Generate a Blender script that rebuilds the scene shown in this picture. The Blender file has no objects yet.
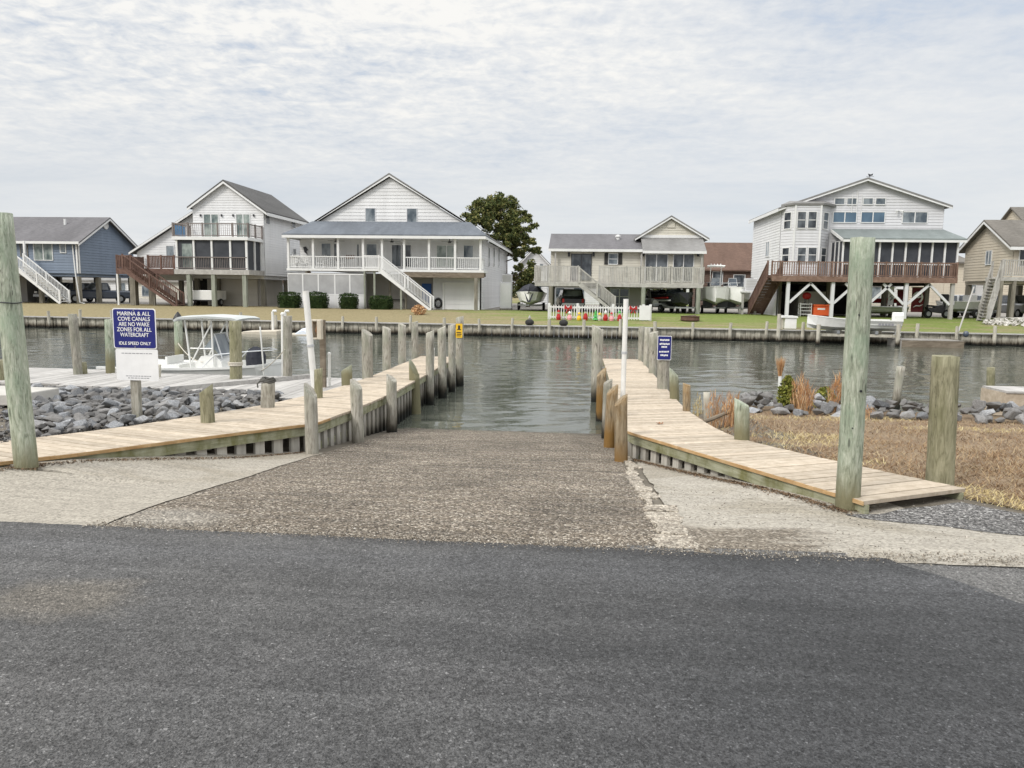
import bpy, bmesh, math, random
from math import sin, cos, atan, radians, pi, sqrt, floor
from mathutils import Vector, Matrix, noise as mnoise

random.seed(7)
scene = bpy.context.scene
COL = scene.collection

# ------------------------------------------------------------------ camera
FPX, PCX, PCY, EYE = 740.0, 512.0, 384.0, 1.7
YAW, PITCH, ROLL = radians(5.1), atan((384 - 292.1) / FPX), radians(0.8)
cF = Vector((-sin(YAW) * cos(PITCH), cos(YAW) * cos(PITCH), -sin(PITCH)))
r0 = Vector((cos(YAW), sin(YAW), 0))
u0 = Vector((-sin(YAW) * sin(PITCH), cos(YAW) * sin(PITCH), cos(PITCH)))
cR = cos(ROLL) * r0 + sin(ROLL) * u0
cU = -sin(ROLL) * r0 + cos(ROLL) * u0
cam_d = bpy.data.cameras.new('camera')
cam = bpy.data.objects.new('camera', cam_d)
COL.objects.link(cam)
cam.matrix_world = Matrix(((cR.x, cU.x, -cF.x, 0), (cR.y, cU.y, -cF.y, 0), (cR.z, cU.z, -cF.z, EYE), (0, 0, 0, 1)))
cam_d.sensor_width = 36.0
cam_d.lens = 36.0 * FPX / 1024.0
cam_d.clip_start = 0.05
cam_d.clip_end = 6000
scene.camera = cam


def ray(px, py):
    return cF + cR * ((px - PCX) / FPX) - cU * ((py - PCY) / FPX)


def atz(px, py, z):                     # photo point on the level z
    d = ray(px, py); t = (z - EYE) / d.z
    return Vector((d.x * t, d.y * t, z))


def aty(px, py, Y):                     # photo point on the plane y = Y
    d = ray(px, py); t = Y / d.y
    return Vector((d.x * t, Y, EYE + d.z * t))


def atx(px, py, X):                     # photo point on the plane x = X
    d = ray(px, py); t = X / d.x
    return Vector((X, d.y * t, EYE + d.z * t))


def depth(p):
    return (Vector(p) - Vector((0, 0, EYE))).dot(cF)


# ------------------------------------------------------------------ light
SUN_EL, SUN_AZ = radians(40), radians(222)      # azimuth clockwise from +Y: behind the camera, to the left
sd = Vector((sin(SUN_AZ) * cos(SUN_EL), cos(SUN_AZ) * cos(SUN_EL), sin(SUN_EL)))
sun_d = bpy.data.lights.new('sun', 'SUN')
sun_d.energy = 1.5
sun_d.angle = radians(14)
sun_d.color = (1.0, 0.96, 0.9)
sun = bpy.data.objects.new('sun', sun_d)
COL.objects.link(sun)
sun.rotation_euler = sd.to_track_quat('Z', 'Y').to_euler()
sun.location = (0, 0, 60)

world = bpy.data.worlds.new('World')
scene.world = world
world.use_nodes = True
wn, wl = world.node_tree.nodes, world.node_tree.links
wn.clear()


def W(t, **k):
    n = wn.new(t)
    for a, b in k.items():
        setattr(n, a, b)
    return n


def wmath(op, a, b=None, clamp=False):
    n = W('ShaderNodeMath', operation=op, use_clamp=clamp)
    for i, v in enumerate((a, b)):
        if v is None: continue
        if isinstance(v, (int, float)): n.inputs[i].default_value = v
        else: wl.new(v, n.inputs[i])
    return n.outputs[0]


def wramp(fac, stops):
    n = W('ShaderNodeValToRGB')
    wl.new(fac, n.inputs[0])
    e = n.color_ramp.elements
    while len(e) < len(stops): e.new(0.5)
    for el, (p, c) in zip(e, stops):
        el.position = p; el.color = (c[0], c[1], c[2], 1) if not isinstance(c, (int, float)) else (c, c, c, 1)
    return n.outputs[0]


def wmix(f, a, b):
    n = W('ShaderNodeMix', data_type='RGBA')
    for s, v in ((n.inputs[0], f), (n.inputs[6], a), (n.inputs[7], b)):
        if isinstance(v, (int, float)): s.default_value = v
        elif isinstance(v, tuple): s.default_value = (*v, 1)
        else: wl.new(v, s)
    return n.outputs[2]


tc = W('ShaderNodeTexCoord')
sep = W('ShaderNodeSeparateXYZ'); wl.new(tc.outputs['Generated'], sep.inputs[0])
elev = wmath('MAXIMUM', sep.outputs[2], 0.0)
hz = wmath('ADD', elev, 0.10)
comb = W('ShaderNodeCombineXYZ')
wl.new(wmath('DIVIDE', sep.outputs[0], hz), comb.inputs[0])
wl.new(wmath('DIVIDE', sep.outputs[1], hz), comb.inputs[1])


def wnoise(scale, detail, rough, dist=0.0, loc=(0, 0, 0), stretch=(1, 1, 1), rot=0.0):
    m = W('ShaderNodeMapping'); wl.new(comb.outputs[0], m.inputs[0])
    m.inputs['Location'].default_value = loc; m.inputs['Scale'].default_value = stretch
    m.inputs['Rotation'].default_value = (0, 0, rot)
    n = W('ShaderNodeTexNoise'); wl.new(m.outputs[0], n.inputs[0])
    n.inputs['Scale'].default_value = scale; n.inputs['Detail'].default_value = detail
    n.inputs['Roughness'].default_value = rough; n.inputs['Distortion'].default_value = dist
    return n.outputs[0]


sky = W('ShaderNodeTexSky', sky_type='NISHITA', sun_disc=False)
sky.sun_elevation = SUN_EL; sky.sun_rotation = SUN_AZ
sky.air_density = 1.0; sky.dust_density = 2.0
big = wnoise(0.7, 4, 0.55, 0.4, (3.1, 1.7, 0), (1.0, 1.6, 1), 0.25)
fine = wnoise(6.2, 6, 0.60, 0.6, (0.4, 2.2, 0), (1.0, 1.6, 1), 0.5)
flecks = wnoise(15.0, 4, 0.6, 0.3, (5, 1, 0), (1.3, 1.0, 1), -0.4)
# thin high veil: mackerel flecks in the upper left, smooth milky layer lower down
hi = wramp(elev, [(0.12, 0.0), (0.27, 1.0)])
sx01 = wmath('ADD', wmath('MULTIPLY', sep.outputs[0], 0.5), 0.5)
left = wramp(sx01, [(0.30, 1.0), (0.70, 0.22)])
amp = wmath('ADD', wmath('MULTIPLY', wmath('MULTIPLY', hi, left), 1.6), 0.12)
tex = wmath('ADD', wmath('MULTIPLY', fine, 0.6), wmath('MULTIPLY', flecks, 0.4))
tex = wmath('ADD', wmath('MULTIPLY', wmath('SUBTRACT', tex, 0.5), amp), 0.5)
bigc = wmath('ADD', wmath('MULTIPLY', wmath('SUBTRACT', big, 0.5), wmath('ADD', wmath('MULTIPLY', hi, 0.7), 0.55)), 0.5)
cover = wmath('ADD', wmath('ADD', wmath('MULTIPLY', tex, 0.75), wmath('MULTIPLY', bigc, 0.55)), wmath('MULTIPLY', wmath('MULTIPLY', hi, left), 0.10))
cov = wramp(cover, [(0.42, 0.70), (0.62, 0.90), (0.86, 1.0)])
bright = wramp(cover, [(0.40, (4.0, 4.7, 5.75)), (0.58, (5.3, 5.55, 5.9)), (0.82, (6.9, 6.84, 6.65))])
gain = wramp(elev, [(0.0, 1.04), (0.12, 0.97), (0.38, 1.02), (0.55, 2.0), (1.0, 2.8)])
cl = W('ShaderNodeMix', data_type='RGBA', blend_type='MULTIPLY')
cl.inputs[0].default_value = 1.0
wl.new(bright, cl.inputs[6]); wl.new(gain, cl.inputs[7])
skym = wmix(cov, sky.outputs[0], cl.outputs[2])
bg = W('ShaderNodeBackground'); bg.inputs[1].default_value = 0.1
wl.new(skym, bg.inputs[0])
wo = W('ShaderNodeOutputWorld'); wl.new(bg.outputs[0], wo.inputs[0])

vs = scene.view_settings
vs.view_transform = 'Standard'; vs.look = 'None'; vs.exposure = 0.45; vs.gamma = 1.0
vs.use_curve_mapping = False
scene.cycles.use_denoising = True
scene.cycles.max_bounces = 6

# ------------------------------------------------------------------ materials
MATS = {}


class NT:
    def __init__(s, name):
        s.m = bpy.data.materials.new(name); s.m.use_nodes = True
        s.n, s.l = s.m.node_tree.nodes, s.m.node_tree.links
        s.b = s.n['Principled BSDF']

    def put(s, sock, v):
        if v is None: return
        if isinstance(v, (int, float)): sock.default_value = v
        elif isinstance(v, tuple): sock.default_value = (*v, 1) if len(sock.default_value) == 4 and len(v) == 3 else v
        else: s.l.new(v, sock)

    def node(s, t, **k):
        n = s.n.new(t)
        for a, b in k.items(): setattr(n, a, b)
        return n

    def math(s, op, a, b=None, clamp=False):
        n = s.node('ShaderNodeMath', operation=op, use_clamp=clamp)
        s.put(n.inputs[0], a); s.put(n.inputs[1], b)
        return n.outputs[0]

    def mix(s, f, a, b, blend='MIX'):
        n = s.node('ShaderNodeMix', data_type='RGBA', blend_type=blend)
        s.put(n.inputs[0], f); s.put(n.inputs[6], a); s.put(n.inputs[7], b)
        return n.outputs[2]

    def ramp(s, f, stops, interp='LINEAR'):
        n = s.node('ShaderNodeValToRGB'); s.put(n.inputs[0], f)
        n.color_ramp.interpolation = interp
        e = n.color_ramp.elements
        while len(e) < len(stops): e.new(0.5)
        for el, (p, c) in zip(e, stops):
            el.position = p
            el.color = (c, c, c, 1) if isinstance(c, (int, float)) else (c[0], c[1], c[2], 1)
        return n.outputs[0]

    def coord(s, world=False, scale=(1, 1, 1), loc=(0, 0, 0)):
        if world: o = s.node('ShaderNodeNewGeometry').outputs['Position']
        else: o = s.node('ShaderNodeTexCoord').outputs['Object']
        m = s.node('ShaderNodeMapping'); s.put(m.inputs[0], o)
        m.inputs['Scale'].default_value = scale; m.inputs['Location'].default_value = loc
        return m.outputs[0]

    def noise(s, v, scale, detail=4, rough=0.55, dist=0.0):
        n = s.node('ShaderNodeTexNoise'); s.put(n.inputs[0], v)
        n.inputs['Scale'].default_value = scale; n.inputs['Detail'].default_value = detail
        n.inputs['Roughness'].default_value = rough; n.inputs['Distortion'].default_value = dist
        return n.outputs[0]

    def voro(s, v, scale, feature='F1', out='Distance', rnd=1.0):
        n = s.node('ShaderNodeTexVoronoi', feature=feature); s.put(n.inputs[0], v)
        n.inputs['Scale'].default_value = scale; n.inputs['Randomness'].default_value = rnd
        return n.outputs[out]

    def bump(s, h, strength=0.3, dist=0.02, normal=None):
        n = s.node('ShaderNodeBump'); s.put(n.inputs['Height'], h)
        n.inputs['Strength'].default_value = strength; n.inputs['Distance'].default_value = dist
        if normal is not None: s.put(n.inputs['Normal'], normal)
        return n.outputs[0]

    def island(s): return s.node('ShaderNodeNewGeometry').outputs['Random Per Island']
    def objrand(s): return s.node('ShaderNodeObjectInfo').outputs['Random']
    def zpos(s):
        g = s.node('ShaderNodeNewGeometry').outputs['Position']
        x = s.node('ShaderNodeSeparateXYZ'); s.put(x.inputs[0], g); return x.outputs[2]

    def scaled(s, col, fac):
        return s.mix(1.0, col, fac, 'MULTIPLY')

    def done(s, col, rough=0.7, normal=None, spec=0.3, metal=0.0):
        s.put(s.b.inputs['Base Color'], col); s.put(s.b.inputs['Roughness'], rough)
        s.put(s.b.inputs['Normal'], normal) if normal is not None else None
        s.b.inputs['Specular IOR Level'].default_value = spec
        s.b.inputs['Metallic'].default_value = metal
        return s.m


def simple(name, c1, c2=None, scale=3.0, rough=0.6, bump=0.0, bscale=20.0, island=0.0, objrand=0.0, stretch=(1, 1, 1), spec=0.3, metal=0.0, world=False):
    t = NT(name)
    v = t.coord(world, stretch)
    col = c1
    if c2 is not None:
        f = t.ramp(t.noise(v, scale, 5, 0.6), [(0.3, 0.0), (0.7, 1.0)])
        col = t.mix(f, c1, c2)
    if island:
        f = t.math('ADD', t.math('MULTIPLY', t.island(), island), 1 - island / 2)
        col = t.mix(1.0, col if not isinstance(col, tuple) else t.mix(0, col, col), f, 'MULTIPLY')
    if objrand:
        f = t.math('ADD', t.math('MULTIPLY', t.objrand(), objrand), 1 - objrand / 2)
        col = t.mix(1.0, col if not isinstance(col, tuple) else t.mix(0, col, col), f, 'MULTIPLY')
    nrm = None
    if bump:
        nrm = t.bump(t.noise(v, bscale, 4, 0.6), bump, 0.02)
    MATS[name] = t.done(col, rough, nrm, spec, metal)
    return MATS[name]


def asphalt(name, tint, big_lo, big_hi, wear=False):
    t = NT(name)
    v = t.coord(True)
    cell = t.voro(v, 120.0, out='Color')
    sepn = t.node('ShaderNodeSeparateColor'); t.put(sepn.inputs[0], cell)
    agg = t.ramp(sepn.outputs[0], [(0.0, 0.50), (0.3, 0.87), (0.8, 1.15), (0.97, 1.4), (0.997, 2.4)])
    cell2 = t.voro(v, 62.0, out='Color')
    sep2 = t.node('ShaderNodeSeparateColor'); t.put(sep2.inputs[0], cell2)
    agg2 = t.ramp(sep2.outputs[1], [(0.0, 0.66), (0.5, 1.0), (1.0, 1.18)])
    patch = t.ramp(t.noise(v, 0.5, 6, 0.62, 0.8), [(0.3, big_lo), (0.7, big_hi)])
    mid = t.ramp(t.noise(t.coord(True, (0.5, 2.0, 1)), 2.2, 5, 0.65), [(0.28, 0.88), (0.72, 1.12)])
    col = t.mix(0, tint, tint)
    if wear:                    # older, paler and dustier towards the left, fresher bitumen to the right
        g = t.node('ShaderNodeNewGeometry').outputs['Position']
        x = t.node('ShaderNodeSeparateXYZ'); t.put(x.inputs[0], g)
        w = t.math('ADD', t.math('MULTIPLY', x.outputs[0], -0.20), t.math('MULTIPLY', t.math('SUBTRACT', t.noise(v, 0.7, 5, 0.6, 0.5), 0.5), 0.9))
        w = t.ramp(t.math('ADD', w, 0.38), [(0.15, 0.0), (0.85, 1.0)])
        col = t.mix(w, col, (0.120, 0.117, 0.114))
        # sandy stain near the left edge, paler strip along the ramp joint
        dx = t.math('MULTIPLY', t.math('ADD', x.outputs[0], 2.75), 1.6); dy = t.math('MULTIPLY', t.math('SUBTRACT', x.outputs[1], 3.62), 2.6)
        d = t.math('ADD', t.math('ADD', t.math('MULTIPLY', dx, dx), t.math('MULTIPLY', dy, dy)), t.math('MULTIPLY', t.math('SUBTRACT', t.noise(v, 2.6, 5, 0.65), 0.5), 1.8))
        col = t.mix(t.ramp(d, [(0.10, 0.55), (0.75, 0.0)]), col, (0.20, 0.175, 0.14))
        e = t.math('ADD', t.math('SUBTRACT', 4.86, x.outputs[1]), t.math('MULTIPLY', t.math('SUBTRACT', t.noise(v, 3.0, 5, 0.7), 0.5), 0.35))
        col = t.mix(t.ramp(e, [(0.0, 0.45), (0.16, 0.0)]), col, (0.045, 0.042, 0.040))
        col = t.mix(t.ramp(e, [(0.22, 0.0), (0.42, 0.32), (0.85, 0.0)]), col, (0.16, 0.16, 0.165))
    # faint roller seams running along the road
    sv = t.noise(t.coord(True, (0.10, 1.6, 1)), 2.1, 4, 0.6)
    col = t.scaled(col, t.ramp(sv, [(0.40, 1.0), (0.47, 0.86), (0.53, 1.0), (0.62, 1.07)]))
    col = t.scaled(t.scaled(t.scaled(t.scaled(col, agg), agg2), patch), mid)
    h = t.math('ADD', t.math('MULTIPLY', t.voro(v, 105.0), 1.0), t.math('MULTIPLY', t.noise(v, 42, 3, 0.6), 1.2))
    nrm = t.bump(h, 1.0, 0.012)
    MATS[name] = t.done(col, 0.78, nrm, 0.3)


asphalt('asphalt_new', (0.062, 0.0625, 0.064), 0.88, 1.12, True)
asphalt('asphalt_old', (0.150, 0.146, 0.140), 0.85, 1.15)


def aggregate(name, stops, scale, tint_lo, tint_hi, rib=0.0, wet=False, bump=0.7, joints=False):
    t = NT(name)
    v = t.coord(True)
    c = t.voro(v, scale, out='Color')
    sp = t.node('ShaderNodeSeparateColor'); t.put(sp.inputs[0], c)
    stones = t.ramp(sp.outputs[0], stops)
    c2 = t.voro(v, scale * 2.3, out='Color')
    sp2 = t.node('ShaderNodeSeparateColor'); t.put(sp2.inputs[0], c2)
    stones = t.scaled(stones, t.ramp(sp2.outputs[1], [(0, 0.6), (0.6, 1.0), (1, 1.5)]))
    patch = t.ramp(t.noise(v, 0.9, 6, 0.65, 0.8), [(0.3, tint_lo), (0.7, tint_hi)])
    streak = t.ramp(t.noise(t.coord(True, (0.35, 3.0, 1)), 2.2, 4, 0.6), [(0.3, 0.82), (0.72, 1.18)])
    col = t.scaled(t.scaled(stones, patch), streak)
    h = t.math('ADD', t.math('MULTIPLY', t.voro(v, scale), -1.0), t.noise(v, scale * 0.35, 4, 0.6))
    rough = 0.85
    if joints:
        g = t.node('ShaderNodeNewGeometry').outputs['Position']
        x = t.node('ShaderNodeSeparateXYZ'); t.put(x.inputs[0], g)
        yw = t.math('ADD', x.outputs[1], t.math('MULTIPLY', t.math('SUBTRACT', t.noise(t.coord(True, (1, .2, 1)), 2.5, 4), 0.5), 0.16))
        fr = t.math('ABSOLUTE', t.math('SUBTRACT', t.math('FRACT', t.math('MULTIPLY', yw, 1 / 1.15)), 0.5))
        gap = t.math('MULTIPLY', t.ramp(fr, [(0.012, 1.0), (0.035, 0.0)]), t.ramp(t.noise(v, 1.1, 4), [(0.42, 0.0), (0.58, 1.0)]))
        gap = t.math('MULTIPLY', gap, t.ramp(t.math('MULTIPLY', x.outputs[1], 0.1), [(0.70, 0.0), (0.80, 1.0)]))
        col = t.mix(t.math('MULTIPLY', gap, 0.75), col, (0.05, 0.042, 0.034))
        h = t.math('SUBTRACT', h, t.math('MULTIPLY', gap, 1.5))
        # bleached grit at the upper left corner of the ramp
        dx = t.math('MULTIPLY', t.math('ADD', x.outputs[0], 3.05), 1.5); dy = t.math('MULTIPLY', t.math('SUBTRACT', x.outputs[1], 5.2), 2.2)
        d = t.math('ADD', t.math('ADD', t.math('MULTIPLY', dx, dx), t.math('MULTIPLY', dy, dy)), t.math('MULTIPLY', t.math('SUBTRACT', t.noise(v, 3, 5, 0.7), 0.5), 1.2))
        col = t.mix(t.ramp(d, [(0.05, 0.6), (0.7, 0.0)]), col, t.scaled(t.mix(0, (0.40, 0.37, 0.32), (0, 0, 0)), t.ramp(sp.outputs[0], [(0, 0.5), (1, 1.2)])))
    if rib:
        g = t.node('ShaderNodeNewGeometry').outputs['Position']
        x = t.node('ShaderNodeSeparateXYZ'); t.put(x.inputs[0], g)
        wob = t.math('MULTIPLY', t.noise(v, 1.3, 3), 0.5)
        saw = t.math('SINE', t.math('MULTIPLY', t.math('ADD', x.outputs[1], wob), 6.2832 / 0.32))
        h = t.math('ADD', h, t.math('MULTIPLY', saw, rib))
    if wet:
        z = t.math('ADD', t.zpos(), t.math('MULTIPLY', t.noise(v, 1.6, 4), 0.14))
        w = t.ramp(t.math('MULTIPLY', t.math('ADD', z, 1.15), 2.2), [(0.0, 1.0), (0.42, 0.85), (0.66, 0.0)])
        col = t.mix(w, col, t.scaled(col, t.mix(0, (0.40, 0.40, 0.33), (0.4, 0.4, 0.4))))
        rough = t.math('SUBTRACT', 0.85, t.math('MULTIPLY', w, 0.45))
    MATS[name] = t.done(col, rough, t.bump(h, bump, 0.016), 0.3)


aggregate('ramp_aggregate', [(0.0, (0.050, 0.041, 0.032)), (0.3, (0.130, 0.106, 0.080)), (0.6, (0.200, 0.166, 0.127)), (0.85, (0.31, 0.265, 0.21)), (1.0, (0.55, 0.50, 0.42))], 62.0, 0.66, 1.22, rib=1.3, wet=True, bump=1.0, joints=True)
aggregate('curb_concrete', [(0.0, (0.20, 0.17, 0.135)), (0.5, (0.36, 0.315, 0.255)), (1.0, (0.52, 0.47, 0.39))], 40.0, 0.8, 1.1, bump=0.9)
aggregate('gravel_grey', [(0.0, (0.04, 0.038, 0.036)), (0.5, (0.135, 0.13, 0.125)), (0.85, (0.26, 0.25, 0.24)), (1.0, (0.46, 0.45, 0.43))], 58.0, 0.85, 1.1, bump=1.0)


def concrete(name, base, stain, cut=(0.52, 0.62), overlay=False):
    t = NT(name)
    v = t.coord(True)
    st = t.ramp(t.noise(t.coord(True, (0.5, 1.0, 1)), 0.9, 6, 0.62, 0.7), [(cut[0], 0.0), (cut[1], 1.0)])
    c = t.voro(v, 60.0, out='Color')
    sp = t.node('ShaderNodeSeparateColor'); t.put(sp.inputs[0], c)
    gr = t.ramp(sp.outputs[0], [(0, 0.70), (0.5, 1.0), (0.93, 1.2), (1, 0.5)])
    lines = t.ramp(t.noise(t.coord(True, (0.5, 7.0, 1)), 2.0, 4, 0.65), [(0.3, 0.86), (0.7, 1.12)])
    col = t.scaled(t.scaled(t.mix(st, base, stain), gr), lines)
    if overlay:                 # worn strip beside the ramp where the aggregate shows
        g = t.node('ShaderNodeNewGeometry').outputs['Position']
        x = t.node('ShaderNodeSeparateXYZ'); t.put(x.inputs[0], g)
        a = t.math('MINIMUM', t.math('SUBTRACT', 1.72, x.outputs[0]), t.math('MULTIPLY', t.math('SUBTRACT', 5.72, x.outputs[1]), 1.2))
        a = t.math('ADD', a, t.math('MULTIPLY', t.math('SUBTRACT', t.noise(t.coord(True, (0.6, 1.3, 1)), 2.0, 6, 0.68, 0.6), 0.5), 1.9))
        m = t.ramp(t.math('ADD', a, 0.5), [(0.40, 0.0), (0.70, 0.95)])
        col = t.mix(m, col, t.ramp(sp.outputs[0], [(0.0, (0.07, 0.058, 0.045)), (0.5, (0.155, 0.13, 0.10)), (0.9, (0.25, 0.215, 0.17)), (1.0, (0.42, 0.38, 0.32))]))
        dots = t.ramp(t.voro(t.coord(True, (1, 1.5, 1)), 9.0), [(0.10, 0.35), (0.16, 1.0)])
        col = t.scaled(col, t.mix(t.ramp(t.noise(v, 1.2, 4), [(0.45, 0.0), (0.6, 1.0)]), (1, 1, 1), dots))
    h = t.math('ADD', t.noise(v, 70, 5, 0.7), t.math('MULTIPLY', t.noise(t.coord(True, (1, 9, 1)), 3, 3), 0.8))
    MATS[name] = t.done(col, 0.86, t.bump(h, 0.6, 0.012), 0.25)


concrete('concrete', (0.335, 0.305, 0.255), (0.28, 0.25, 0.20))
concrete('concrete_worn', (0.36, 0.33, 0.28), (0.29, 0.26, 0.21), (0.50, 0.60), True)


def wood(name, stops, grain=(9, 9, 0.8), scale=2.0, island=0.25, objrand=0.2, bump=0.5, rough=0.8, tide=None, blotch=None, knots=False):
    t = NT(name)
    v = t.coord(False, grain)
    if objrand:
        add = t.node('ShaderNodeVectorMath', operation='ADD')
        cmb = t.node('ShaderNodeCombineXYZ')
        off = t.math('ADD', t.math('MULTIPLY', t.objrand(), 40.0), t.math('MULTIPLY', t.island(), 23.0))
        t.put(cmb.inputs[0], off); t.put(cmb.inputs[1], off)
        t.put(add.inputs[0], v); t.put(add.inputs[1], cmb.outputs[0]); v = add.outputs[0]
    g = t.noise(v, scale, 6, 0.65, 0.9)
    col = t.ramp(g, stops)
    if blotch:
        bl = t.ramp(t.noise(t.coord(False, (2.5, 2.5, 1.2)), 1.6, 5, 0.6), [(0.48, 0.0), (0.66, 0.85)])
        col = t.mix(bl, col, blotch)
    if island:
        col = t.scaled(col, t.math('ADD', t.math('MULTIPLY', t.island(), island), 1 - island / 2))
    if objrand:
        col = t.scaled(col, t.math('ADD', t.math('MULTIPLY', t.objrand(), objrand), 1 - objrand / 2))
    if knots:
        sp_ = t.noise(t.coord(False, (26, 26, 0.9)), 1.3, 3, 0.6, 0.4)
        sp_ = t.math('ABSOLUTE', t.math('SUBTRACT', sp_, 0.5))
        gate = t.ramp(t.noise(t.coord(False, (3, 3, 1.1)), 1.5, 3), [(0.46, 0.0), (0.60, 1.0)])
        col = t.mix(t.math('MULTIPLY', t.ramp(sp_, [(0.004, 0.85), (0.018, 0.0)]), gate), col, (0.035, 0.03, 0.022))
        k = t.ramp(t.voro(t.coord(False, (6, 6, 1.6)), 1.0), [(0.05, 0.4), (0.09, 1.0)])
        col = t.scaled(col, k)
    if tide is not None:
        z = t.math('ADD', t.zpos(), t.math('MULTIPLY', t.math('SUBTRACT', t.noise(t.coord(True, (3, 3, 1)), 2.5, 4), 0.5), 0.35))
        for lev, c, soft in tide:
            f = t.ramp(t.math('ADD', t.math('MULTIPLY', t.math('SUBTRACT', lev, z), 1 / soft), 0.5), [(0.0, 0.0), (1.0, 1.0)])
            col = t.mix(f, col, c)
    MATS[name] = t.done(col, rough, t.bump(t.noise(v, scale * 2.2, 5, 0.7, 0.8), bump, 0.015), 0.2)


TIDE = [(-0.62, (0.085, 0.07, 0.05), 0.4), (-0.78, (0.016, 0.017, 0.014), 0.22)]
wood('pile_green', [(0.30, (0.16, 0.175, 0.13)), (0.46, (0.33, 0.36, 0.275)), (0.66, (0.54, 0.56, 0.46))], (16, 16, 3.2), 1.9, 0, 0.15, 1.0, blotch=(0.30, 0.37, 0.27), knots=True, tide=[(0.14, (0.20, 0.185, 0.11), 0.35)])
wood('pile_grey', [(0.28, (0.15, 0.138, 0.112)), (0.48, (0.34, 0.318, 0.268)), (0.72, (0.52, 0.495, 0.43))], (14, 14, 2.0), 1.8, 0, 0.3, 1.0, blotch=(0.27, 0.275, 0.215), knots=True, tide=TIDE)
wood('pile_brown', [(0.28, (0.12, 0.088, 0.052)), (0.5, (0.29, 0.225, 0.145)), (0.75, (0.42, 0.355, 0.25))], (14, 14, 2.0), 1.8, 0, 0.25, 0.9, blotch=(0.25, 0.15, 0.055), knots=True, tide=[(-0.35, (0.22, 0.125, 0.04), 0.3), (-0.86, (0.02, 0.02, 0.016), 0.15)])
wood('pile_olive', [(0.28, (0.12, 0.112, 0.066)), (0.5, (0.26, 0.245, 0.16)), (0.75, (0.40, 0.375, 0.265))], (15, 15, 2.4), 1.8, 0, 0.2, 0.9, blotch=(0.17, 0.165, 0.09), knots=True, tide=[(-0.8, (0.02, 0.02, 0.016), 0.2)])
wood('deck_new', [(0.25, (0.31, 0.255, 0.19)), (0.5, (0.43, 0.362, 0.28)), (0.75, (0.53, 0.462, 0.375))], (3.5, 3.5, 3.5), 2.6, 0.30, 0.0, 0.35, 0.75)
wood('deck_edge', [(0.25, (0.30, 0.17, 0.07)), (0.5, (0.42, 0.27, 0.13)), (0.75, (0.52, 0.38, 0.22))], (3, 3, 9), 2.0, 0.2, 0.0, 0.3, 0.75)
wood('fascia_green', [(0.25, (0.15, 0.15, 0.085)), (0.5, (0.30, 0.30, 0.205)), (0.75, (0.40, 0.40, 0.30))], (1.2, 1.2, 10), 1.8, 0.15, 0.0, 0.5, blotch=(0.14, 0.135, 0.05), tide=TIDE[1:])
wood('slat_pale', [(0.25, (0.34, 0.32, 0.28)), (0.5, (0.47, 0.445, 0.395)), (0.75, (0.56, 0.54, 0.48))], (8, 8, 0.8), 1.8, 0.3, 0.0, 0.5, tide=TIDE)
wood('wood_old_grey', [(0.25, (0.24, 0.225, 0.21)), (0.5, (0.39, 0.375, 0.355)), (0.75, (0.50, 0.485, 0.46))], (1.5, 9, 9), 1.6, 0.28, 0.0, 0.5, tide=TIDE)
wood('bulkhead_wood', [(0.25, (0.23, 0.212, 0.17)), (0.5, (0.43, 0.405, 0.34)), (0.75, (0.57, 0.54, 0.465))], (4, 4, 0.8), 1.4, 0.4, 0.0, 0.5, tide=[(-0.72, (0.085, 0.068, 0.048), 0.25), (-0.86, (0.012, 0.012, 0.010), 0.12)])
wood('deck_weathered', [(0.25, (0.28, 0.265, 0.245)), (0.5, (0.40, 0.385, 0.36)), (0.75, (0.50, 0.485, 0.455))], (2, 2, 2), 1.3, 0.3, 0.0, 0.3)
wood('deck_red', [(0.25, (0.11, 0.067, 0.05)), (0.5, (0.19, 0.122, 0.093)), (0.75, (0.28, 0.19, 0.15))], (2, 2, 2), 1.3, 0.35, 0.0, 0.3)
wood('deck_brown', [(0.25, (0.085, 0.05, 0.04)), (0.5, (0.135, 0.083, 0.067)), (0.75, (0.195, 0.125, 0.10))], (2, 2, 2), 1.3, 0.35, 0.0, 0.3)
wood('beam_old', [(0.25, (0.09, 0.07, 0.05)), (0.5, (0.17, 0.14, 0.105)), (0.75, (0.27, 0.23, 0.18))], (1, 1, 6), 1.3, 0.3, 0.0, 0.4)
wood('stilt', [(0.25, (0.11, 0.10, 0.08)), (0.5, (0.20, 0.185, 0.15)), (0.75, (0.31, 0.29, 0.24))], (6, 6, 0.7), 1.4, 0.2, 0.0, 0.5)
wood('stilt_green', [(0.25, (0.17, 0.185, 0.145)), (0.5, (0.27, 0.285, 0.235)), (0.75, (0.37, 0.38, 0.325))], (6, 6, 0.7), 1.4, 0.2, 0.0, 0.5)


def siding(name, c, dirt=0.93):
    t = NT(name)
    f = t.ramp(t.noise(t.coord(True, (1.6, 1.6, 0.22)), 0.9, 6, 0.65), [(0.28, dirt - .06), (0.66, 1.0)])
    g = t.math('ADD', t.math('MULTIPLY', t.island(), 0.07), 0.95)
    MATS[name] = t.done(t.scaled(t.scaled(t.mix(0, c, c), f), g), 0.55, None, 0.35)


siding('siding_white', (0.72, 0.72, 0.72))
siding('siding_cool', (0.645, 0.645, 0.66))
siding('siding_blue', (0.195, 0.24, 0.31), 0.87)
siding('siding_cream', (0.61, 0.58, 0.50))
siding('siding_tan', (0.60, 0.535, 0.43))
siding('siding_beige', (0.55, 0.52, 0.46))
siding('siding_grey', (0.40, 0.385, 0.36))


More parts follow.
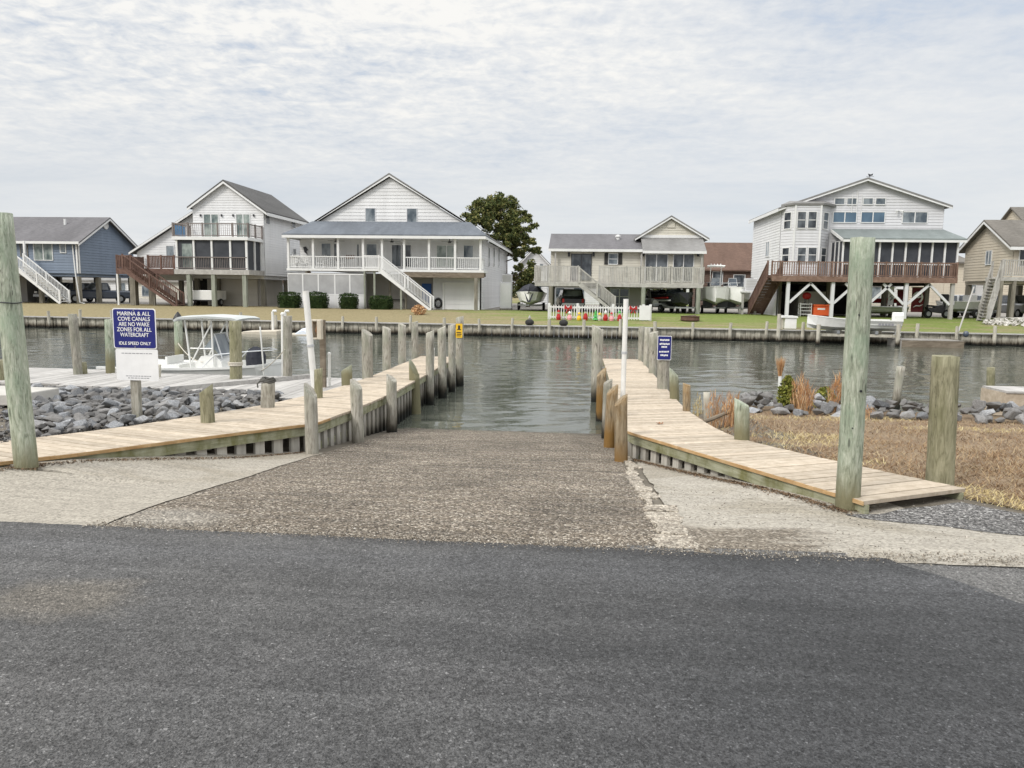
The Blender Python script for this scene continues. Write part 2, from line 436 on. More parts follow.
def shingles(name, a, b):
    t = NT(name)
    v = t.coord(True, (1, 1, 1))
    br = t.node('ShaderNodeTexNoise'); t.put(br.inputs[0], t.coord(True, (1.2, 5, 7)))
    br.inputs['Scale'].default_value = 2.2; br.inputs['Detail'].default_value = 5; br.inputs['Roughness'].default_value = 0.7
    f = t.ramp(br.outputs[0], [(0.3, 0.0), (0.7, 1.0)])
    st = t.ramp(t.noise(t.coord(True, (1.5, 0.4, 0.4)), 0.7, 4), [(0.3, 0.82), (0.7, 1.1)])
    MATS[name] = t.done(t.scaled(t.mix(f, a, b), st), 0.9, t.bump(br.outputs[0], 0.5, 0.03), 0.2)


shingles('roof_blue', (0.112, 0.125, 0.145), (0.165, 0.180, 0.20))
shingles('roof_charcoal', (0.105, 0.10, 0.105), (0.18, 0.175, 0.18))
shingles('roof_dark', (0.075, 0.075, 0.075), (0.135, 0.13, 0.125))
shingles('roof_grey', (0.185, 0.18, 0.175), (0.28, 0.275, 0.265))
shingles('roof_green_grey', (0.17, 0.195, 0.19), (0.24, 0.265, 0.26))
shingles('roof_taupe', (0.12, 0.11, 0.095), (0.20, 0.185, 0.165))
shingles('roof_brown', (0.095, 0.058, 0.042), (0.165, 0.108, 0.085))
simple('brick_brown', (0.085, 0.055, 0.042), (0.14, 0.095, 0.078), 2.0, 0.9, 0.3)

simple('paint_white', (0.74, 0.74, 0.73), (0.66, 0.66, 0.65), 2.0, 0.45)
simple('trim_white', (0.74, 0.74, 0.73), (0.66, 0.66, 0.65), 2.0, 0.5)
simple('pvc_white', (0.78, 0.78, 0.76), (0.66, 0.65, 0.61), 4.0, 0.35, spec=0.5)
simple('gelcoat', (0.80, 0.80, 0.78), (0.70, 0.70, 0.67), 2.5, 0.25, spec=0.5)
simple('gelcoat_grey', (0.50, 0.51, 0.52), (0.42, 0.43, 0.44), 2.5, 0.3, spec=0.5)
simple('black_plastic', (0.018, 0.018, 0.020), (0.03, 0.03, 0.032), 5, 0.45)
simple('black_fabric', (0.022, 0.024, 0.032), (0.045, 0.047, 0.058), 3, 0.85, 0.3, 8)
simple('rubber', (0.015, 0.015, 0.015), None, 1, 0.8)
simple('metal_grey', (0.42, 0.43, 0.44), (0.34, 0.35, 0.36), 5, 0.4, metal=0.8)
simple('aluminium', (0.66, 0.67, 0.68), (0.56, 0.57, 0.58), 5, 0.32, metal=0.7)
simple('dark_metal', (0.05, 0.05, 0.055), None, 1, 0.5, metal=0.5)
simple('rail_brown', (0.16, 0.14, 0.13), (0.23, 0.20, 0.185), 2, 0.7)
simple('drive_gravel', (0.20, 0.185, 0.165), (0.30, 0.28, 0.25), 1.5, 0.95, 0.5, 20, world=True)
simple('car_blue_grey', (0.060, 0.075, 0.105), None, 1, 0.25, spec=0.6)
simple('car_black', (0.012, 0.013, 0.016), None, 1, 0.22, spec=0.6)
simple('car_white', (0.72, 0.73, 0.74), None, 1, 0.25, spec=0.6)
simple('car_silver', (0.40, 0.41, 0.42), None, 1, 0.3, metal=0.4)
simple('red_paint', (0.42, 0.022, 0.022), (0.33, 0.02, 0.02), 3, 0.4)
simple('red_dark', (0.16, 0.014, 0.020), (0.11, 0.012, 0.016), 2, 0.5)
simple('orange_paint', (0.72, 0.13, 0.035), (0.62, 0.10, 0.03), 3, 0.45)
simple('yellow_paint', (0.80, 0.50, 0.03), (0.70, 0.43, 0.03), 6, 0.5)
simple('green_paint', (0.06, 0.35, 0.08), None, 1, 0.5)
simple('pink_paint', (0.72, 0.33, 0.35), None, 1, 0.5)
simple('blue_door_paint', (0.03, 0.10, 0.30), None, 1, 0.4)
simple('sign_blue', (0.012, 0.016, 0.135), (0.016, 0.022, 0.165), 4, 0.35, spec=0.4)
simple('sign_white', (0.78, 0.78, 0.78), (0.70, 0.70, 0.70), 6, 0.4)
simple('sign_grey_ink', (0.25, 0.25, 0.27), None, 1, 0.6)
simple('rope', (0.62, 0.58, 0.50), (0.48, 0.44, 0.37), 30, 0.9)
simple('dark_rope', (0.05, 0.05, 0.045), (0.10, 0.095, 0.085), 20, 0.9)
simple('cream_plastic', (0.56, 0.51, 0.42), (0.47, 0.42, 0.34), 6, 0.5)
simple('rust_brown', (0.20, 0.085, 0.035), (0.36, 0.20, 0.10), 14, 0.7)
simple('canvas_blue', (0.08, 0.20, 0.36), (0.11, 0.25, 0.42), 2, 0.8)
simple('canvas_pale', (0.50, 0.52, 0.51), (0.42, 0.44, 0.43), 2, 0.7)
simple('vinyl_blue_white', (0.55, 0.62, 0.72), (0.68, 0.72, 0.78), 2, 0.5)
simple('stone_pale', (0.44, 0.42, 0.38), (0.56, 0.54, 0.50), 3, 0.9, 0.4, 12, island=0.4)
simple('curtain', (0.62, 0.62, 0.58), (0.5, 0.5, 0.47), 2, 0.9)
simple('screen_dark', (0.035, 0.038, 0.046), (0.065, 0.07, 0.08), 1.2, 0.55, spec=0.25)
simple('screen_grey', (0.30, 0.30, 0.30), (0.42, 0.42, 0.42), 1.0, 0.7, spec=0.2)
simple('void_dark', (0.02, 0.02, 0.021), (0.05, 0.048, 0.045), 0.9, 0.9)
simple('firepit', (0.09, 0.05, 0.035), (0.14, 0.08, 0.06), 6, 0.8)
simple('ply_brown', (0.34, 0.27, 0.19), (0.42, 0.34, 0.25), 2, 0.8)


def glass(name, a, b, scale=0.5):
    t = NT(name)
    f = t.ramp(t.noise(t.coord(True, (1, 1, 0.6)), scale, 3), [(0.4, 0.0), (0.6, 1.0)])
    MATS[name] = t.done(t.mix(f, a, b), 0.06, None, 0.6)


glass('glass_dark', (0.018, 0.023, 0.030), (0.13, 0.145, 0.16), 1.1)
glass('glass_mid', (0.06, 0.08, 0.10), (0.24, 0.27, 0.29), 1.1)
glass('glass_blue', (0.035, 0.07, 0.115), (0.11, 0.18, 0.25))
glass('glass_green', (0.07, 0.10, 0.10), (0.33, 0.37, 0.34), 1.2)


def rockmat():
    t = NT('rock')
    v = t.coord(False)
    add = t.node('ShaderNodeVectorMath', operation='ADD'); cmb = t.node('ShaderNodeCombineXYZ')
    t.put(cmb.inputs[0], t.math('MULTIPLY', t.objrand(), 50.0)); t.put(add.inputs[0], v); t.put(add.inputs[1], cmb.outputs[0])
    v = add.outputs[0]
    c = t.ramp(t.noise(v, 7, 6, 0.65), [(0.3, (0.12, 0.124, 0.132)), (0.55, (0.235, 0.24, 0.248)), (0.78, (0.44, 0.44, 0.435))])
    c = t.scaled(c, t.math('ADD', t.math('MULTIPLY', t.objrand(), 1.05), 0.5))
    c = t.mix(t.ramp(t.math('FRACT', t.math('MULTIPLY', t.objrand(), 17.3)), [(0.55, 0.0), (1.0, 0.4)]), c, (0.24, 0.21, 0.175))
    MATS['rock'] = t.done(c, 0.85, t.bump(t.noise(v, 22, 6, 0.7), 0.7, 0.02), 0.3)


rockmat()


def lawnmat():
    t = NT('lawn')
    v = t.coord(True)
    g = t.node('ShaderNodeNewGeometry').outputs['Position']
    x = t.node('ShaderNodeSeparateXYZ'); t.put(x.inputs[0], g)
    # the right-hand plots are greener, the left ones straw coloured
    side = t.math('MULTIPLY', t.math('ADD', x.outputs[0], 9.0), 0.05)
    back = t.math('MULTIPLY', t.math('SUBTRACT', x.outputs[1], 49.0), 0.035)
    f = t.math('ADD', t.math('ADD', t.math('MINIMUM', side, 0.42), t.math('MINIMUM', back, 0.3)), t.math('MULTIPLY', t.math('SUBTRACT', t.noise(t.coord(True, (0.35, 1.2, 1)), 0.8, 6, 0.7), 0.5), 1.9))
    straw = t.ramp(t.noise(v, 6, 5, 0.7), [(0.3, (0.17, 0.140, 0.075)), (0.7, (0.30, 0.255, 0.15))])
    green = t.ramp(t.noise(v, 6, 5, 0.7), [(0.3, (0.10, 0.14, 0.032)), (0.7, (0.20, 0.235, 0.07))])
    col = t.mix(t.ramp(f, [(0.12, 0.0), (0.5, 1.0)]), straw, green)
    MATS['lawn'] = t.done(col, 0.95, t.bump(t.noise(v, 14, 4, 0.7), 0.6, 0.05), 0.1)


lawnmat()
simple('bank_soil', (0.15, 0.105, 0.068), (0.26, 0.195, 0.125), 3.0, 0.95, 0.8, 30, world=True)
simple('soil', (0.10, 0.085, 0.065), (0.17, 0.15, 0.12), 3.0, 0.95, 0.8, 30, world=True)


def blademat(name, stops, rough=0.8):
    t = NT(name)
    MATS[name] = t.done(t.ramp(t.island(), stops), rough, None, 0.15)


blademat('dry_blades', [(0.0, (0.12, 0.068, 0.036)), (0.4, (0.24, 0.150, 0.083)), (0.75, (0.35, 0.245, 0.14)), (1.0, (0.45, 0.37, 0.23))])
blademat('straw_blades', [(0.0, (0.36, 0.27, 0.12)), (0.5, (0.50, 0.40, 0.20)), (1.0, (0.58, 0.50, 0.30))])
blademat('reed_orange', [(0.0, (0.27, 0.13, 0.06)), (0.4, (0.47, 0.25, 0.115)), (0.75, (0.60, 0.38, 0.20)), (1.0, (0.64, 0.50, 0.32))])
blademat('shrub_leaf', [(0.0, (0.07, 0.09, 0.02)), (0.5, (0.17, 0.185, 0.035)), (1.0, (0.30, 0.28, 0.07))])
blademat('pine_leaf', [(0.0, (0.040, 0.056, 0.024)), (0.45, (0.095, 0.120, 0.040)), (0.8, (0.18, 0.185, 0.06)), (1.0, (0.29, 0.255, 0.10))])
blademat('litter', [(0.0, (0.05, 0.032, 0.02)), (0.6, (0.13, 0.085, 0.05)), (1.0, (0.24, 0.17, 0.11))])
blademat('pebble', [(0.0, (0.06, 0.055, 0.05)), (0.4, (0.20, 0.17, 0.135)), (0.8, (0.36, 0.32, 0.26)), (1.0, (0.60, 0.57, 0.52))])
blademat('hedge_leaf', [(0.0, (0.010, 0.022, 0.008)), (0.5, (0.026, 0.048, 0.015)), (1.0, (0.060, 0.085, 0.025))])
blademat('tree_leaf', [(0.0, (0.03, 0.035, 0.018)), (0.5, (0.055, 0.065, 0.03)), (1.0, (0.11, 0.11, 0.05))])
simple('bark', (0.085, 0.065, 0.05), (0.15, 0.12, 0.095), 4, 0.95, 0.7, 10, stretch=(3, 3, 0.6))


def watermat():
    t = NT('water')
    v = t.coord(True, (1, 1, 1))
    big = t.noise(t.coord(True, (0.55, 1.0, 1)), 0.9, 3, 0.5, 0.3)
    mid = t.noise(t.coord(True, (0.7, 1.25, 1)), 3.3, 3, 0.55, 0.6)
    fine = t.noise(t.coord(True, (0.85, 1.2, 1)), 10.0, 2, 0.5, 0.3)
    gust = t.ramp(t.noise(t.coord(True, (0.5, 0.9, 1)), 0.16, 3, 0.55), [(0.35, 0.45), (0.65, 1.25)])
    h = t.math('ADD', t.math('MULTIPLY', mid, 0.010), t.math('MULTIPLY', fine, 0.0035))
    h = t.math('MULTIPLY', h, gust)
    nrm = t.bump(h, 1.0, 1.0)
    MATS['water'] = t.done((0.078, 0.085, 0.068), 0.02, nrm, 0.5)
    t.b.inputs['IOR'].default_value = 1.33


watermat()

# ------------------------------------------------------------------ mesh helpers
UNIT = ((0, 1, 3, 2), (4, 6, 7, 5), (0, 4, 5, 1), (2, 3, 7, 6), (0, 2, 6, 4), (1, 5, 7, 3))


class MB:
    def __init__(s): s.v, s.f = [], []

    def face(s, *pts):
        i = len(s.v); s.v += [tuple(p) for p in pts]; s.f.append(tuple(range(i, i + len(pts))))
        return s

    def hexa(s, c8):
        i = len(s.v); s.v += [tuple(p) for p in c8]
        s.f += [tuple(i + k for k in q) for q in UNIT]
        return s

    def box(s, x0, x1, y0, y1, z0, z1):
        x0, x1 = min(x0, x1), max(x0, x1); y0, y1 = min(y0, y1), max(y0, y1); z0, z1 = min(z0, z1), max(z0, z1)
        return s.hexa([(x, y, z) for x in (x0, x1) for y in (y0, y1) for z in (z0, z1)])

    def bar(s, p, q, w, h=None, up=(0, 0, 1)):
        p, q = Vector(p), Vector(q); h = w if h is None else h
        d = (q - p)
        if d.length < 1e-6: return s
        d.normalize(); upv = Vector(up)
        if abs(d.dot(upv)) > 0.98: upv = Vector((0, 1, 0))
        sx = d.cross(upv).normalized(); sy = sx.cross(d).normalized()
        return s.hexa([e + sx * a * w / 2 + sy * b * h / 2 for e in (p, q) for a in (-1, 1) for b in (-1, 1)])

    def tube(s, pts, r, n=8, caps=True):
        pts = [Vector(p) for p in pts]
        rr = r if isinstance(r, (list, tuple)) else [r] * len(pts)
        base = len(s.v); prev = None
        for k, p in enumerate(pts):
            d = (pts[min(k + 1, len(pts) - 1)] - pts[max(k - 1, 0)]).normalized()
            ref = Vector((0, 0, 1)) if abs(d.z) < 0.95 else Vector((1, 0, 0))
            if prev is None: a = d.cross(ref).normalized()
            else: a = (prev - d * prev.dot(d)).normalized()
            prev = a; b = d.cross(a)
            for j in range(n):
                t = 2 * pi * j / n
                s.v.append(tuple(p + (a * cos(t) + b * sin(t)) * rr[k]))
        for k in range(len(pts) - 1):
            for j in range(n):
                a0 = base + k * n + j; a1 = base + k * n + (j + 1) % n
                s.f.append((a0, a1, a1 + n, a0 + n))
        if caps:
            s.f.append(tuple(base + j for j in reversed(range(n))))
            s.f.append(tuple(base + (len(pts) - 1) * n + j for j in range(n)))
        return s

    def prism(s, poly, y0, y1):                 # poly in (x, z), extruded along y
        n = len(poly); i = len(s.v)
        s.v += [(x, y0, z) for x, z in poly] + [(x, y1, z) for x, z in poly]
        s.f.append(tuple(range(i, i + n))); s.f.append(tuple(reversed(range(i + n, i + 2 * n))))
        for k in range(n):
            s.f.append((i + k, i + n + k, i + n + (k + 1) % n, i + (k + 1) % n))
        return s

    def prismx(s, poly, x0, x1):                # poly in (y, z), extruded along x
        n = len(poly); i = len(s.v)
        s.v += [(x0, y, z) for y, z in poly] + [(x1, y, z) for y, z in poly]
        s.f.append(tuple(range(i, i + n))); s.f.append(tuple(reversed(range(i + n, i + 2 * n))))
        for k in range(n):
            s.f.append((i + k, i + n + k, i + n + (k + 1) % n, i + (k + 1) % n))
        return s

    def slab(s, pts, t):                        # flat polygon with thickness downwards
        n = len(pts); i = len(s.v)
        s.v += [tuple(p) for p in pts] + [(p[0], p[1], p[2] - t) for p in pts]
        s.f.append(tuple(range(i, i + n))); s.f.append(tuple(reversed(range(i + n, i + 2 * n))))
        for k in range(n):
            s.f.append((i + k, i + n + k, i + n + (k + 1) % n, i + (k + 1) % n))
        return s

    def lathe(s, prof, c=(0, 0, 0), n=16):      # prof: (r, z)
        i = len(s.v)
        for r, z in prof:
            for j in range(n):
                t = 2 * pi * j / n
                s.v.append((c[0] + r * cos(t), c[1] + r * sin(t), c[2] + z))
        for k in range(len(prof) - 1):
            for j in range(n):
                a = i + k * n + j; b = i + k * n + (j + 1) % n
                s.f.append((a, b, b + n, a + n))
        s.f.append(tuple(i + j for j in reversed(range(n))))
        s.f.append(tuple(i + (len(prof) - 1) * n + j for j in range(n)))
        return s

    def build(s, name, mat, parent=None, smooth=False, local=False, bevel=0.0, loc=None):
        me = bpy.data.meshes.new(name)
        off = Vector((0, 0, 0))
        if parent is not None and not local:
            off = Vector(parent.get('_o', (0, 0, 0)))
        if loc is not None: off = Vector(loc)
        me.from_pydata([tuple(Vector(v) - off) for v in s.v], [], s.f)
        bm = bmesh.new(); bm.from_mesh(me)
        bmesh.ops.recalc_face_normals(bm, faces=bm.faces)
        bm.to_mesh(me); bm.free()
        me.materials.append(MATS[mat])
        if smooth:
            for p in me.polygons: p.use_smooth = True
        o = bpy.data.objects.new(name, me); COL.objects.link(o)
        if parent is not None:
            o.parent = parent
            o['_o'] = tuple(off)
        elif loc is not None: o.location = loc
        if bevel:
            md = o.modifiers.new('bevel', 'BEVEL'); md.width = bevel; md.segments = 2; md.limit_method = 'ANGLE'
        return o


def tag(o, label=None, cat=None, group=None, kind=None):
    if label: o['label'] = label
    if cat: o['category'] = cat
    if group: o['group'] = group
    if kind: o['kind'] = kind
    return o


def thing(name, label, cat, loc=(0, 0, 0), group=None, rz=0.0):
    o = bpy.data.objects.new(name, None); COL.objects.link(o)
    o.empty_display_size = 0.2
    o.location = loc; o.rotation_euler = (0, 0, rz)
    o['_o'] = tuple(loc)
    return tag(o, label, cat, group)


def copy_tree(o, parent=None):
    c = o.copy(); COL.objects.link(c)
    if parent is not None: c.parent = parent
    for ch in [x for x in COL.objects if x.parent == o]: copy_tree(ch, c)
    return c


def text_mesh(body, size, depth=0.002, align='CENTER', space=1.0):
    cu = bpy.data.curves.new('lettering', 'FONT')
    cu.body = body; cu.size = size; cu.extrude = depth; cu.align_x = align; cu.align_y = 'CENTER'; cu.space_character = space
    cu.offset = size * 0.010
    ob = bpy.data.objects.new('lettering', cu); COL.objects.link(ob)
    dg = bpy.context.evaluated_depsgraph_get(); dg.update()
    me = bpy.data.meshes.new_from_object(ob.evaluated_get(dg))
    bpy.data.objects.remove(ob)
    return me

# ------------------------------------------------------------------ the ground
def sstep(a, b, x):
    t = max(0.0, min(1.0, (x - a) / (b - a))); return t * t * (3 - 2 * t)


def Gramp(y):
    t = y - 5.0
    return max(-2.3, -0.11 * (t + sqrt(t * t + 0.3)) / 2)


def shore_r(x): return 14.3 - 0.12 * max(0.0, x - 3.5)


def gz(x, y):
    g = Gramp(y)
    L = -0.03 - 0.05 * max(0.0, y - 7.0)
    if y > 13.6: L -= 0.45 * (y - 13.6)
    L = max(L, -2.3)
    Rr = -0.15 * sstep(4.8, 6.3, y) - 0.032 * max(0.0, y - 7.0)
    s = shore_r(x)
    if y > s: Rr -= 0.40 * (y - s)
    Rr = max(Rr, -2.3)
    tl = sstep(-3.5, -5.4, x) if x < 0 else 0.0
    tr = sstep(1.2, 2.9, x) if x > 0 else 0.0
    if x < -3.5:
        tl = sstep(0, 1, (-3.9 - x) / 1.9)
    z = g * (1 - tl - tr) + L * tl + Rr * tr
    if x > 3 and y < 12:
        z += 0.03 * mnoise.noise(Vector((x * 0.9, y * 0.9, 0))) * sstep(3.4, 4.2, x)
    return z


def hg(y):                              # far bank
    return -0.27 + 0.52 * max(0.0, min(1.0, (y - 45.2) / 8.8))


def rough(a, amp, f=1.7, seed=0):
    return lambda y: a + amp * mnoise.noise(Vector((y * f, seed * 9.1, 0))) + amp * 0.5 * mnoise.noise(Vector((y * f * 4, seed * 9.1, 3)))


def sheet(name, xl, xr, ya, yb, nu, nv, off, mat, zf=gz, kind='structure', edge_a=None, edge_b=None):
    mb = MB(); vs_ = []
    fl = xl if callable(xl) else (lambda y: xl)
    fr = xr if callable(xr) else (lambda y: xr)
    for j in range(nv + 1):
        for i in range(nu + 1):
            y = ya + (yb - ya) * j / nv
            x = fl(y) + (fr(y) - fl(y)) * i / nu
            yy = y
            if j == nv and edge_b: yy = edge_b(x)
            if j == 0 and edge_a: yy = edge_a(x)
            vs_.append((x, yy, zf(x, yy) + off))
    mb.v = vs_
    w = nu + 1
    mb.f = [(j * w + i, j * w + i + 1, (j + 1) * w + i + 1, (j + 1) * w + i) for j in range(nv) for i in range(nu)]
    o = mb.build(name, mat, smooth=True)
    o['kind'] = kind
    return o


# near ground: one sheet from behind the camera down into the canal, widening to far left and right
xs = [-400, -150, -60, -30] + [-20 + 0.5 * k for k in range(28)] + [-6 + 0.2 * k for k in range(50)] + [4 + 0.5 * k for k in range(32)] + [20, 30, 60, 150, 400]
ys = [-400, -60, -20, -8, 0, 3] + [4 + 0.25 * k for k in range(64)] + [20, 22, 30, 47]
mb = MB()
mb.v = [(x, y, gz(x, y) if y < 46 else -2.3) for y in ys for x in xs]
nx = len(xs)
mb.f = [(j * nx + i, j * nx + i + 1, (j + 1) * nx + i + 1, (j + 1) * nx + i) for j in range(len(ys) - 1) for i in range(nx - 1)]
mb.build('ground', 'soil', smooth=True)['kind'] = 'structure'

sheet('pavement', -60, 60, -30, 4.98, 40, 300, 0.007, 'asphalt_old')
def road_edge(x):
    n = mnoise.noise
    return 4.855 + .035 * n(Vector((x * 1.3, 1, 0))) + .022 * n(Vector((x * 6, 2, 0))) + .016 * n(Vector((x * 19, 3, 0))) + .008 * n(Vector((x * 47, 4, 0)))


def road_right(y): return 2.06 + max(-0.3, (4.80 - y)) * 0.72 + 0.025 * mnoise.noise(Vector((y * 3, 2, 1))) + 0.012 * mnoise.noise(Vector((y * 14, 2, 1)))


xf_ = [-60, -40, -25, -15, -10, -7] + [-5 + .018 * k for k in range(393)]      # columns, dense where the edge is seen
rows_ = [-30, -15, -6, -2, 0] + [.5 + .1 * k for k in range(43)] + [4.76]
mb = MB()
for y in rows_:
    xr = road_right(y); sc = (xr + 5) / (xf_[-1] + 5)
    mb.v += [((x if x < -5 else -5 + (x + 5) * sc), y, 0) for x in xf_]
xr = road_right(4.8); sc = (xr + 5) / (xf_[-1] + 5)
for x in xf_:
    xx = x if x < -5 else -5 + (x + 5) * sc; mb.v.append((xx, road_edge(xx), 0))
mb.v = [(x, y, gz(x, y) + .020) for x, y, z in mb.v]
n_ = len(xf_); mb.f = [(j * n_ + i, j * n_ + i + 1, (j + 1) * n_ + i + 1, (j + 1) * n_ + i) for j in range(len(rows_)) for i in range(n_ - 1)]
mb.build('road', 'asphalt_new', smooth=True)['kind'] = 'structure'
sheet('boat_ramp', rough(-3.38, 0.04, 1.3, 2), rough(0.62, 0.03, 1.3, 3), 4.70, 19, 24, 90, 0.010, 'ramp_aggregate')
# concrete aprons either side of the ramp
def front_left(y):
    if y < 6.4: return -60.0
    return -5.6 + (y - 6.4) / 2.6 * 1.6
sheet('apron', lambda y: -60 if y < 6.45 else min(-3.5, -5.75 + (y - 6.45) * 0.60), rough(-3.385, 0.04, 1.3, 2), 4.79, 9.5, 60, 40, 0.016, 'concrete')
sheet('apron', rough(0.80, 0.04, 2.5, 4), lambda y: max(2.45 - (y - 6.36) * .45 + .55, 2.5 + (6.35 - y) / .42), 4.79, 10.0, 120, 60, 0.014, 'concrete_worn', edge_a=lambda x: 4.79 + .02 * mnoise.noise(Vector((x * 2.5, 6, 0))) + .012 * mnoise.noise(Vector((x * 9, 6, 0))))
# broken whitish concrete edging along the right side of the ramp
mb = MB()
y = 4.95
while y < 9.8:
    l = random.uniform(0.22, 0.6)
    xa = 0.61 + random.uniform(-0.04, 0.04); xb = 0.76 + .09 * (y < 6.2) + random.uniform(-0.05, 0.05)
    n = 5
    top = []
    for k in range(n + 1):
        yy = y + l * k / n
        top.append((xa + random.uniform(-.03, .03), yy)); 
    ring = top + [(xb + random.uniform(-.03, .03), y + l * k / n) for k in range(n, -1, -1)]
    hgt = random.uniform(0.014, 0.03)
    mb.slab([(a, b, gz(a, b) + hgt) for a, b in ring], 0.12)
    y += l + random.uniform(0.0, 0.02)
o = mb.build('curb', 'curb_concrete', bevel=0.008); o['kind'] = 'structure'

# gravel patch at the land end of the right dock, and the brown bank behind it
def grav_front(x): return 6.30 - (x - 2.3) * 0.42 + 0.10 * mnoise.noise(Vector((x * 2.2, 4, 1))) + .05 * mnoise.noise(Vector((x * 9, 4, 1)))
def grav_back(x):
    b = 6.40 + (x - 2.5) * 0.45 if x < 3.5 else 6.85 - (x - 3.5) * 0.85
    return max(b + 0.08 * mnoise.noise(Vector((x * 2.5, 8, 1))), grav_front(x) + .02)
mb = MB(); nu, nv = 60, 12
for j in range(nv + 1):
    for i in range(nu + 1):
        x = 2.3 + 3.4 * i / nu; y = grav_front(x) + (grav_back(x) - grav_front(x)) * j / nv
        mb.v.append((x, y, gz(x, y) + .018))
mb.f = [(j * (nu + 1) + i, j * (nu + 1) + i + 1, (j + 1) * (nu + 1) + i + 1, (j + 1) * (nu + 1) + i) for j in range(nv) for i in range(nu)]
mb.build('gravel', 'gravel_grey', smooth=True)['kind'] = 'stuff'
sheet('bank', lambda y: 4.6 - (y - 6.0) * 0.9 if y < 7.2 else max(1.5, 3.5 - (y - 7.2) * 0.5), 60, 6.0, 15.4, 80, 40, 0.008, 'bank_soil', edge_a=lambda x: 6.0 - max(0, x - 4.6) * 0.33)

# canal water
rng = random.Random(77); WAV = []
for k in range(34):
    lam = 0.30 * (5.0 ** rng.random()); a = radians(100) + rng.gauss(0, .75)
    WAV.append((2 * pi / lam * cos(a), 2 * pi / lam * sin(a), rng.uniform(0, 6.3), 0.100 / sqrt(34) * 1.41 * lam / (2 * pi) * .33))


def wave(x, y):
    s = 0.0
    for kx, ky, ph, am in WAV: s += am * sin(kx * x + ky * y + ph)
    g = 0.75 + 0.55 * mnoise.noise(Vector((x * .16, y * .30, 3))) + .3 * mnoise.noise(Vector((x * .5, y * .9, 6)))
    return s * (.45 + 1.9 * sstep(.55, 1.15, g))


mb = MB(); rows = [8.6]
while rows[-1] < 45.15: rows.append(rows[-1] + max(.06, rows[-1] * .0050))
rows[-1] = 45.15
NW = 420
for y in rows:
    hw = y * .78 + 3.0
    for i in range(NW + 1):
        x = -y * .09 + hw * (2 * i / NW - 1); mb.v.append((x, y, -1.0 + wave(x, y)))
nr = len(rows)
mb.f = [(j * (NW + 1) + i, j * (NW + 1) + i + 1, (j + 1) * (NW + 1) + i + 1, (j + 1) * (NW + 1) + i) for j in range(nr - 1) for i in range(NW)]
o = mb.build('water', 'water', smooth=True); o['kind'] = 'structure'
i0 = len(mb.v)
for s, e in ((-1, 0), (1, NW)):          # calmer water running on to both sides
    m2_ = MB()
    for j in range(0, nr, 4):
        x = mb.v[j * (NW + 1) + e]; m2_.v += [(x[0], x[1], -1.0), (s * 420, x[1], -1.0)]
    x = mb.v[(nr - 1) * (NW + 1) + e]; m2_.v += [(x[0], x[1], -1.0), (s * 420, x[1], -1.0)]
    n_ = len(m2_.v) // 2
    m2_.f = [(2 * k, 2 * k + 1, 2 * k + 3, 2 * k + 2) for k in range(n_ - 1)]
    m2_.build('water', 'water', smooth=True)['kind'] = 'structure'

# far bank: lawn sheet running to the horizon
mb = MB()
fx = [-2500, -800, -200] + [-90 + 6 * k for k in range(31)] + [200, 800, 2500]
fy = [45.12 + 0.9 * k for k in range(12)] + [58, 70, 100, 200, 600, 3000]
mb.v = [(x, y, hg(y)) for y in fy for x in fx]
nx = len(fx)
mb.f = [(j * nx + i, j * nx + i + 1, (j + 1) * nx + i + 1, (j + 1) * nx + i) for j in range(len(fy) - 1) for i in range(nx - 1)]
mb.build('lawn', 'lawn', smooth=True)['kind'] = 'structure'
# pale driveway ground under and behind the stilt houses
mb = MB(); mb.face((-70, 59.6, 0.256), (75, 59.6, 0.256), (75, 96, 0.256), (-70, 96, 0.256))
mb.build('driveway', 'drive_gravel')['kind'] = 'structure'

# ------------------------------------------------------------------ far bulkhead
bk = thing('bulkhead', 'long grey timber bulkhead with piles holding the far canal bank', 'bulkhead', (0, 45, -1))
mb = MB(); x = -75.0
while x < 75:
    w = random.uniform(0.27, 0.31)
    d = 0.05 if int(x * 3.3) % 2 else 0.0
    mb.box(x, x + w - 0.012, 44.93 + d, 45.06, -2.0, -0.34); x += w
mb.build('sheet_planks', 'bulkhead_wood', bk)
mb = MB()
x = -75
while x < 75:
    mb.box(x, x + 3.6, 44.78, 45.22, -0.338, -0.285); x += 3.61
mb.build('cap_board', 'wood_old_grey', bk)
for k in range(-17, 19):
    px = -10.35 + k * 2.13 + random.uniform(-.08, .08)
    if abs(px) > 42: continue
    mb = MB(); r = random.uniform(0.085, 0.11); t = random.uniform(-0.10, 0.12)
    mb.tube([(px, 44.66, -2), (px + random.uniform(-.02, .02), 44.66, -0.3), (px + random.uniform(-.03, .03), 44.66, 0.12 + t)], [r, r * .97, r * .93], 9)
    mb.build('post', 'bulkhead_wood', bk)


# ------------------------------------------------------------------ docks
def resample(pts, n):
    pts = [Vector(p) for p in pts]
    L = [0]
    for a, b in zip(pts, pts[1:]): L.append(L[-1] + (b - a).length)
    out = []
    for k in range(n + 1):
        s = L[-1] * k / n; i = 0
        while i < len(pts) - 2 and L[i + 1] < s: i += 1
        t = (s - L[i]) / max(1e-9, L[i + 1] - L[i]); out.append(pts[i].lerp(pts[i + 1], t))
    return out


def smooth_pts(pts, it=3):
    pts = [Vector(p) for p in pts]
    for _ in range(it):
        o = [pts[0]]
        for a, b in zip(pts, pts[1:]): o += [a.lerp(b, .25), a.lerp(b, .75)]
        pts = o + [pts[-1]]
    return pts


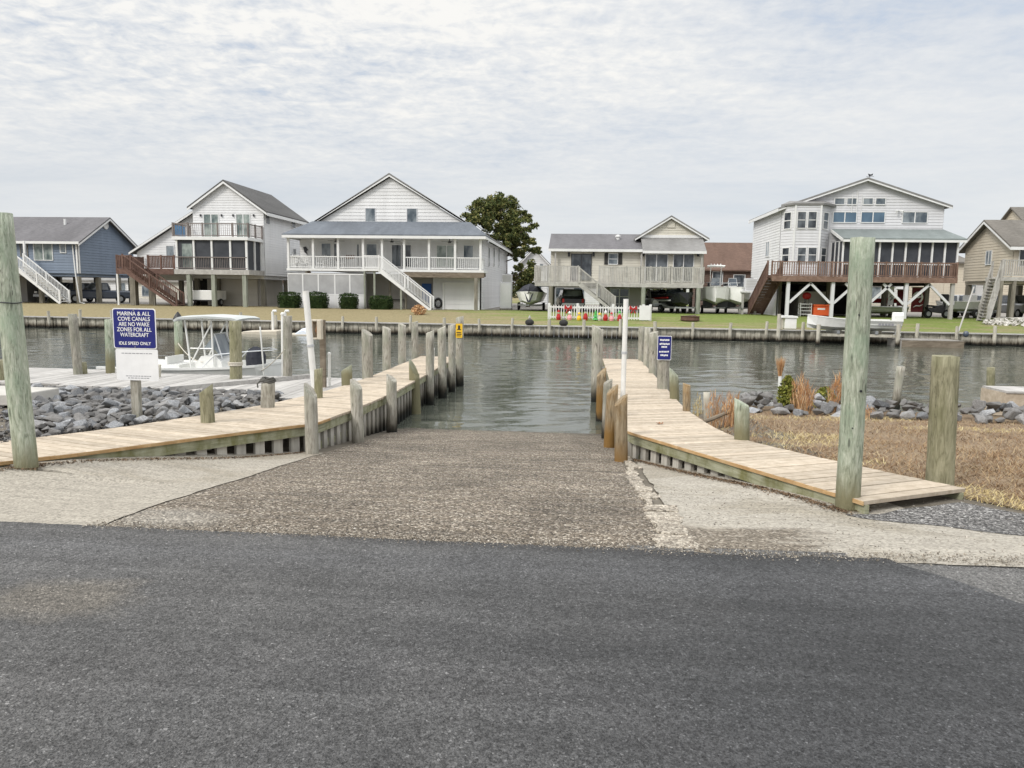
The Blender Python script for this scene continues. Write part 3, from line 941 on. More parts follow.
def plank_deck(front, back, zf, name, mat, parent, bw=0.142, th=0.038):
    f, b = smooth_pts(front, 1), smooth_pts(back)
    ln = sum((p - q).length for p, q in zip(f, f[1:])); lb = sum((p - q).length for p, q in zip(b, b[1:]))
    n = int((ln + lb) / 2 / bw)
    f, b = resample(f, n), resample(b, n)
    mb = MB()
    for k in range(n):
        g = 0.048
        a0, a1 = f[k].lerp(f[k + 1], g), f[k].lerp(f[k + 1], 1 - g)
        c0, c1 = b[k].lerp(b[k + 1], g), b[k].lerp(b[k + 1], 1 - g)
        e0 = (a0 - c0).normalized() * random.uniform(0.0, 0.012)
        dz = random.uniform(-0.002, 0.002)
        P = [a0 + e0, a1 + e0, c1, c0]
        mb.slab([(p.x, p.y, zf(p.y) + dz) for p in P], th)
    mb.build(name, mat, parent, bevel=0.003)
    return f, b


def zlin(tab):
    def f(y):
        if y <= tab[0][0]: return tab[0][1]
        for (a, za), (b, zb) in zip(tab, tab[1:]):
            if y <= b: return za + (zb - za) * (y - a) / (b - a)
        return tab[-1][1]
    return f


zL = zlin([(6.4, 0.02), (9.0, -0.09), (12, -0.20), (14, -0.25)])
zR = zlin([(6.4, -0.02), (10, -0.18), (13, -0.25)])
LF = [(-9.5, 1.9), (-7.6, 4.0), (-5.45, 6.45), (-4.15, 8.85), (-3.68, 9.55), (-3.53, 9.85), (-3.53, 15), (-3.62, 21.9)]
LB = [(-10.7, 2.7), (-8.6, 4.9), (-6.25, 7.45), (-5.25, 10.6), (-4.98, 12.4), (-4.72, 15.5), (-4.70, 17), (-4.72, 21.9)]
RF = [(2.45, 6.36), (1.93, 7.5), (0.76, 10.10), (0.70, 10.22), (0.70, 10.36), (0.72, 14), (0.74, 22.4)]
RB = [(3.62, 7.06), (3.25, 7.65), (2.55, 8.9), (2.02, 10.1), (1.86, 12.4), (1.85, 14), (1.85, 22.4)]


def make_dock(label, F, B, zf, loc, water_from, side):
    root = thing('dock', label, 'dock', loc, 'plank docks beside the ramp')
    f, b = plank_deck([(x, y, 0) for x, y in F], [(x, y, 0) for x, y in B], zf, 'deck_boards', 'deck_new', root)
    # rim strip and fascia along the ramp side, pale slats below it
    def strip(pts, ins, zt, h, w, name, mat, rng=None):
        mb = MB()
        q = [p for p in pts]
        for p0, p1 in zip(q, q[1:]):
            if rng and not (rng[0] <= p0.y <= rng[1]): continue
            d = (p1 - p0).normalized(); nrm = Vector((-d.y, d.x, 0)) * ins
            A, C = p0 + nrm, p1 + nrm
            o = Vector((-d.y, d.x, 0)) * w * (1 if ins > 0 else -1)
            z0, z1 = zf(p0.y) - zt, zf(p1.y) - zt
            mb.hexa([(A.x, A.y, z0 - h), (A.x, A.y, z0), (A.x + o.x, A.y + o.y, z0 - h), (A.x + o.x, A.y + o.y, z0),
                     (C.x, C.y, z1 - h), (C.x, C.y, z1), (C.x + o.x, C.y + o.y, z1 - h), (C.x + o.x, C.y + o.y, z1)])
        return mb.build(name, mat, root)
    s = side
    ff = resample(f, 60); bb = resample(b, 60)
    strip(ff, 0.012 * s, 0.040, 0.125, 0.045, 'fascia', 'fascia_green')
    strip(bb, -0.03 * s, 0.040, 0.165, 0.045, 'fascia', 'fascia_green')
    strip(resample(f, 140), -0.004 * s, 0.004, 0.034, 0.012, 'edge_strip', 'deck_edge', (0, 10.2))
    strip(ff, 0.10 * s, 0.33, 0.11, 0.04, 'lower_rail', 'fascia_green', (9.9, 30))
    mb = MB()
    fs = resample(f, int(sum((p - q).length for p, q in zip(f, f[1:])) / 0.27))
    for p0, p1 in zip(fs, fs[1:]):
        d = (p1 - p0).normalized(); nrm = Vector((-d.y, d.x, 0)) * s
        A = p0 + nrm * 0.065; C = A + d * 0.135
        z = zf(p0.y) - 0.17; zb = min(gz(A.x, A.y), z) - 0.25
        o = nrm * 0.05
        mb.hexa([(q.x, q.y, zz) for q in (A, A + o, C, C + o) for zz in (zb, z)])
    mb.build('slat_skirt', 'slat_pale', root)
    # cross joists, hidden bulk of the substructure
    mb = MB()
    for k in range(2, 59, 3):
        p, q = ff[k].lerp(bb[k], 0.12), ff[k].lerp(bb[k], 0.94)
        mb.bar((p.x, p.y, zf(p.y) - 0.13), (q.x, q.y, zf(q.y) - 0.13), 0.05, 0.16)
    mb.build('joists', 'slat_pale', root)
    # end beam
    p, q = f[-1], b[-1]
    mb = MB(); mb.bar((p.x, p.y - 0.04, zf(p.y) - 0.125), (q.x, q.y - 0.04, zf(q.y) - 0.125), 0.05, 0.165)
    mb.build('end_beam', 'fascia_green', root)
    return root, ff, bb


dockL, _, _ = make_dock('pale new plank dock on the left of the ramp bending away past the rocks', LF, LB, zL, (-4.2, 10, 0), 11, 1)
dockR, _, _ = make_dock('pale new plank dock on the right of the ramp with flared landward end', RF, RB, zR, (1.3, 10, 0), 11, -1)
# old weathered dock behind the rocks
zO = -0.30
og = thing('dock', 'weathered grey dock behind the rocks with a moored boat beside it', 'dock', (-9, 15, 0))
mb = MB()
x = -26.0
while x < -4.75:                               # boards lie crosswise
    w = 0.145
    t = sstep(-8.5, -6.5, x)
    ya = 14.0 - 0.2 * sstep(-10.4, -10.6, x) + 0.4 * (x < -10.5)
    mb.box(x, x + w - 0.008, ya - 0.9 * t + random.uniform(-.015, .015), 16.4 + random.uniform(-.015, .015) + 0.5 * (x < -10.5), zO - 0.04, zO + random.uniform(-.003, .003))
    x += w
mb.build('deck_boards', 'wood_old_grey', og)
mb = MB(); mb.box(-26, -10.5, 14.22, 14.27, zO - 0.25, zO - 0.042); mb.box(-10.5, -8, 13.93, 13.98, zO - 0.25, zO - 0.042)
mb.box(-26, -10.5, 16.86, 16.91, zO - 0.25, zO - 0.042); mb.box(-10.5, -4.8, 16.36, 16.41, zO - 0.25, zO - 0.042)
mb.build('rim_beam', 'wood_old_grey', og)
mb = MB(); mb.bar((-7.95, 13.55, zO + 0.045), (-6.05, 16.2, zO + 0.045), 0.14, 0.085)
mb.build('curb_timber', 'wood_old_grey', og)
for x in (-15, -12, -9.4, -7.2, -5.4):
    for y in (14.4, 16.2): MB().tube([(x, y, -2.2), (x, y, zO - 0.05)], 0.09, 8).build('support_post', 'pile_grey', og)


# ------------------------------------------------------------------ piles
PILES = []
GP = 'timber mooring piles around the docks'


def pile(pb, zb, pt, wpx, mat, label, cut=0.0, below=None, group=GP, name='piling', base=None, cutdir=1, square=False):
    B = atz(pb[0], pb[1], zb) if base is None else Vector(base)
    T = aty(pt[0], pt[1], B.y)
    r = wpx / 2 * depth(B) / FPX
    g = gz(B.x, B.y)
    bot = min(zb, g) - 0.35 if below is None else below
    d = (T - B); low = B + d * ((bot - B.z) / d.z)
    root = thing(name, label, 'piling', (B.x, B.y, bot), group)
    n = 18; rng = random.Random(int(pb[0] * 7 + pb[1]))
    mb = MB(); rings = 14
    sq = lambda a: 1.0 if not square else min(1.38, 1 / max(abs(cos(a)), abs(sin(a))))
    ph = rng.uniform(0, 6.3)
    for k in range(rings + 1):
        t = k / rings
        c = low.lerp(T, t)
        rr = r * (1.03 - 0.06 * t)
        for j in range(n):
            a = 2 * pi * j / n
            w = 1 + 0.03 * mnoise.noise(Vector((cos(a) * 1.3 + ph, sin(a) * 1.3, t * 3))) + 0.02 * mnoise.noise(Vector((cos(a) * 5, sin(a) * 5, t * 9 + ph)))
            z = c.z
            if k == rings: z += cut * r * cos(a - (0.3 if cutdir > 0 else pi - 0.3)) * 1.0 + 0.012 * mnoise.noise(Vector((cos(a) * 3, sin(a) * 3, ph)))
            mb.v.append((c.x + rr * w * sq(a) * cos(a), c.y + rr * w * sq(a) * sin(a), z))
    for k in range(rings):
        for j in range(n):
            a = k * n + j; b = k * n + (j + 1) % n
            mb.f.append((a, b, b + n, a + n))
    mb.f.append(tuple(rings * n + j for j in range(n)))
    o = mb.build('shaft', mat, root, smooth=False)
    for p in o.data.polygons: p.use_smooth = len(p.vertices) == 4
    root['r'] = r; root['top'] = tuple(T); root['foot'] = tuple(B)
    return root


def P_(pb, zb, pt, w, mat, label, **k):
    o = pile(pb, zb, pt, w, mat, label, **k); PILES.append(o); return o


# two tall green poles in front
poleL = P_((27, 473), -0.1, (0.5, 213), 20.5, 'pile_green', 'tall greenish pole at the left edge of the photo beside the left dock', cut=0.0)
poleR = P_((847.5, 503.5), -0.1, (863, 238), 22.5, 'pile_green', 'tall pale green pole through the landward end of the right dock')
bigR = P_((940, 475), -0.05, (946, 356), 25, 'pile_olive', 'thick olive-brown piling standing on the brown bank beside the right dock')
# ramp side of the left dock, from the land out
P_((312, 450), -0.42, (310.5, 391), 13, 'pile_grey', 'ragged grey piling nearest the land on the ramp side of the left dock', cut=1.2, cutdir=-1)
P_((358, 438), -0.6, (356, 384), 12, 'pile_grey', 'grey slant-topped piling second from land on ramp side of left dock', cut=0.8, cutdir=-1)
P_((391.8, 428), -0.82, (391.5, 378), 10.5, 'pile_grey', 'short piling with bare brown top third from land on ramp side of left dock', cut=0.7, cutdir=-1)
P_((415.7, 413.5), -1.0, (414, 369), 10.5, 'pile_green', 'pale greenish slant-topped piling where the left dock meets the water', cut=1.8, cutdir=-1)
P_((429.8, 405), -1.0, (430, 332), 8.5, 'pile_grey', 'first of the tall wet-footed pilings on the ramp side of left dock', cut=0.4)
P_((442.6, 398), -1.0, (441.7, 328), 8.5, 'pile_grey', 'second of the tall wet-footed pilings on the ramp side of left dock', cut=0.5)
P_((452, 392), -1.0, (451.5, 325), 7, 'pile_grey', 'slim tall piling just before the yellow-signed end of the left dock', cut=0.2)
pYel = P_((459.7, 386), -1.0, (459.7, 317), 8, 'pile_grey', 'tall outermost piling of the left dock carrying a small yellow sign', cut=0.3)
# canal side of the left dock
P_((367.6, 377), -0.25, (367, 332.5), 11, 'pile_grey', 'widest tall piling on the canal side of the left dock', cut=0.6, cutdir=-1, below=-2)
P_((386.6, 368.5), -0.25, (386.6, 328), 8.5, 'pile_grey', 'second tall piling on the canal side of the left dock', cut=0.4, cutdir=-1, below=-2)
P_((402, 361.5), -0.25, (402, 324.5), 8, 'pile_grey', 'third tall piling on the canal side of the left dock', cut=0.4, cutdir=-1, below=-2)
P_((415, 356.5), -0.25, (414.7, 322), 7, 'pile_grey', 'outermost tall piling on the canal side of the left dock', cut=0.2, below=-2)
P_((347, 384), -0.24, (346.6, 368), 11, 'pile_green', 'stubby pale green piling at the bend of the left dock', cut=0.6, below=-2)
P_((318.4, 398), -0.22, (318.4, 369), 8.5, 'pile_olive', 'olive stub piling behind the white guide pole of the left dock', cut=0.2, below=-1.8)
pCoil = P_((267.6, 409), -0.2, (268, 382), 13.5, 'pile_grey', 'short grey piling topped with a dark coil of rope beside the rocks', cut=0.2)
P_((208, 424), -0.13, (206, 388.5), 13.5, 'pile_olive', 'short olive piling with rounded top between rocks and left dock', cut=0.7, cutdir=1)
# old dock
P_((78.5, 376.5), -0.35, (72.5, 314), 8.5, 'pile_grey', 'leaning grey piling at the old dock with a stub beside it', below=-2)
P_((83, 376), -0.35, (81.5, 362.5), 9, 'pile_olive', 'short brown-footed stub against the leaning piling of the old dock', below=-2)
P_((110.5, 375), -0.35, (109, 319.5), 8.5, 'pile_green', 'pale green piling partly behind the blue sign', below=-2)
pCap = P_((179.5, 371), -0.6, (178, 319), 8, 'pile_green', 'green piling with a black cone cap at the bow of the moored boat', below=-2.2)
P_((236, 380), -0.33, (235.3, 321), 12, 'pile_olive', 'thick piling with an orange-brown foot in front of the moored boat', below=-2)
P_((287.5, 382), -0.35, (287.5, 316), 9, 'pile_grey', 'grey piling with white pipe at the stern of the moored boat', below=-2.2)
P_((158.5, 378.5), -0.33, (159, 364.5), 4.5, 'bulkhead_wood', 'small dark post on the old dock right of the blue sign', below=-2)
P_((4, 381), -0.33, (3, 360), 13, 'pile_olive', 'low squared post at the photo left edge beside the old dock', below=-2)
# ramp side of the right dock
P_((621, 460.5), -0.5, (621, 400), 13, 'pile_brown', 'brown slant-topped piling nearest the land on ramp side of right dock', cut=0.9, cutdir=1)
P_((609.5, 445), -0.68, (612.5, 389.5), 11.5, 'pile_brown', 'second brown piling from land on the ramp side of right dock', cut=0.9, cutdir=1)
P_((606, 434), -0.82, (608, 381.5), 9, 'pile_grey', 'third short piling from land on the ramp side of right dock', cut=0.6, cutdir=1)
P_((600.5, 421), -1.0, (601.5, 372), 9.5, 'pile_brown', 'fourth short piling on the ramp side of right dock at the waterline', cut=0.9, cutdir=1)
P_((595.5, 402), -1.0, (596.5, 327), 9, 'pile_grey', 'tall split-topped piling on the ramp side of the right dock', cut=0.5, cutdir=-1)
P_((598, 393), -1.0, (600, 330), 7, 'pile_grey', 'tall outermost piling on the ramp side of the right dock', cut=0.2)
# canal side of the right dock
P_((641, 360.5), -0.25, (641.6, 326.5), 6, 'pile_grey', 'outermost tall piling on the canal side of the right dock', below=-2)
P_((646.3, 365), -0.25, (647.7, 328), 6.5, 'pile_grey', 'slim tall piling second from the end on canal side of right dock', below=-2)
P_((653, 373), -0.25, (653.8, 332.5), 9, 'pile_grey', 'mossy tall piling just behind the blue-signed one on the right dock', below=-2, cut=0.3)
pBlu = P_((663.3, 388.5), -0.25, (663.8, 339), 12.5, 'pile_grey', 'tall piling with a small blue notice on the right dock', below=-2)
P_((674.5, 398), -0.24, (673.8, 372.5), 9.5, 'pile_green', 'pale green slant-topped stub beside the blue-signed piling', cut=1.0, cutdir=-1, below=-2)
P_((686.6, 408.5), -0.2, (686.6, 384.5), 8, 'pile_brown', 'rust-brown stub piling between the green stub and the reeds', cut=0.3, cutdir=-1, below=-1.6)
P_((707, 419), -0.4, (706.6, 392.5), 6.5, 'bulkhead_wood', 'thin dark stub piling among the reeds by the right dock', below=-1.6)
P_((741.8, 438), -0.15, (741.8, 402.5), 15, 'pile_green', 'stout green-grey stub piling at the bend of the right dock', cut=0.5, cutdir=-1)
# right bank
P_((897, 396), -0.6, (901, 366.5), 8, 'pile_grey', 'leaning grey piling behind the rocks on the right bank', below=-2)
P_((990.5, 388), -0.4, (991, 367.5), 7.5, 'pile_olive', 'olive piling behind the timber landing at the right edge', below=-2)

# cone cap, rope coil, signs on piles
T = Vector(pCap['top']); r = pCap['r']
mb = MB().lathe([(r * 1.15, -0.03), (r * 1.18, 0.0), (r * 0.5, 0.13), (0.012, 0.19)], (0, 0, 0), 14)
mb.v = [(x + T.x, y + T.y, z + T.z + .01) for x, y, z in mb.v]
mb.build('cone_cap', 'black_plastic', pCap)
T = Vector(pCoil['top'])
mb = MB()
for k, (rr, zz) in enumerate(((.095, .012), (.085, .035), (.07, .055))):
    mb.tube([(T.x + rr * cos(a) * 1.1 + .01 * sin(3 * a + k), T.y + rr * sin(a), T.z + zz + .012 * sin(2 * a + k)) for a in [2 * pi * j / 16 for j in range(17)]], 0.018, 6)
mb.tube([(T.x - .09, T.y - .06, T.z + .03), (T.x - .13, T.y - .1, T.z - .02), (T.x - .12, T.y - .11, T.z - .08)], 0.012, 6)
tag(mb.build('rope_coil', 'dark_rope', loc=T), 'dark coil of rope draped over a short piling beside the rocks', 'rope')


fp_, tp_ = Vector(poleL['foot']), Vector(poleL['top'])
c_ = fp_.lerp(tp_, .665); rr = poleL['r'] * 1.02
MB().tube([(c_.x + rr * cos(a), c_.y + rr * sin(a), c_.z + .004 * sin(3 * a)) for a in [2 * pi * k / 20 for k in range(21)]], .005, 6).build('wire_band', 'dark_metal', poleL)
fp_, tp_ = Vector(poleR['foot']), Vector(poleR['top'])
c_ = fp_.lerp(tp_, .44); rr = poleR['r']
MB().tube([(c_.x + .02, c_.y - rr * .9, c_.z), (c_.x + .02, c_.y - rr * 1.05, c_.z)], .011, 9).build('bolt', 'black_plastic', poleR)  # black disc stands in for the dark inside a bolt hole
for t_ in (.30, .72): c_ = fp_.lerp(tp_, t_); MB().tube([(c_.x - .03, c_.y - rr * .9, c_.z), (c_.x - .03, c_.y - rr * 1.02, c_.z)], .006, 8).build('nail', 'dark_metal', poleR)


def plate(mb, c, w, h, y0, y1, rad=0.03):
    pts = []
    for sx, sz, a0 in ((1, 1, 0), (-1, 1, 90), (-1, -1, 180), (1, -1, 270)):
        for k in range(5):
            a = radians(a0 + 22.5 * k)
            pts.append((c[0] + sx * (w / 2 - rad) + rad * cos(a), c[2] + sz * (h / 2 - rad) + rad * sin(a)))
    mb.prism(pts, y0, y1)


# yellow sign on the left dock's end pile
T = Vector(pYel['top']); q = aty(459.8, 330.5, T.y)
sg = thing('warning_sign', 'small yellow sign with black marks on the end piling of the left dock', 'sign', (T.x, T.y - pYel['r'] - .03, q.z))
yy = T.y - pYel['r'] - 0.012
mb = MB(); plate(mb, (q.x, 0, q.z), 0.19, 0.40, yy - 0.006, yy, 0.02); mb.build('sign_plate', 'yellow_paint', sg)
mb = MB()
mb.box(q.x - .03, q.x + .03, yy - 0.010, yy - .0065, q.z + .05, q.z + .15); mb.box(q.x - .055, q.x + .055, yy - 0.010, yy - .0065, q.z + .02, q.z + .045)
mb.box(q.x - .07, q.x + .06, yy - 0.010, yy - .0065, q.z - .06, q.z - .035); mb.box(q.x - .06, q.x + .07, yy - 0.010, yy - .0065, q.z - .11, q.z - .085); mb.box(q.x - .07, q.x + .05, yy - 0.010, yy - .0065, q.z - .155, q.z - .135)
mb.build('sign_marks', 'black_plastic', sg)

# blue notice on the right dock
T = Vector(pBlu['top']); q = aty(663.6, 347.5, T.y)
sg = thing('notice_sign', 'small dark blue notice with white text on a right dock piling', 'sign', (q.x, T.y - pBlu['r'] - .03, q.z))
yy = T.y - pBlu['r'] - 0.014
mb = MB(); plate(mb, (q.x, 0, q.z), 0.285, 0.50, yy - 0.004, yy, 0.02); mb.build('sign_plate', 'sign_white', sg)
mb = MB(); plate(mb, (q.x, 0, q.z), 0.265, 0.475, yy - 0.0075, yy - .0045, 0.018); mb.build('sign_face', 'sign_blue', sg)
mb = MB(); rng = random.Random(3)
for zz, wd, hh in ((.165, .19, .034), (.085, .20, .034), (.02, .12, .034), (-.075, .21, .030), (-.15, .15, .034)):
    x = -wd / 2
    while x < wd / 2 - .012:
        l = rng.uniform(.014, .030); sl = rng.uniform(-.004, .004)
        mb.box(q.x + x, q.x + min(x + l, wd / 2), yy - .0098, yy - .008, q.z + zz - hh / 2 + sl, q.z + zz + hh / 2 + sl); x += l + .006
mb.build('lettering', 'sign_white', sg)

# white guide poles
def guide(pb, zb, pt, w, label):
    B = atz(pb[0], pb[1], zb); T = aty(pt[0], pt[1], B.y + .0)
    r = w / 2 * depth(B) / FPX
    g = thing('guide_pole', label, 'pole', B, 'white guide poles at the ramp')
    d = T - B
    lo = B - d * .12
    MB().tube([lo, T], r, 14).build('pipe', 'pvc_white', g, smooth=False)
    m = lo.lerp(T, 0.52)
    MB().tube([m - d * .012, m + d * .012], r * 1.16, 14).build('coupling', 'gelcoat_grey', g)
    return g
guide((314.8, 392), -0.20, (305.5, 291), 6.2, 'leaning white pipe guide pole on the left dock by the mounted box')
guide((622.8, 398), -0.2, (626, 299), 5.0, 'white pipe guide pole at the inner edge of the right dock')
def pvc(pb, zb, pt, w, label):
    B = atz(pb[0], pb[1], zb); T = aty(pt[0], pt[1], B.y); r = w / 2 * depth(B) / FPX
    o = MB().tube([B - (T - B) * .3, T], r, 10)
    o.lathe([(r * 1.25, 0), (r * 1.25, .04), (r * .5, .06)], T, 10)
    tag(o.build('pipe_stake', 'pvc_white', loc=B), label, 'pipe', 'white pipe stakes along the docks')
pvc((329.5, 384), -0.25, (329.3, 355), 2.6, 'thin white pipe beside the post with the mounted box')
pvc((283, 380), -0.4, (282.5, 315), 3.2, 'thin white pipe strapped beside the stern piling of the boat')
pvc((433.6, 372), -0.6, (433.4, 350), 2.2, 'short white pipe against the tall pilings of the left dock')
pvc((594, 402), -1.0, (595, 350), 2.0, 'thin white pipe against the split-topped piling of the right dock')

# open box mounted on a post at the back of the left dock
B = atz(323.5, 385, -0.25); tp = aty(326.5, 320, B.y)
bx = thing('dock_box', 'cream open-fronted box with rusty fittings on a dark post behind the left dock', 'dock box', B)
MB().box(B.x - .05, B.x + .05, B.y - .05, B.y + .05, -2, tp.z).build('post', 'beam_old', bx)
p0 = aty(317, 319, B.y); p1 = aty(327.5, 338.5, B.y)
x0, x1, z1, z0 = p0.x, p1.x, p0.z, p1.z
mb = MB(); t = .035
mb.box(x0, x1, B.y - .26, B.y - .235, z0, z1)
for a in ((x0, x0 + t, z0, z1), (x1 - .09, x1, z0, z1), (x0 + t, x1 - .09, z1 - t, z1), (x0 + t, x1 - .09, z0, z0 + t)): mb.box(a[0], a[1], B.y - .37, B.y - .262, a[2], a[3])
mb.build('case', 'cream_plastic', bx, bevel=.012)
mb = MB(); mb.box(x0 + t + .005, x1 - .095, B.y - .262, B.y - .25, z0 + t, z1 - t)
mb.build('inner_panel', 'ply_brown', bx)
xm = (x0 + x1) / 2
mb = MB(); mb.tube([(xm + .01, B.y - .28, z0 + .08), (xm, B.y - .29, z0 + .22), (xm + .02, B.y - .28, z1 - .08)], [.03, .022, .03], 8)
mb.tube([(xm + .05, B.y - .29, z0 + .1), (xm - .02, B.y - .32, z0 + .16), (xm + .03, B.y - .3, z0 + .3)], .02, 7)
mb.build('fittings', 'rust_brown', bx)
mb = MB(); mb.box(x1 - .06, B.x - .05, B.y - .235, B.y + .03, z0 + .2, z0 + .26); mb.build('bracket', 'dark_metal', bx)

# ------------------------------------------------------------------ blue canal sign
B = atz(137.5, 419, -0.16)
ps = thing('sign_post', 'short weathered wooden post in the rocks holding up the blue canal sign', 'post', (B.x, B.y, B.z))
zt = aty(137, 378.5, B.y).z
mb = MB(); mb.box(B.x - .055, B.x + .055, B.y - .045, B.y + .045, -0.6, zt + .25); mb.build('shaft', 'pile_grey', ps, bevel=.006)
c0 = aty(112.3, 308.0, B.y - .08); c1 = aty(155.6, 308.0, B.y - .08); cb = aty(117, 380.0, B.y - .08); cm = aty(116, 348.6, B.y - .08)
sw = (c1 - c0).length; stop = c0.z; sbot = cb.z; smid = cm.z
sx = aty(134.6, 345, B.y - .08).x
s1 = thing('canal_sign', 'dark blue no wake zone sign with white border and lettering above the rocks', 'sign', (sx, B.y - .06, smid))
yy = B.y - .06
h1 = stop - smid
mb = MB(); plate(mb, (sx, 0, smid + h1 / 2), sw, h1, yy - .004, yy, .035); mb.build('sign_plate', 'sign_white', s1)
mb = MB(); plate(mb, (sx, 0, smid + h1 / 2), sw - .028, h1 - .028, yy - .008, yy - .0045, .028); mb.build('sign_face', 'sign_blue', s1)


def letter(par, body, size, x, y, z, mat, maxw=None, name='lettering'):
    me = text_mesh(body, size)
    xs_ = [v.co.x for v in me.vertices]
    w = max(xs_) - min(xs_); k = 1.0 if not maxw else maxw / w
    R = Matrix.Rotation(radians(90), 4, 'X')
    off = Vector(par['_o'])
    for v in me.vertices:
        c = Vector((v.co.x * k, v.co.y, v.co.z)); c = R @ c
        v.co = Vector((x, y, z)) + c - off
    me.materials.append(MATS[mat])
    o = bpy.data.objects.new(name, me); COL.objects.link(o); o.parent = par
    return o


lz = [0.865, 0.735, 0.605, 0.475, 0.345, 0.135]
for body, f, wd, sz in zip(('MARINA & ALL', 'COVE CANALS', 'ARE NO WAKE', 'ZONES FOR ALL', 'WATERCRAFT', 'IDLE SPEED ONLY'), lz, (.76, .74, .71, .80, .66, .74), (.078,) * 5 + (.062,)):
    letter(s1, body, sz, sx, yy - .0105, smid + h1 * f, 'sign_white', sw * wd)
mb = MB()
for zz in (smid + h1 * .955, smid + h1 * .045):
    mb.box(sx - .008, sx + .008, yy - .012, yy - .008, zz - .008, zz + .008)
mb.build('bolts', 'metal_grey', s1)
s2 = thing('notice_board', 'white notice panel hanging directly below the blue canal sign', 'sign', (sx, B.y - .06, sbot))
h2 = smid - sbot - .006; dx = .012
mb = MB(); plate(mb, (sx + dx, 0, sbot + h2 / 2), sw - .01, h2, yy - .003, yy + .002, .02); mb.build('sign_plate', 'sign_white', s2)
rng = random.Random(5)
for zz, wd in ((.87, .70), (.14, .55), (.075, .45)):
    mb = MB()
    x = -sw * wd / 2
    while x < sw * wd / 2:
        l = rng.uniform(.02, .05); mb.box(sx + dx + x, sx + dx + x + l, yy - .0048, yy - .0034, sbot + h2 * zz - .005, sbot + h2 * zz + .005); x += l + .01
    mb.build('small_print', 'sign_grey_ink', s2)

# ------------------------------------------------------------------ rocks
def rock_mesh(seed):
    rng = random.Random(seed); bm = bmesh.new()
    for _ in range(13):
        v = Vector((rng.gauss(0, 1), rng.gauss(0, 1), rng.gauss(0, 1))).normalized() * rng.uniform(.8, 1.05)
        bm.verts.new((v.x, v.y * .82, v.z * .72))
    bmesh.ops.convex_hull(bm, input=bm.verts)
    for v in [v for v in bm.verts if not v.link_faces]: bm.verts.remove(v)
    bmesh.ops.bevel(bm, geom=list(bm.edges), offset=.07, segments=1, affect='EDGES', clamp_overlap=True)
    bmesh.ops.triangulate(bm, faces=bm.faces)
    me = bpy.data.meshes.new('rock'); bm.to_mesh(me); bm.free(); me.materials.append(MATS['rock'])
    return me


RM = [rock_mesh(k) for k in range(14)]


ROCKS = []


def rock(x, y, z, s, label, group, rng):
    ROCKS.append(dict(loc=(x, y, z), scale=(s * rng.uniform(.85, 1.25), s * rng.uniform(.8, 1.1), s * rng.uniform(.75, 1.1)), rot=(rng.uniform(-.5, .5), rng.uniform(-.5, .5), rng.uniform(0, 6.3)), k=rng.randrange(14), label=label, group=group, size=s / y))


def left_edge_x(y):                     # canal-side edge of the left dock
    pts = sorted([(b, a) for a, b in LB])
    for (y0, x0), (y1, x1) in zip(pts, pts[1:]):
        if y0 <= y <= y1: return x0 + (x1 - x0) * (y - y0) / (y1 - y0)
    return -4.7


rng = random.Random(11); cnt = 0
y = 5.9
while y < 13.9:
    xr_ = left_edge_x(y) - .16
    xl_ = atz(-6, 430, 0).x if y < 7.4 else -(y * 0.79 + .35)
    x = xr_
    while x > xl_:
        big = rng.random()
        s = rng.uniform(.055, .095) if big < .6 else rng.uniform(.095, .165)
        if True:
            X, Y = x + rng.uniform(-.05, .05), y + rng.uniform(-.06, .06)
            if (Vector((X, Y)) - Vector((B.x, B.y))).length > .22:
                rock(X, Y, gz(X, Y) + s * .22 + rng.uniform(0, .07), s, 'grey angular riprap rock in the bed behind the left dock', 'riprap rocks left of the ramp', rng); cnt += 1
        x -= s * 1.75
    y += .165
n_left = cnt
# small rubble between the rocks
mb = MB()
for _ in range(2600):
    y = rng.uniform(5.8, 13.9); x = rng.uniform(-(y * .79 + 1), left_edge_x(y) - .08)
    s = rng.uniform(.02, .06); z = gz(x, y) + s * .3
    pts = [Vector((rng.uniform(-1, 1), rng.uniform(-1, 1), rng.uniform(-.8, .8))) * s + Vector((x, y, z)) for _ in range(4)]
    mb.face(pts[0], pts[1], pts[2]); mb.face(pts[0], pts[1], pts[3]); mb.face(pts[1], pts[2], pts[3]); mb.face(pts[0], pts[2], pts[3])
tag(mb.build('gravel', 'gravel_grey'), 'small broken stone filling the gaps between the grey rocks', 'gravel', kind='stuff')
rng = random.Random(5); cnt = 0
x = 3.0
while x < 17:
    for row in range(7):
        s = rng.uniform(.08, .19)
        X = x + rng.uniform(-.1, .1); Y = shore_r(X) + row * .27 + rng.uniform(-.14, .14) - 1.25
        if True:
            rock(X, Y, gz(X, Y) + s * .45 + .05 * max(0, 3 - abs(row - 3)), s, 'pale grey riprap rock along the waterline of the right bank', 'riprap rocks on the right bank', rng); cnt += 1
    x += .25

ROCKS.sort(key=lambda r: -r['size'])
for r in ROCKS[:296]:
    o = bpy.data.objects.new('rock', RM[r['k']]); COL.objects.link(o)
    o.location, o.scale, o.rotation_euler = r['loc'], r['scale'], r['rot']
    tag(o, r['label'], 'rock', r['group'])
mb = MB()
for r in ROCKS[296:]:
    M = Matrix.Translation(r['loc']) @ Matrix.Rotation(r['rot'][2], 4, 'Z') @ Matrix.Rotation(r['rot'][0], 4, 'X') @ Matrix.Diagonal((*r['scale'], 1))
    i = len(mb.v); me = RM[r['k']]
    mb.v += [tuple(M @ v.co) for v in me.vertices]; mb.f += [tuple(i + q for q in p.vertices) for p in me.polygons]
if mb.v: tag(mb.build('rubble', 'rock'), 'smaller grey stones filling in between the riprap rocks', 'rubble', kind='stuff')

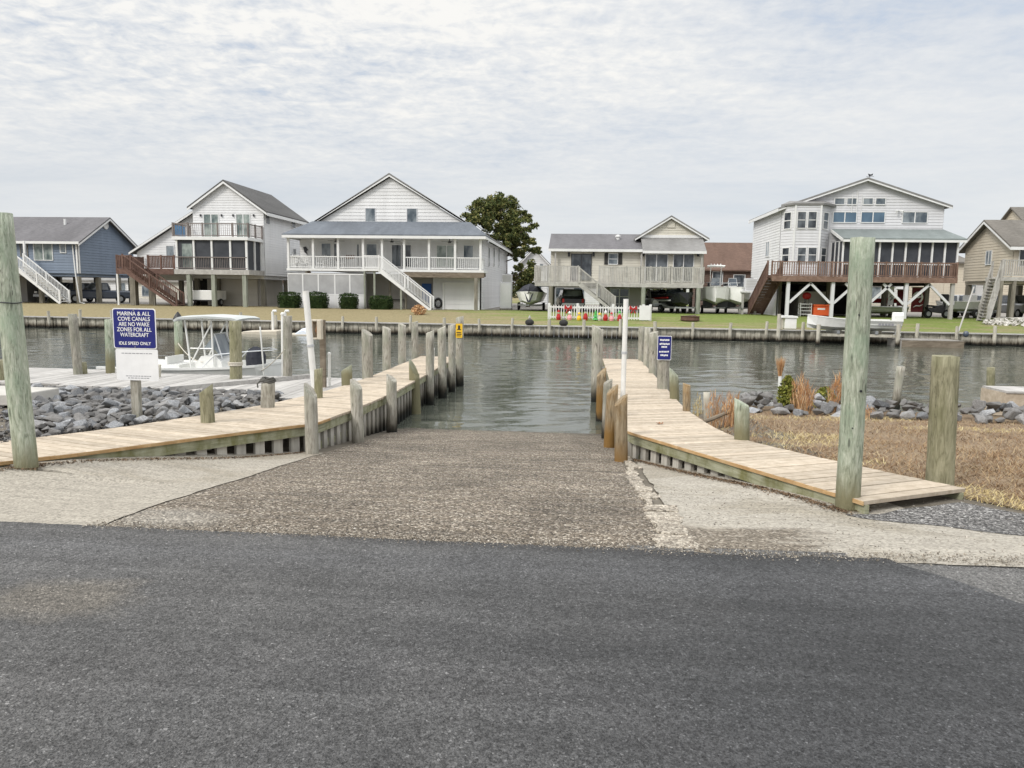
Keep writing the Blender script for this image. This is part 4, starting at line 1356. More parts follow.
# ------------------------------------------------------------------ dry grass, reeds, shrubs
def blades(mb, x, y, z, h, w, rng, lean=.5, ang=None):
    a = rng.uniform(0, 6.3); l = rng.uniform(.2, 1) * lean * h
    dx, dy = cos(a) * l, sin(a) * l
    b = rng.uniform(0, 6.3); wx, wy = cos(b) * w, sin(b) * w
    i = len(mb.v)
    mb.v += [(x - wx, y - wy, z), (x + wx, y + wy, z), (x + dx * .5 + wx * .7, y + dy * .5 + wy * .7, z + h * .6), (x + dx * .5 - wx * .7, y + dy * .5 - wy * .7, z + h * .6), (x + dx, y + dy, z + h)]
    mb.f += [(i, i + 1, i + 2, i + 3), (i + 3, i + 2, i + 4)]


def bank_left(y):
    if y < 7.2: return 4.55 - (y - 6.0) * .9
    return max(2.05 if y < 12 else 2.0, 3.6 - (y - 7.2) * .5)


rng = random.Random(21); mb = MB(); mb2 = MB()
for _ in range(52000):
    y = 5.4 + (rng.random() ** 1.25) * 9.9; x = bank_left(y) + rng.random() * (y * .80 + 1.0 - bank_left(y))
    if x < bank_left(y) or y > shore_r(x) - 1.0 + .3 * mnoise.noise(Vector((x * 1.5, 0, 2))) or y < 6.0 - max(0, x - 4.6) * .33: continue
    tuft = mnoise.noise(Vector((x * 1.1, y * 1.1, 5)))
    h = rng.uniform(.02, .06) * (1 + .9 * max(0, tuft)); z = gz(x, y)
    near_gravel = (x - bank_left(y)) < .55 and y < 7.6
    blades(mb2 if (near_gravel or mnoise.noise(Vector((x * .5, y * 1.4, 9))) > .28) else mb, x, y, z, h, rng.uniform(.0025, .005), rng, 2.6)
tag(mb.build('grass', 'dry_blades'), 'matted brown winter grass covering the right bank', 'grass', kind='stuff')
tag(mb2.build('grass', 'straw_blades'), 'paler straw patches in the brown grass of the right bank', 'grass', kind='stuff')


def reed(px, py, zb, ptop, n, spread, label, mat='reed_orange'):
    B = atz(px, py, zb); H = aty(px, ptop, B.y).z - zb
    z = gz(B.x, B.y)
    mb = MB(); rng = random.Random(int(px))
    for _ in range(n):
        a = rng.uniform(0, 6.3); rr = spread * sqrt(rng.random())
        x, y = B.x + rr * cos(a), B.y + rr * sin(a)
        h = (H + zb - z) * (.35 + .65 * rng.random() ** .8) * (1 - .35 * (rr / spread) ** 2)
        blades(mb, x, y, z - .02, h, rng.uniform(.0025, .006), rng, .38)
        if rng.random() < .5:
            for _ in range(4): blades(mb, x + rng.uniform(-.03, .03), y, z + h * rng.uniform(.6, .9), h * .22, .006, rng, .6)
    tag(mb.build('reed_clump', mat, loc=(B.x, B.y, z)), label, 'reeds', 'clumps of dead reeds by the right dock')


reed(801, 416, -.4, 368, 150, .17, 'tall orange dead reed clump between the green shrub and the tall pole')
reed(814, 405, -.5, 372, 40, .10, 'thin orange stalks just right of the tallest reed clump')
reed(836, 415, -.4, 366, 110, .14, 'orange dead reed clump touching the tall pale green pole')
reed(731, 424, -.35, 384, 90, .12, 'upright orange reed clump left of the stout green stub piling')
reed(714, 424, -.4, 387, 50, .16, 'thin pale reeds between the dark stub and the orange clump')
reed(697, 412, -.5, 391, 40, .12, 'sparse pale stalks just beside the rust-brown stub piling', 'straw_blades')
reed(862, 421, -.38, 402, 70, .2, 'low dead grass tuft behind the tall green pole')


def leafy(name, px, py, zb, ptop, wpx, n, label, mat='shrub_leaf', s=.03, cat='shrub', squash=1.0):
    B = atz(px, py, zb)
    if B.y > 40:                # on the far lawn: find where it really meets the ground
        for _ in range(12): zb = hg(B.y); B = B.lerp(atz(px, py, zb), .6)
        B.z = zb = hg(B.y)
    H = aty(px, ptop, B.y).z - zb; R = wpx / 2 * depth(B) / FPX
    z0 = gz(B.x, B.y) if B.y < 30 else zb
    root = thing(name, label, cat, (B.x, B.y, z0))
    mb = MB(); rng = random.Random(int(px) + 5); H += zb - z0
    for _ in range(n):
        t = rng.random(); rad = R * sin(pi * min(.97, .12 + t * .85)) ** .7 * sqrt(rng.random())
        a = rng.uniform(0, 6.3); c = Vector((B.x + rad * cos(a), B.y + rad * sin(a) * squash, z0 + H * t))
        u = Vector((rng.gauss(0, 1), rng.gauss(0, 1), rng.gauss(0, 1))).normalized() * s; v = Vector((rng.gauss(0, 1), rng.gauss(0, 1), rng.gauss(0, 1))).normalized() * s * .6
        mb.face(c - u, c + v, c + u, c - v)
    mb.build('foliage', mat, root)
    mb = MB()
    for k in range(6):
        a = rng.uniform(0, 6.3); mb.tube([(B.x, B.y, z0 - .05), (B.x + R * .3 * cos(a), B.y + R * .3 * sin(a), z0 + H * .5), (B.x + R * .6 * cos(a), B.y + R * .6 * sin(a), z0 + H * .85)], [.012, .008, .004], 5)
    mb.build('stem', 'bark', root)
    return root


leafy('shrub', 786, 414, -.40, 376, 19, 1500, 'small yellow-green shrub at the water edge left of the orange reeds', s=.035)
leafy('shrub', 824, 408, -.42, 387, 24, 900, 'low yellow-green shrub between the two orange reed clumps', s=.03)
# dead plume on a white pipe standing in the water
B = atz(780, 392, -0.9)
pl = thing('marker_pipe', 'white pipe stub at the right waterline with a dry plume stuck in its top', 'pipe', B)
t1 = aty(780, 376, B.y); MB().tube([B - Vector((0, 0, .5)), t1], .045, 10).build('pipe', 'pvc_white', pl)
mb = MB(); rng = random.Random(3); t2 = aty(780, 353, B.y)
for _ in range(240):
    h = (t2.z - t1.z) * rng.uniform(.5, 1); blades(mb, t1.x + rng.uniform(-.03, .03), t1.y + rng.uniform(-.03, .03), t1.z - .05, h, .008, rng, .28)
mb.build('plume', 'reed_orange', pl)

# timber landing at the right edge
c0 = atz(1004, 404, -.3)
ld = thing('landing', 'timber landing with bleached top at the right edge of the bank', 'landing', (c0.x, c0.y, -.3))
zt = aty(1004, 391, c0.y).z
mb = MB()
for k in range(16): mb.box(c0.x + .02 + k * .15, c0.x + .165 + k * .15, c0.y - .02, c0.y + .85, zt - .04, zt)
mb.build('deck_boards', 'wood_old_grey', ld)
mb = MB(); mb.box(c0.x, c0.x + 2.6, c0.y, c0.y + .05, zt - .75, zt - .043); mb.box(c0.x, c0.x + .05, c0.y + .052, c0.y + .85, zt - .75, zt - .043); mb.box(c0.x + .5, c0.x + .6, c0.y - .08, c0.y - .002, zt - .6, zt - .02)
mb.build('rim', 'deck_new', ld)
for a in (.12, 2.4):
    for b in (.15, .7): MB().tube([(c0.x + a, c0.y + b, -2), (c0.x + a, c0.y + b, zt - .05)], .08, 8).build('support_post', 'pile_grey', ld)
# weathered slab at the photo's left edge behind the pole
c0 = atz(5, 404, -.15)
mb = MB(); mb.slab([(c0.x - 1.2, c0.y - .1, c0.z + .16), (c0.x + .18, c0.y, c0.z + .15), (c0.x + .25, c0.y + .9, c0.z + .15), (c0.x - 1.2, c0.y + .9, c0.z + .16)], .18)
tag(mb.build('concrete_block', 'stone_pale', loc=c0, bevel=.02), 'pale concrete block lying on the rocks behind the tall left pole', 'block')
# driftwood at the reeds and a dead leaf on the right dock
q = atz(712, 425, -.36)
mb = MB().tube([q + Vector((-.25, -.1, .02)), q + Vector((0, 0, .10)), q + Vector((.3, .15, .2)), q + Vector((.42, .1, .18))], [.03, .035, .025, .01], 7)
tag(mb.build('driftwood', 'beam_old', loc=q), 'dark driftwood branch lying in the reeds by the right dock', 'branch')
q = atz(660, 424, zR(10.6)); q.z = zR(q.y) + .004
mb = MB(); rng = random.Random(1)
for k in range(5):
    a = k * 1.2; mb.face(q + Vector((.0, 0, .004)), q + Vector((.05 * cos(a), .05 * sin(a), .012)), q + Vector((.055 * cos(a + .6), .055 * sin(a + .6), .03)), q + Vector((.04 * cos(a + .9), .04 * sin(a + .9), .01)))
tag(mb.build('dead_leaf', 'rust_brown', loc=q), 'curled brown dead leaf lying on the right dock boards', 'leaf')

mb = MB(); rng = random.Random(44)
def litter(x, y, s=.02):
    z = gz(x, y) + .02; a = rng.uniform(0, 6.3); b = a + rng.uniform(1, 2)
    mb.face((x, y, z), (x + s * cos(a), y + s * sin(a), z + rng.uniform(.002, .014)), (x + s * cos(b), y + s * sin(b), z + rng.uniform(.0, .012)))
for _ in range(2600):
    t = rng.random(); k = rng.random()
    p_ = Vector((0.85, 10.0)).lerp(Vector((2.4, 6.42)), t); litter(p_.x - .04 - abs(rng.gauss(0, .055)), p_.y - .03 - abs(rng.gauss(0, .05)), rng.uniform(.008, .024))
for _ in range(1500):
    t = rng.random(); p_ = Vector((-5.5, 6.35)).lerp(Vector((-3.7, 9.5)), t); litter(p_.x + .03 + abs(rng.gauss(0, .05)), p_.y - .03 - abs(rng.gauss(0, .04)), rng.uniform(.008, .02))
for pl_r in (poleL, poleR, bigR):
    f_ = Vector(pl_r['foot'])
    for _ in range(160): a = rng.uniform(0, 6.3); d = pl_r['r'] + abs(rng.gauss(0, .04)); litter(f_.x + d * cos(a), f_.y + d * sin(a), rng.uniform(.008, .02))
tag(mb.build('leaf_litter', 'litter'), 'brown leaf litter and dirt gathered along the foot of the docks', 'leaves', kind='stuff')
# loose stones scattered on the asphalt and aprons
mb = MB(); rng = random.Random(8)
def stone(x, y, s, off):
    z = gz(x, y) + off + s * .25
    pts = [Vector((rng.uniform(-1, 1), rng.uniform(-1, 1), rng.uniform(-.5, .7))) * s + Vector((x, y, z)) for _ in range(5)]
    for q in ((0, 1, 2), (0, 1, 3), (1, 2, 4), (0, 2, 3), (1, 3, 4), (2, 3, 4)): mb.face(*[pts[k] for k in q])
for _ in range(5200):
    stone(rng.uniform(-3.5, 3.0), 4.86 + abs(rng.gauss(0, .10)) - abs(rng.gauss(0, .055)), rng.uniform(.003, .0105), .018)
for _ in range(420): stone(rng.uniform(-3, 3.5), rng.uniform(2.2, 4.8), rng.uniform(.003, .008), .014)
for _ in range(900): stone(rng.uniform(.9, 4), rng.uniform(4.9, 7.5), rng.uniform(.004, .012), .013)
tag(mb.build('pebbles', 'pebble'), 'loose small stones scattered over the asphalt edge and apron', 'pebbles', kind='stuff')
mb = MB()
for _ in range(26): stone(rng.uniform(-2.6, 3), rng.uniform(2.4, 4.7), rng.uniform(.006, .011), .014)
tag(mb.build('debris', 'black_plastic'), 'tiny black bits of debris on the grey asphalt', 'debris', kind='stuff')

# ------------------------------------------------------------------ house building tools
class Face:
    """a vertical wall plane: S looks towards the canal, E and W are side walls; (u, z, d) with d outwards"""
    def __init__(s, kind, at): s.k, s.a = kind, at

    def pt(s, u, z, d=0.0):
        if s.k == 'S': return (u, s.a - d, z)
        if s.k == 'E': return (s.a + d, u, z)
        return (s.a - d, u, z)

    def px(s, px, py):                      # photo point -> (u, z)
        if s.k == 'S': p = aty(px, py, s.a); return p.x, p.z
        p = atx(px, py, s.a); return p.y, p.z

    def box(s, mb, u0, u1, z0, z1, d0, d1):
        return mb.hexa([s.pt(u, z, d) for u in sorted((u0, u1)) for z in sorted((z0, z1)) for d in sorted((d0, d1))])


def clip(poly, z0, z1):
    def half(p, z, keep_above):
        out = []
        for a, b in zip(p, p[1:] + p[:1]):
            ia = a[1] >= z if keep_above else a[1] <= z; ib = b[1] >= z if keep_above else b[1] <= z
            if ia: out.append(a)
            if ia != ib:
                t = (z - a[1]) / (b[1] - a[1]); out.append((a[0] + (b[0] - a[0]) * t, z))
        return out
    p = half(poly, z0, True)
    return half(p, z1, False) if p else p


def lap_wall(mb, F, poly, course=0.2, lip=0.028, back=True):
    """horizontal lap boards over a convex wall outline"""
    zs = [p[1] for p in poly]; z = min(zs)
    while z < max(zs) - 0.01:
        z1 = min(z + course, max(zs)); c = clip(poly, z, z1)
        if len(c) >= 3:
            mb.face(*[F.pt(u, zz, lip * (1 - (zz - z) / course)) for u, zz in c])
            lo = [q for q in c if abs(q[1] - z) < 1e-4]
            if len(lo) >= 2:
                a, b = min(lo), max(lo)
                mb.face(F.pt(a[0], z, lip), F.pt(b[0], z, lip), F.pt(b[0], z, 0), F.pt(a[0], z, 0))
        z = z1
    if back: mb.face(*[F.pt(u, zz, -0.12) for u, zz in poly])
    return mb


def window(root, F, u0, u1, z0, z1, vb=1, hb=0, frame='trim_white', pane='glass_dark', t=0.055, name='window', curtain=False):
    u0, u1 = sorted((u0, u1)); z0, z1 = sorted((z0, z1))
    mb = MB(); D = 0.065
    F.box(mb, u0 - t, u0, z0 - t, z1 + t, 0.0, D); F.box(mb, u1, u1 + t, z0 - t, z1 + t, 0.0, D)
    F.box(mb, u0, u1, z1, z1 + t, 0.0, D); F.box(mb, u0, u1, z0 - t, z0, 0.0, D + 0.02)
    for k in range(1, vb + 0):
        c = u0 + (u1 - u0) * k / vb; F.box(mb, c - .035, c + .035, z0, z1, 0.0, D - .006)
    for k in range(1, hb + 1):
        c = z0 + (z1 - z0) * k / (hb + 1)
        for q in range(vb):
            a = u0 + (u1 - u0) * q / vb + .036; b = u0 + (u1 - u0) * (q + 1) / vb - .036
            F.box(mb, a, b, c - .022, c + .022, 0.0, D - .012)
    w = mb.build(name, frame, root)
    g = MB(); F.box(g, u0, u1, z0, z1, 0.036, 0.046); g.build('pane', pane, w)
    return w


def wpx(root, F, x0, y0, x1, y1, **k):
    a = F.px(x0, y0); b = F.px(x1, y1)
    return window(root, F, a[0], b[0], b[1], a[1], **k)


def railing(root, p, q, h=0.95, mat='trim_white', sp=0.14, posts=0, bw=0.035, top=0.07, low=0.10, name='railing', solid=False, pend=True):
    p, q = Vector(p), Vector(q); mb = MB(); up = Vector((0, 0, h))
    mb.bar(p + up, q + up, top * 1.2, top)
    mb.bar(p + Vector((0, 0, low)), q + Vector((0, 0, low)), 0.05, 0.06)
    L = (q - p).length; n = max(1, int(L / sp))
    for k in range(1, n):
        a = p.lerp(q, k / n)
        mb.box(a.x - bw / 2, a.x + bw / 2, a.y - bw / 2, a.y + bw / 2, a.z + low + .03, a.z + h - top / 2)
    for k in range((posts + (1 if pend else 0)) if posts else 0):
        a = p.lerp(q, k / posts); w = 0.055
        mb.box(a.x - w, a.x + w, a.y - w, a.y + w, a.z - .05, a.z + h + .08)
    return mb.build(name, mat, root)


def stairs(root, top, bot, wv, mat, n=14, railmat=None, h=0.9, sp=0.18, riser=False):
    """flight from top to bot (centre line of one side), wv = width vector"""
    top, bot, wv = Vector(top), Vector(bot), Vector(wv)
    mb = MB()
    for s_ in (Vector((0, 0, 0)), wv):
        mb.bar(top + s_ - Vector((0, 0, .12)), bot + s_ - Vector((0, 0, .0)), 0.05, 0.28)
    run = (bot - top); run.z = 0
    dirn = run.normalized()
    for k in range(n):
        c = top.lerp(bot, (k + .5) / n)
        a, b = c - dirn * .13, c + dirn * .13
        z = c.z + .02
        e = wv.normalized() * .03
        mb.hexa([Vector((q.x, q.y, zz)) + r_ for q in (a, b) for r_ in (e, wv - e) for zz in (z - .04, z)])
        if riser:
            q = a + dirn * .02; h_ = (top.z - bot.z) / n
            mb.hexa([Vector((u.x, u.y, zz)) + r_ for u in (q - dirn * .01, q + dirn * .01) for r_ in (e, wv - e) for zz in (z + .003, z + h_ - .045)])
    st = mb.build('stairs', mat, root)
    for s_ in (Vector((0, 0, 0)), wv):
        railing(root, top + s_, bot + s_, h, railmat or mat, sp, posts=2, name='stair_railing')
    return st


def post(root, x, y, z0, z1, w, mat, name='post', round_=False):
    mb = MB()
    if round_: mb.tube([(x, y, z0), (x, y, z1)], w / 2, 10)
    else: mb.box(x - w / 2, x + w / 2, y - w / 2, y + w / 2, z0, z1)
    return mb.build(name, mat, root)


def gable_roof_y(mb, xl, zl, xp, zp, xr, zr, y0, y1, t=0.16):
    """ridge along y; left eave, peak, right eave"""
    mb.slab([(xl, y0, zl), (xp, y0, zp), (xp, y1, zp), (xl, y1, zl)], t)
    mb.slab([(xp + .003, y0, zp), (xr, y0, zr), (xr, y1, zr), (xp + .003, y1, zp)], t)
    return mb


def rake(root, F, pts, w=0.2, d=0.06, mat='trim_white', name='rake_trim'):
    mb = MB(); w *= .62
    for a, b in zip(pts, pts[1:]):
        P = [(a[0], a[1]), (b[0], b[1]), (b[0], b[1] - w), (a[0], a[1] - w)]
        f = [F.pt(u, z, d) for u, z in P]; k = [F.pt(u, z, d + .05) for u, z in P]
        mb.hexa([f[0], k[0], f[3], k[3], f[1], k[1], f[2], k[2]])
    return mb.build(name, mat, root)


GH = 0.25        # ground level at the houses
HG = 'stilt houses on the far bank'

# ------------------------------------------------------------------ house 1: blue, far left
F1 = Face('S', 58.0)
x1, _ = F1.px(78, 257); _, zf = F1.px(60, 273.2); _, ze = F1.px(60, 240.5)
E1 = Face('E', x1)
yb = E1.px(133.5, 260)[0]; ym = (58 + yb) / 2; zr = E1.px(105.5, 218.5)[1]
h1 = thing('house', 'blue sided house on stilts with grey shingle roof and white stairs', 'house', (x1 - 6, 62, GH), HG)
xl1 = x1 - 15.0
mb = MB(); lap_wall(mb, F1, [(xl1, zf), (x1, zf), (x1, ze), (xl1, ze)], .22)
lap_wall(mb, E1, [(58, zf), (yb, zf), (yb, ze), (ym, zr - .08), (58, ze)], .22)
mb.box(xl1, x1 - .13, 58.13, yb, zf - .25, zf - .002)
mb.face((xl1, yb, zf), (x1, yb, zf), (x1, yb, ze), (xl1, yb, ze))
mb.build('wall', 'siding_blue', h1)
mb = MB(); ov = .45; sl = (zr - ze) / (ym - 58)
mb.slab([(xl1, 58 - ov, ze - ov * sl + .1), (x1 + ov, 58 - ov, ze - ov * sl + .1), (x1 + ov, ym, zr + .1), (xl1, ym, zr + .1)], .12)
mb.slab([(xl1, ym + .003, zr + .1), (x1 + ov, ym + .003, zr + .1), (x1 + ov, yb + ov, ze - ov * sl + .1), (xl1, yb + ov, ze - ov * sl + .1)], .12)
rf = mb.build('roof', 'roof_charcoal', h1)
q = aty(65, 222, 60.5)
MB().tube([(q.x, 60.5, q.z - .6), (q.x, 60.5, q.z + .25)], .1, 8).build('vent_pipe', 'paint_white', rf)
rake(h1, E1, [(58 - ov, ze - ov * sl - .02), (ym, zr - .02), (yb + ov, ze - ov * sl - .02)], .26, ov - .05)
mb = MB(); F1.box(mb, xl1, x1 + ov, ze - .30, ze - .10, ov - .0, ov + .05); mb.build('gutter', 'trim_white', h1)
mb = MB(); F1.box(mb, x1 - .14, x1 + .0, zf, ze - .05, .03, .08); mb.box(x1 + .03, x1 + .08, 58.0, 58.12, zf, ze); mb.build('corner_trim', 'trim_white', h1)
q = F1.px(75, 300)
mb = MB(); mb.tube([(x1 - .35, 57.9, ze - .35), (x1 - .2, 57.85, zf), (x1 + .05, 57.85, GH + .12), (x1 + .5, 57.8, GH + .03)], .05, 8); mb.build('downspout', 'trim_white', h1)
q = E1.px(105, 225)
mb = MB().tube([E1.pt(q[0], q[1], .03), E1.pt(q[0], q[1], .1)], .36, 16); mb.build('gable_vent', 'trim_white', h1)
wpx(h1, F1, 34, 243.5, 53, 260, vb=2, pane='glass_green'); wpx(h1, F1, 60.5, 243.5, 66, 252.5, pane='glass_mid')
wpx(h1, F1, 20.5, 241.5, 28, 256, pane='glass_dark', frame='stilt', name='door')
mb = MB(); a = F1.px(31, 250)[0]; mb.box(a - .07, a + .07, 57.2, 57.34, zf, ze - .1); mb.build('porch_post', 'trim_white', h1)
a = F1.px(10, 250)[0]; b = F1.px(31.5, 250)[0]
mb = MB(); mb.box(a - 3, b, 56.4, 57.97, zf - .28, zf - .05); mb.build('porch_floor', 'deck_weathered', h1)
# white stairs coming down to the right
tp = aty(16, 267.5, 56.2); bt = aty(62, 303, 56.2)
stairs(h1, (tp.x, 56.0, tp.z + .15), (bt.x, 56.0, GH + .1), (0, 1.1, 0), 'trim_white', 15, 'trim_white', .95, .15)
for k, (px, yy) in enumerate(((80.5, 58.2), (98.5, 58.2 + 2.6), (114, 58.2 + 5.2), (130.5, 58.2 + 8.4))):
    xx = x1 - .25; post(h1, xx, [58.25, 60.8, 63.6, yb - .2][k], GH - .3, zf - .25, .32, 'stilt', 'stilt')
for xx in (x1 - 3.6, x1 - 7.2, x1 - 10.8):
    for yy in (58.3, 62.6, yb - .2): post(h1, xx, yy, GH - .3, zf - .25, .3, 'stilt', 'stilt')
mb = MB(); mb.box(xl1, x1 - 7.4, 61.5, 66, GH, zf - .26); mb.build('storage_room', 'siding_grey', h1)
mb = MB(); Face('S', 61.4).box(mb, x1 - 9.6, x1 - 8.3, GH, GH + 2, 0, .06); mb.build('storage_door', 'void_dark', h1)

# ------------------------------------------------------------------ house 2: white with balcony and screened porch
Y2 = 59.0; YP2 = 56.3
F2, P2 = Face('S', Y2), Face('S', YP2)
xR, zRt = F2.px(263.5, 210); xPk, zPk = F2.px(225, 182); xK, zK = F2.px(192.5, 206.5); _, zB = F2.px(230, 275)
G2 = Face('S', Y2 + 1.0); xLL, zLL = G2.px(133.5, 251); _, zLB = G2.px(150, 276)
E2 = Face('E', xR); ybk = E2.px(304, 240)[0]
h2 = thing('house', 'white gabled house on stilts with dark balcony rail and screened porch', 'house', ((xR + xK) / 2, 62, GH), HG)
mb = MB(); lap_wall(mb, F2, [(xK, zB), (xR, zB), (xR, zRt), (xPk, zPk), (xK, zK)], .2)
lap_wall(mb, E2, [(Y2, zB), (ybk, zB), (ybk, zRt), (Y2, zRt)], .2)
mb.box(xK, xR - .13, Y2 + .13, ybk, zB - .3, zB - .003)
mb.build('wall', 'siding_white', h2)
mb = MB(); lap_wall(mb, G2, [(xLL + .3, zLB), (xK + .05, zLB), (xK + .05, zK - .15), (xLL + .3, zLL - .1)], .2)
mb.box(xLL + .3, xK, Y2 + 1.13, ybk, zLB - .3, zLB)
mb.build('side_wall', 'siding_white', h2)
mb = MB(); sr = (zPk - zRt) / (xR - xPk); sL = (zPk - zK) / (xPk - xK); o = .4
mb.slab([(xPk, Y2 - .35, zPk + .15), (xR + o, Y2 - .35, zRt + .15 - o * sr), (xR + o, ybk + .3, zRt + .15 - o * sr), (xPk, ybk + .3, zPk + .15)], .14)
mb.slab([(xK - .3, Y2 - .35, zK + .15 - .3 * sL), (xPk - .003, Y2 - .35, zPk + .15), (xPk - .003, ybk + .3, zPk + .15), (xK - .3, ybk + .3, zK + .15 - .3 * sL)], .14)
sL2 = (zK - zLL) / (xK - xLL)
mb.slab([(xLL - .2, Y2 + .6, zLL - .2 * sL2), (xK - .31, Y2 + .6, zK - .25), (xK - .31, ybk, zK - .25), (xLL - .2, ybk, zLL - .2 * sL2)], .14)
rf = mb.build('roof', 'roof_dark', h2)
rake(h2, F2, [(xK - .3, zK - .3 * sL + .02), (xPk, zPk + .02), (xR + o, zRt - o * sr + .02)], .28, .30)
rake(h2, G2, [(xLL - .2, zLL - .2 * sL2 - .03), (xK - .3, zK - .27)], .26, .36)
mb = MB(); E2.box(mb, Y2 - .3, ybk + .3, zRt - o * sr - .2, zRt - o * sr + .04, o, o + .05); mb.build('gutter', 'trim_white', h2)
wpx(h2, F2, 204, 214.5, 219, 238, vb=2, pane='glass_green', name='sliding_door'); wpx(h2, F2, 236.5, 214.5, 250.5, 238, vb=2, pane='glass_green', name='sliding_door')
wpx(h2, F2, 166.5 + 27, 246, 174 + 27, 257, pane='glass_mid')
wpx(h2, G2, 166.5, 246, 174.5, 257, pane='glass_mid')
for (px, y0, y1_) in ((265.5 + 1.5, 215, 224), (293, 220, 228), (294, 249, 257)):
    a = E2.px(px, y0); b = E2.px(px, y1_); window(h2, E2, a[0] - .35, a[0] + .35, b[1], a[1], pane='glass_dark')
for px in (201, 222, 233.5, 254):
    a = F2.px(px, 215.5); mb = MB(); F2.box(mb, a[0] - .05, a[0] + .05, a[1] - .09, a[1] + .09, .03, .14); mb.build('wall_lamp', 'dark_metal', h2)
# porch block
xa, _ = P2.px(175.5, 250); xb, _ = P2.px(247, 250); _, zT = P2.px(210, 240.0); _, zD = P2.px(210, 269.5); _, zU = P2.px(210, 274.5); _, zc = P2.px(210, 236.5)
mb = MB(); mb.box(xa - .2, xb + .15, YP2 - .15, Y2 - .03, zT, zT + .25); mb.build('balcony_floor', 'trim_white', h2)
for nm, p_, q_ in (('a', (xa - .15, YP2, zT + .25), (xb + .1, YP2, zT + .25)), ('b', (xa - .15, YP2 + .1, zT + .25), (xa - .15, Y2 - .1, zT + .25)), ('c', (xb + .1, YP2 + .1, zT + .25), (xb + .1, Y2 - .1, zT + .25))):
    railing(h2, p_, q_, 1.0, 'rail_brown', .16, posts=5 if nm == 'a' else 2, bw=.025, name='balcony_railing')
mb = MB(); mb.box(xa - .13, xa - .11, YP2 + .15, Y2 - .9, zT + .35, zT + 1.15); mb.build('privacy_screen', 'canvas_blue', h2)
xd, _ = P2.px(117.5, 262)
mb = MB(); mb.box(xd, xb + .2, YP2 - .2, Y2 + .9, zU, zD); mb.build('porch_floor', 'deck_weathered', h2)
mb = MB(); mb.box(xa + .05, xb - .05, YP2 + .06, YP2 + .08, zD, zT); mb.box(xb - .08, xb - .06, YP2 + .09, Y2 - .04, zD, zT); mb.box(xa + .06, xa + .08, YP2 + .09, Y2 - .04, zD, zT)
mb.build('porch_screen', 'screen_dark', h2)
for px in (177, 194, 212, 230.5, 246.5):
    a, _ = P2.px(px, 255); post(h2, a, YP2 + .02, zD, zT, .14, 'trim_white', 'porch_post')
post(h2, xb, Y2 - .12, zD, zT, .14, 'trim_white', 'porch_post'); post(h2, xb, (YP2 + Y2) / 2, zD, zT, .12, 'trim_white', 'porch_post')
railing(h2, (xa, YP2 - .03, zD), (xb, YP2 - .03, zD), .95, 'rail_brown', .14, bw=.03)
a0, _ = P2.px(182, 255); b0, _ = P2.px(192, 255)
mb = MB(); mb.box(a0, b0, YP2 + .03, YP2 + .055, zD + .1, zT - .3); mb.build('porch_door', 'glass_green', h2)
# brown deck and stairs at its left end
xs0, _ = P2.px(132, 265)
railing(h2, (xd, YP2 - .1, zD), (xs0, YP2 - .1, zD), 1.0, 'deck_brown', .12, posts=1, bw=.07)
railing(h2, (xs0 + 1.4, YP2 - .1, zD), (xa - .1, YP2 - .1, zD), 1.0, 'deck_brown', .12, posts=2, bw=.07)
railing(h2, (xd, YP2, zD), (xd, Y2 + .8, zD), 1.0, 'deck_brown', .12, posts=1, bw=.07)
mb = MB(); mb.box(xd, xa - .1, YP2 - .25, YP2 - .202, zU - .05, zD + .02); mb.build('deck_skirt', 'deck_brown', h2)
bt = aty(182, 302, YP2 - .6)
stairs(h2, (xs0 + .1, YP2 - 1.35, zD), (bt.x, YP2 - 1.35, hg(YP2)), (0, 1.05, 0), 'deck_brown', 15, 'deck_brown', 1.0, .16)
for px, w, m in ((118, .14, 'trim_white'), (134, .45, 'stilt'), (154, .15, 'stilt'), (189.5, .3, 'stilt_green'), (214, .3, 'stilt_green'), (245, .3, 'stilt_green')):
    a, _ = P2.px(px, 285); post(h2, a, YP2, hg(YP2) - .2, zU, w, m, 'stilt')
for yy in (Y2 + .3, Y2 + 5, ybk - .3):
    for xx in (xR - .3, xR - 4.2, xK, xK - 4): post(h2, xx, yy, GH - .2, zB - .3, .34, 'stilt', 'stilt')
Fb = Face('S', Y2 + .7); a = Fb.px(207, 276); b = Fb.px(258, 303)
mb = MB(); lap_wall(mb, Fb, [(a[0], GH), (b[0], GH), (b[0], zB - .32), (a[0], zB - .32)], .2); mb.box(a[0], b[0], Y2 + .83, Y2 + 6, GH, zB - .32); mb.build('ground_floor_room', 'siding_beige', h2)
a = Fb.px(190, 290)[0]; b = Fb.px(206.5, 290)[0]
mb = MB(); mb.box(a, b, Y2 + 1.2, Y2 + 1.3, GH, zB - .33); mb.build('opening_shade', 'void_dark', h2)  # solid dark panel, its colour stands in for the shade of the opening

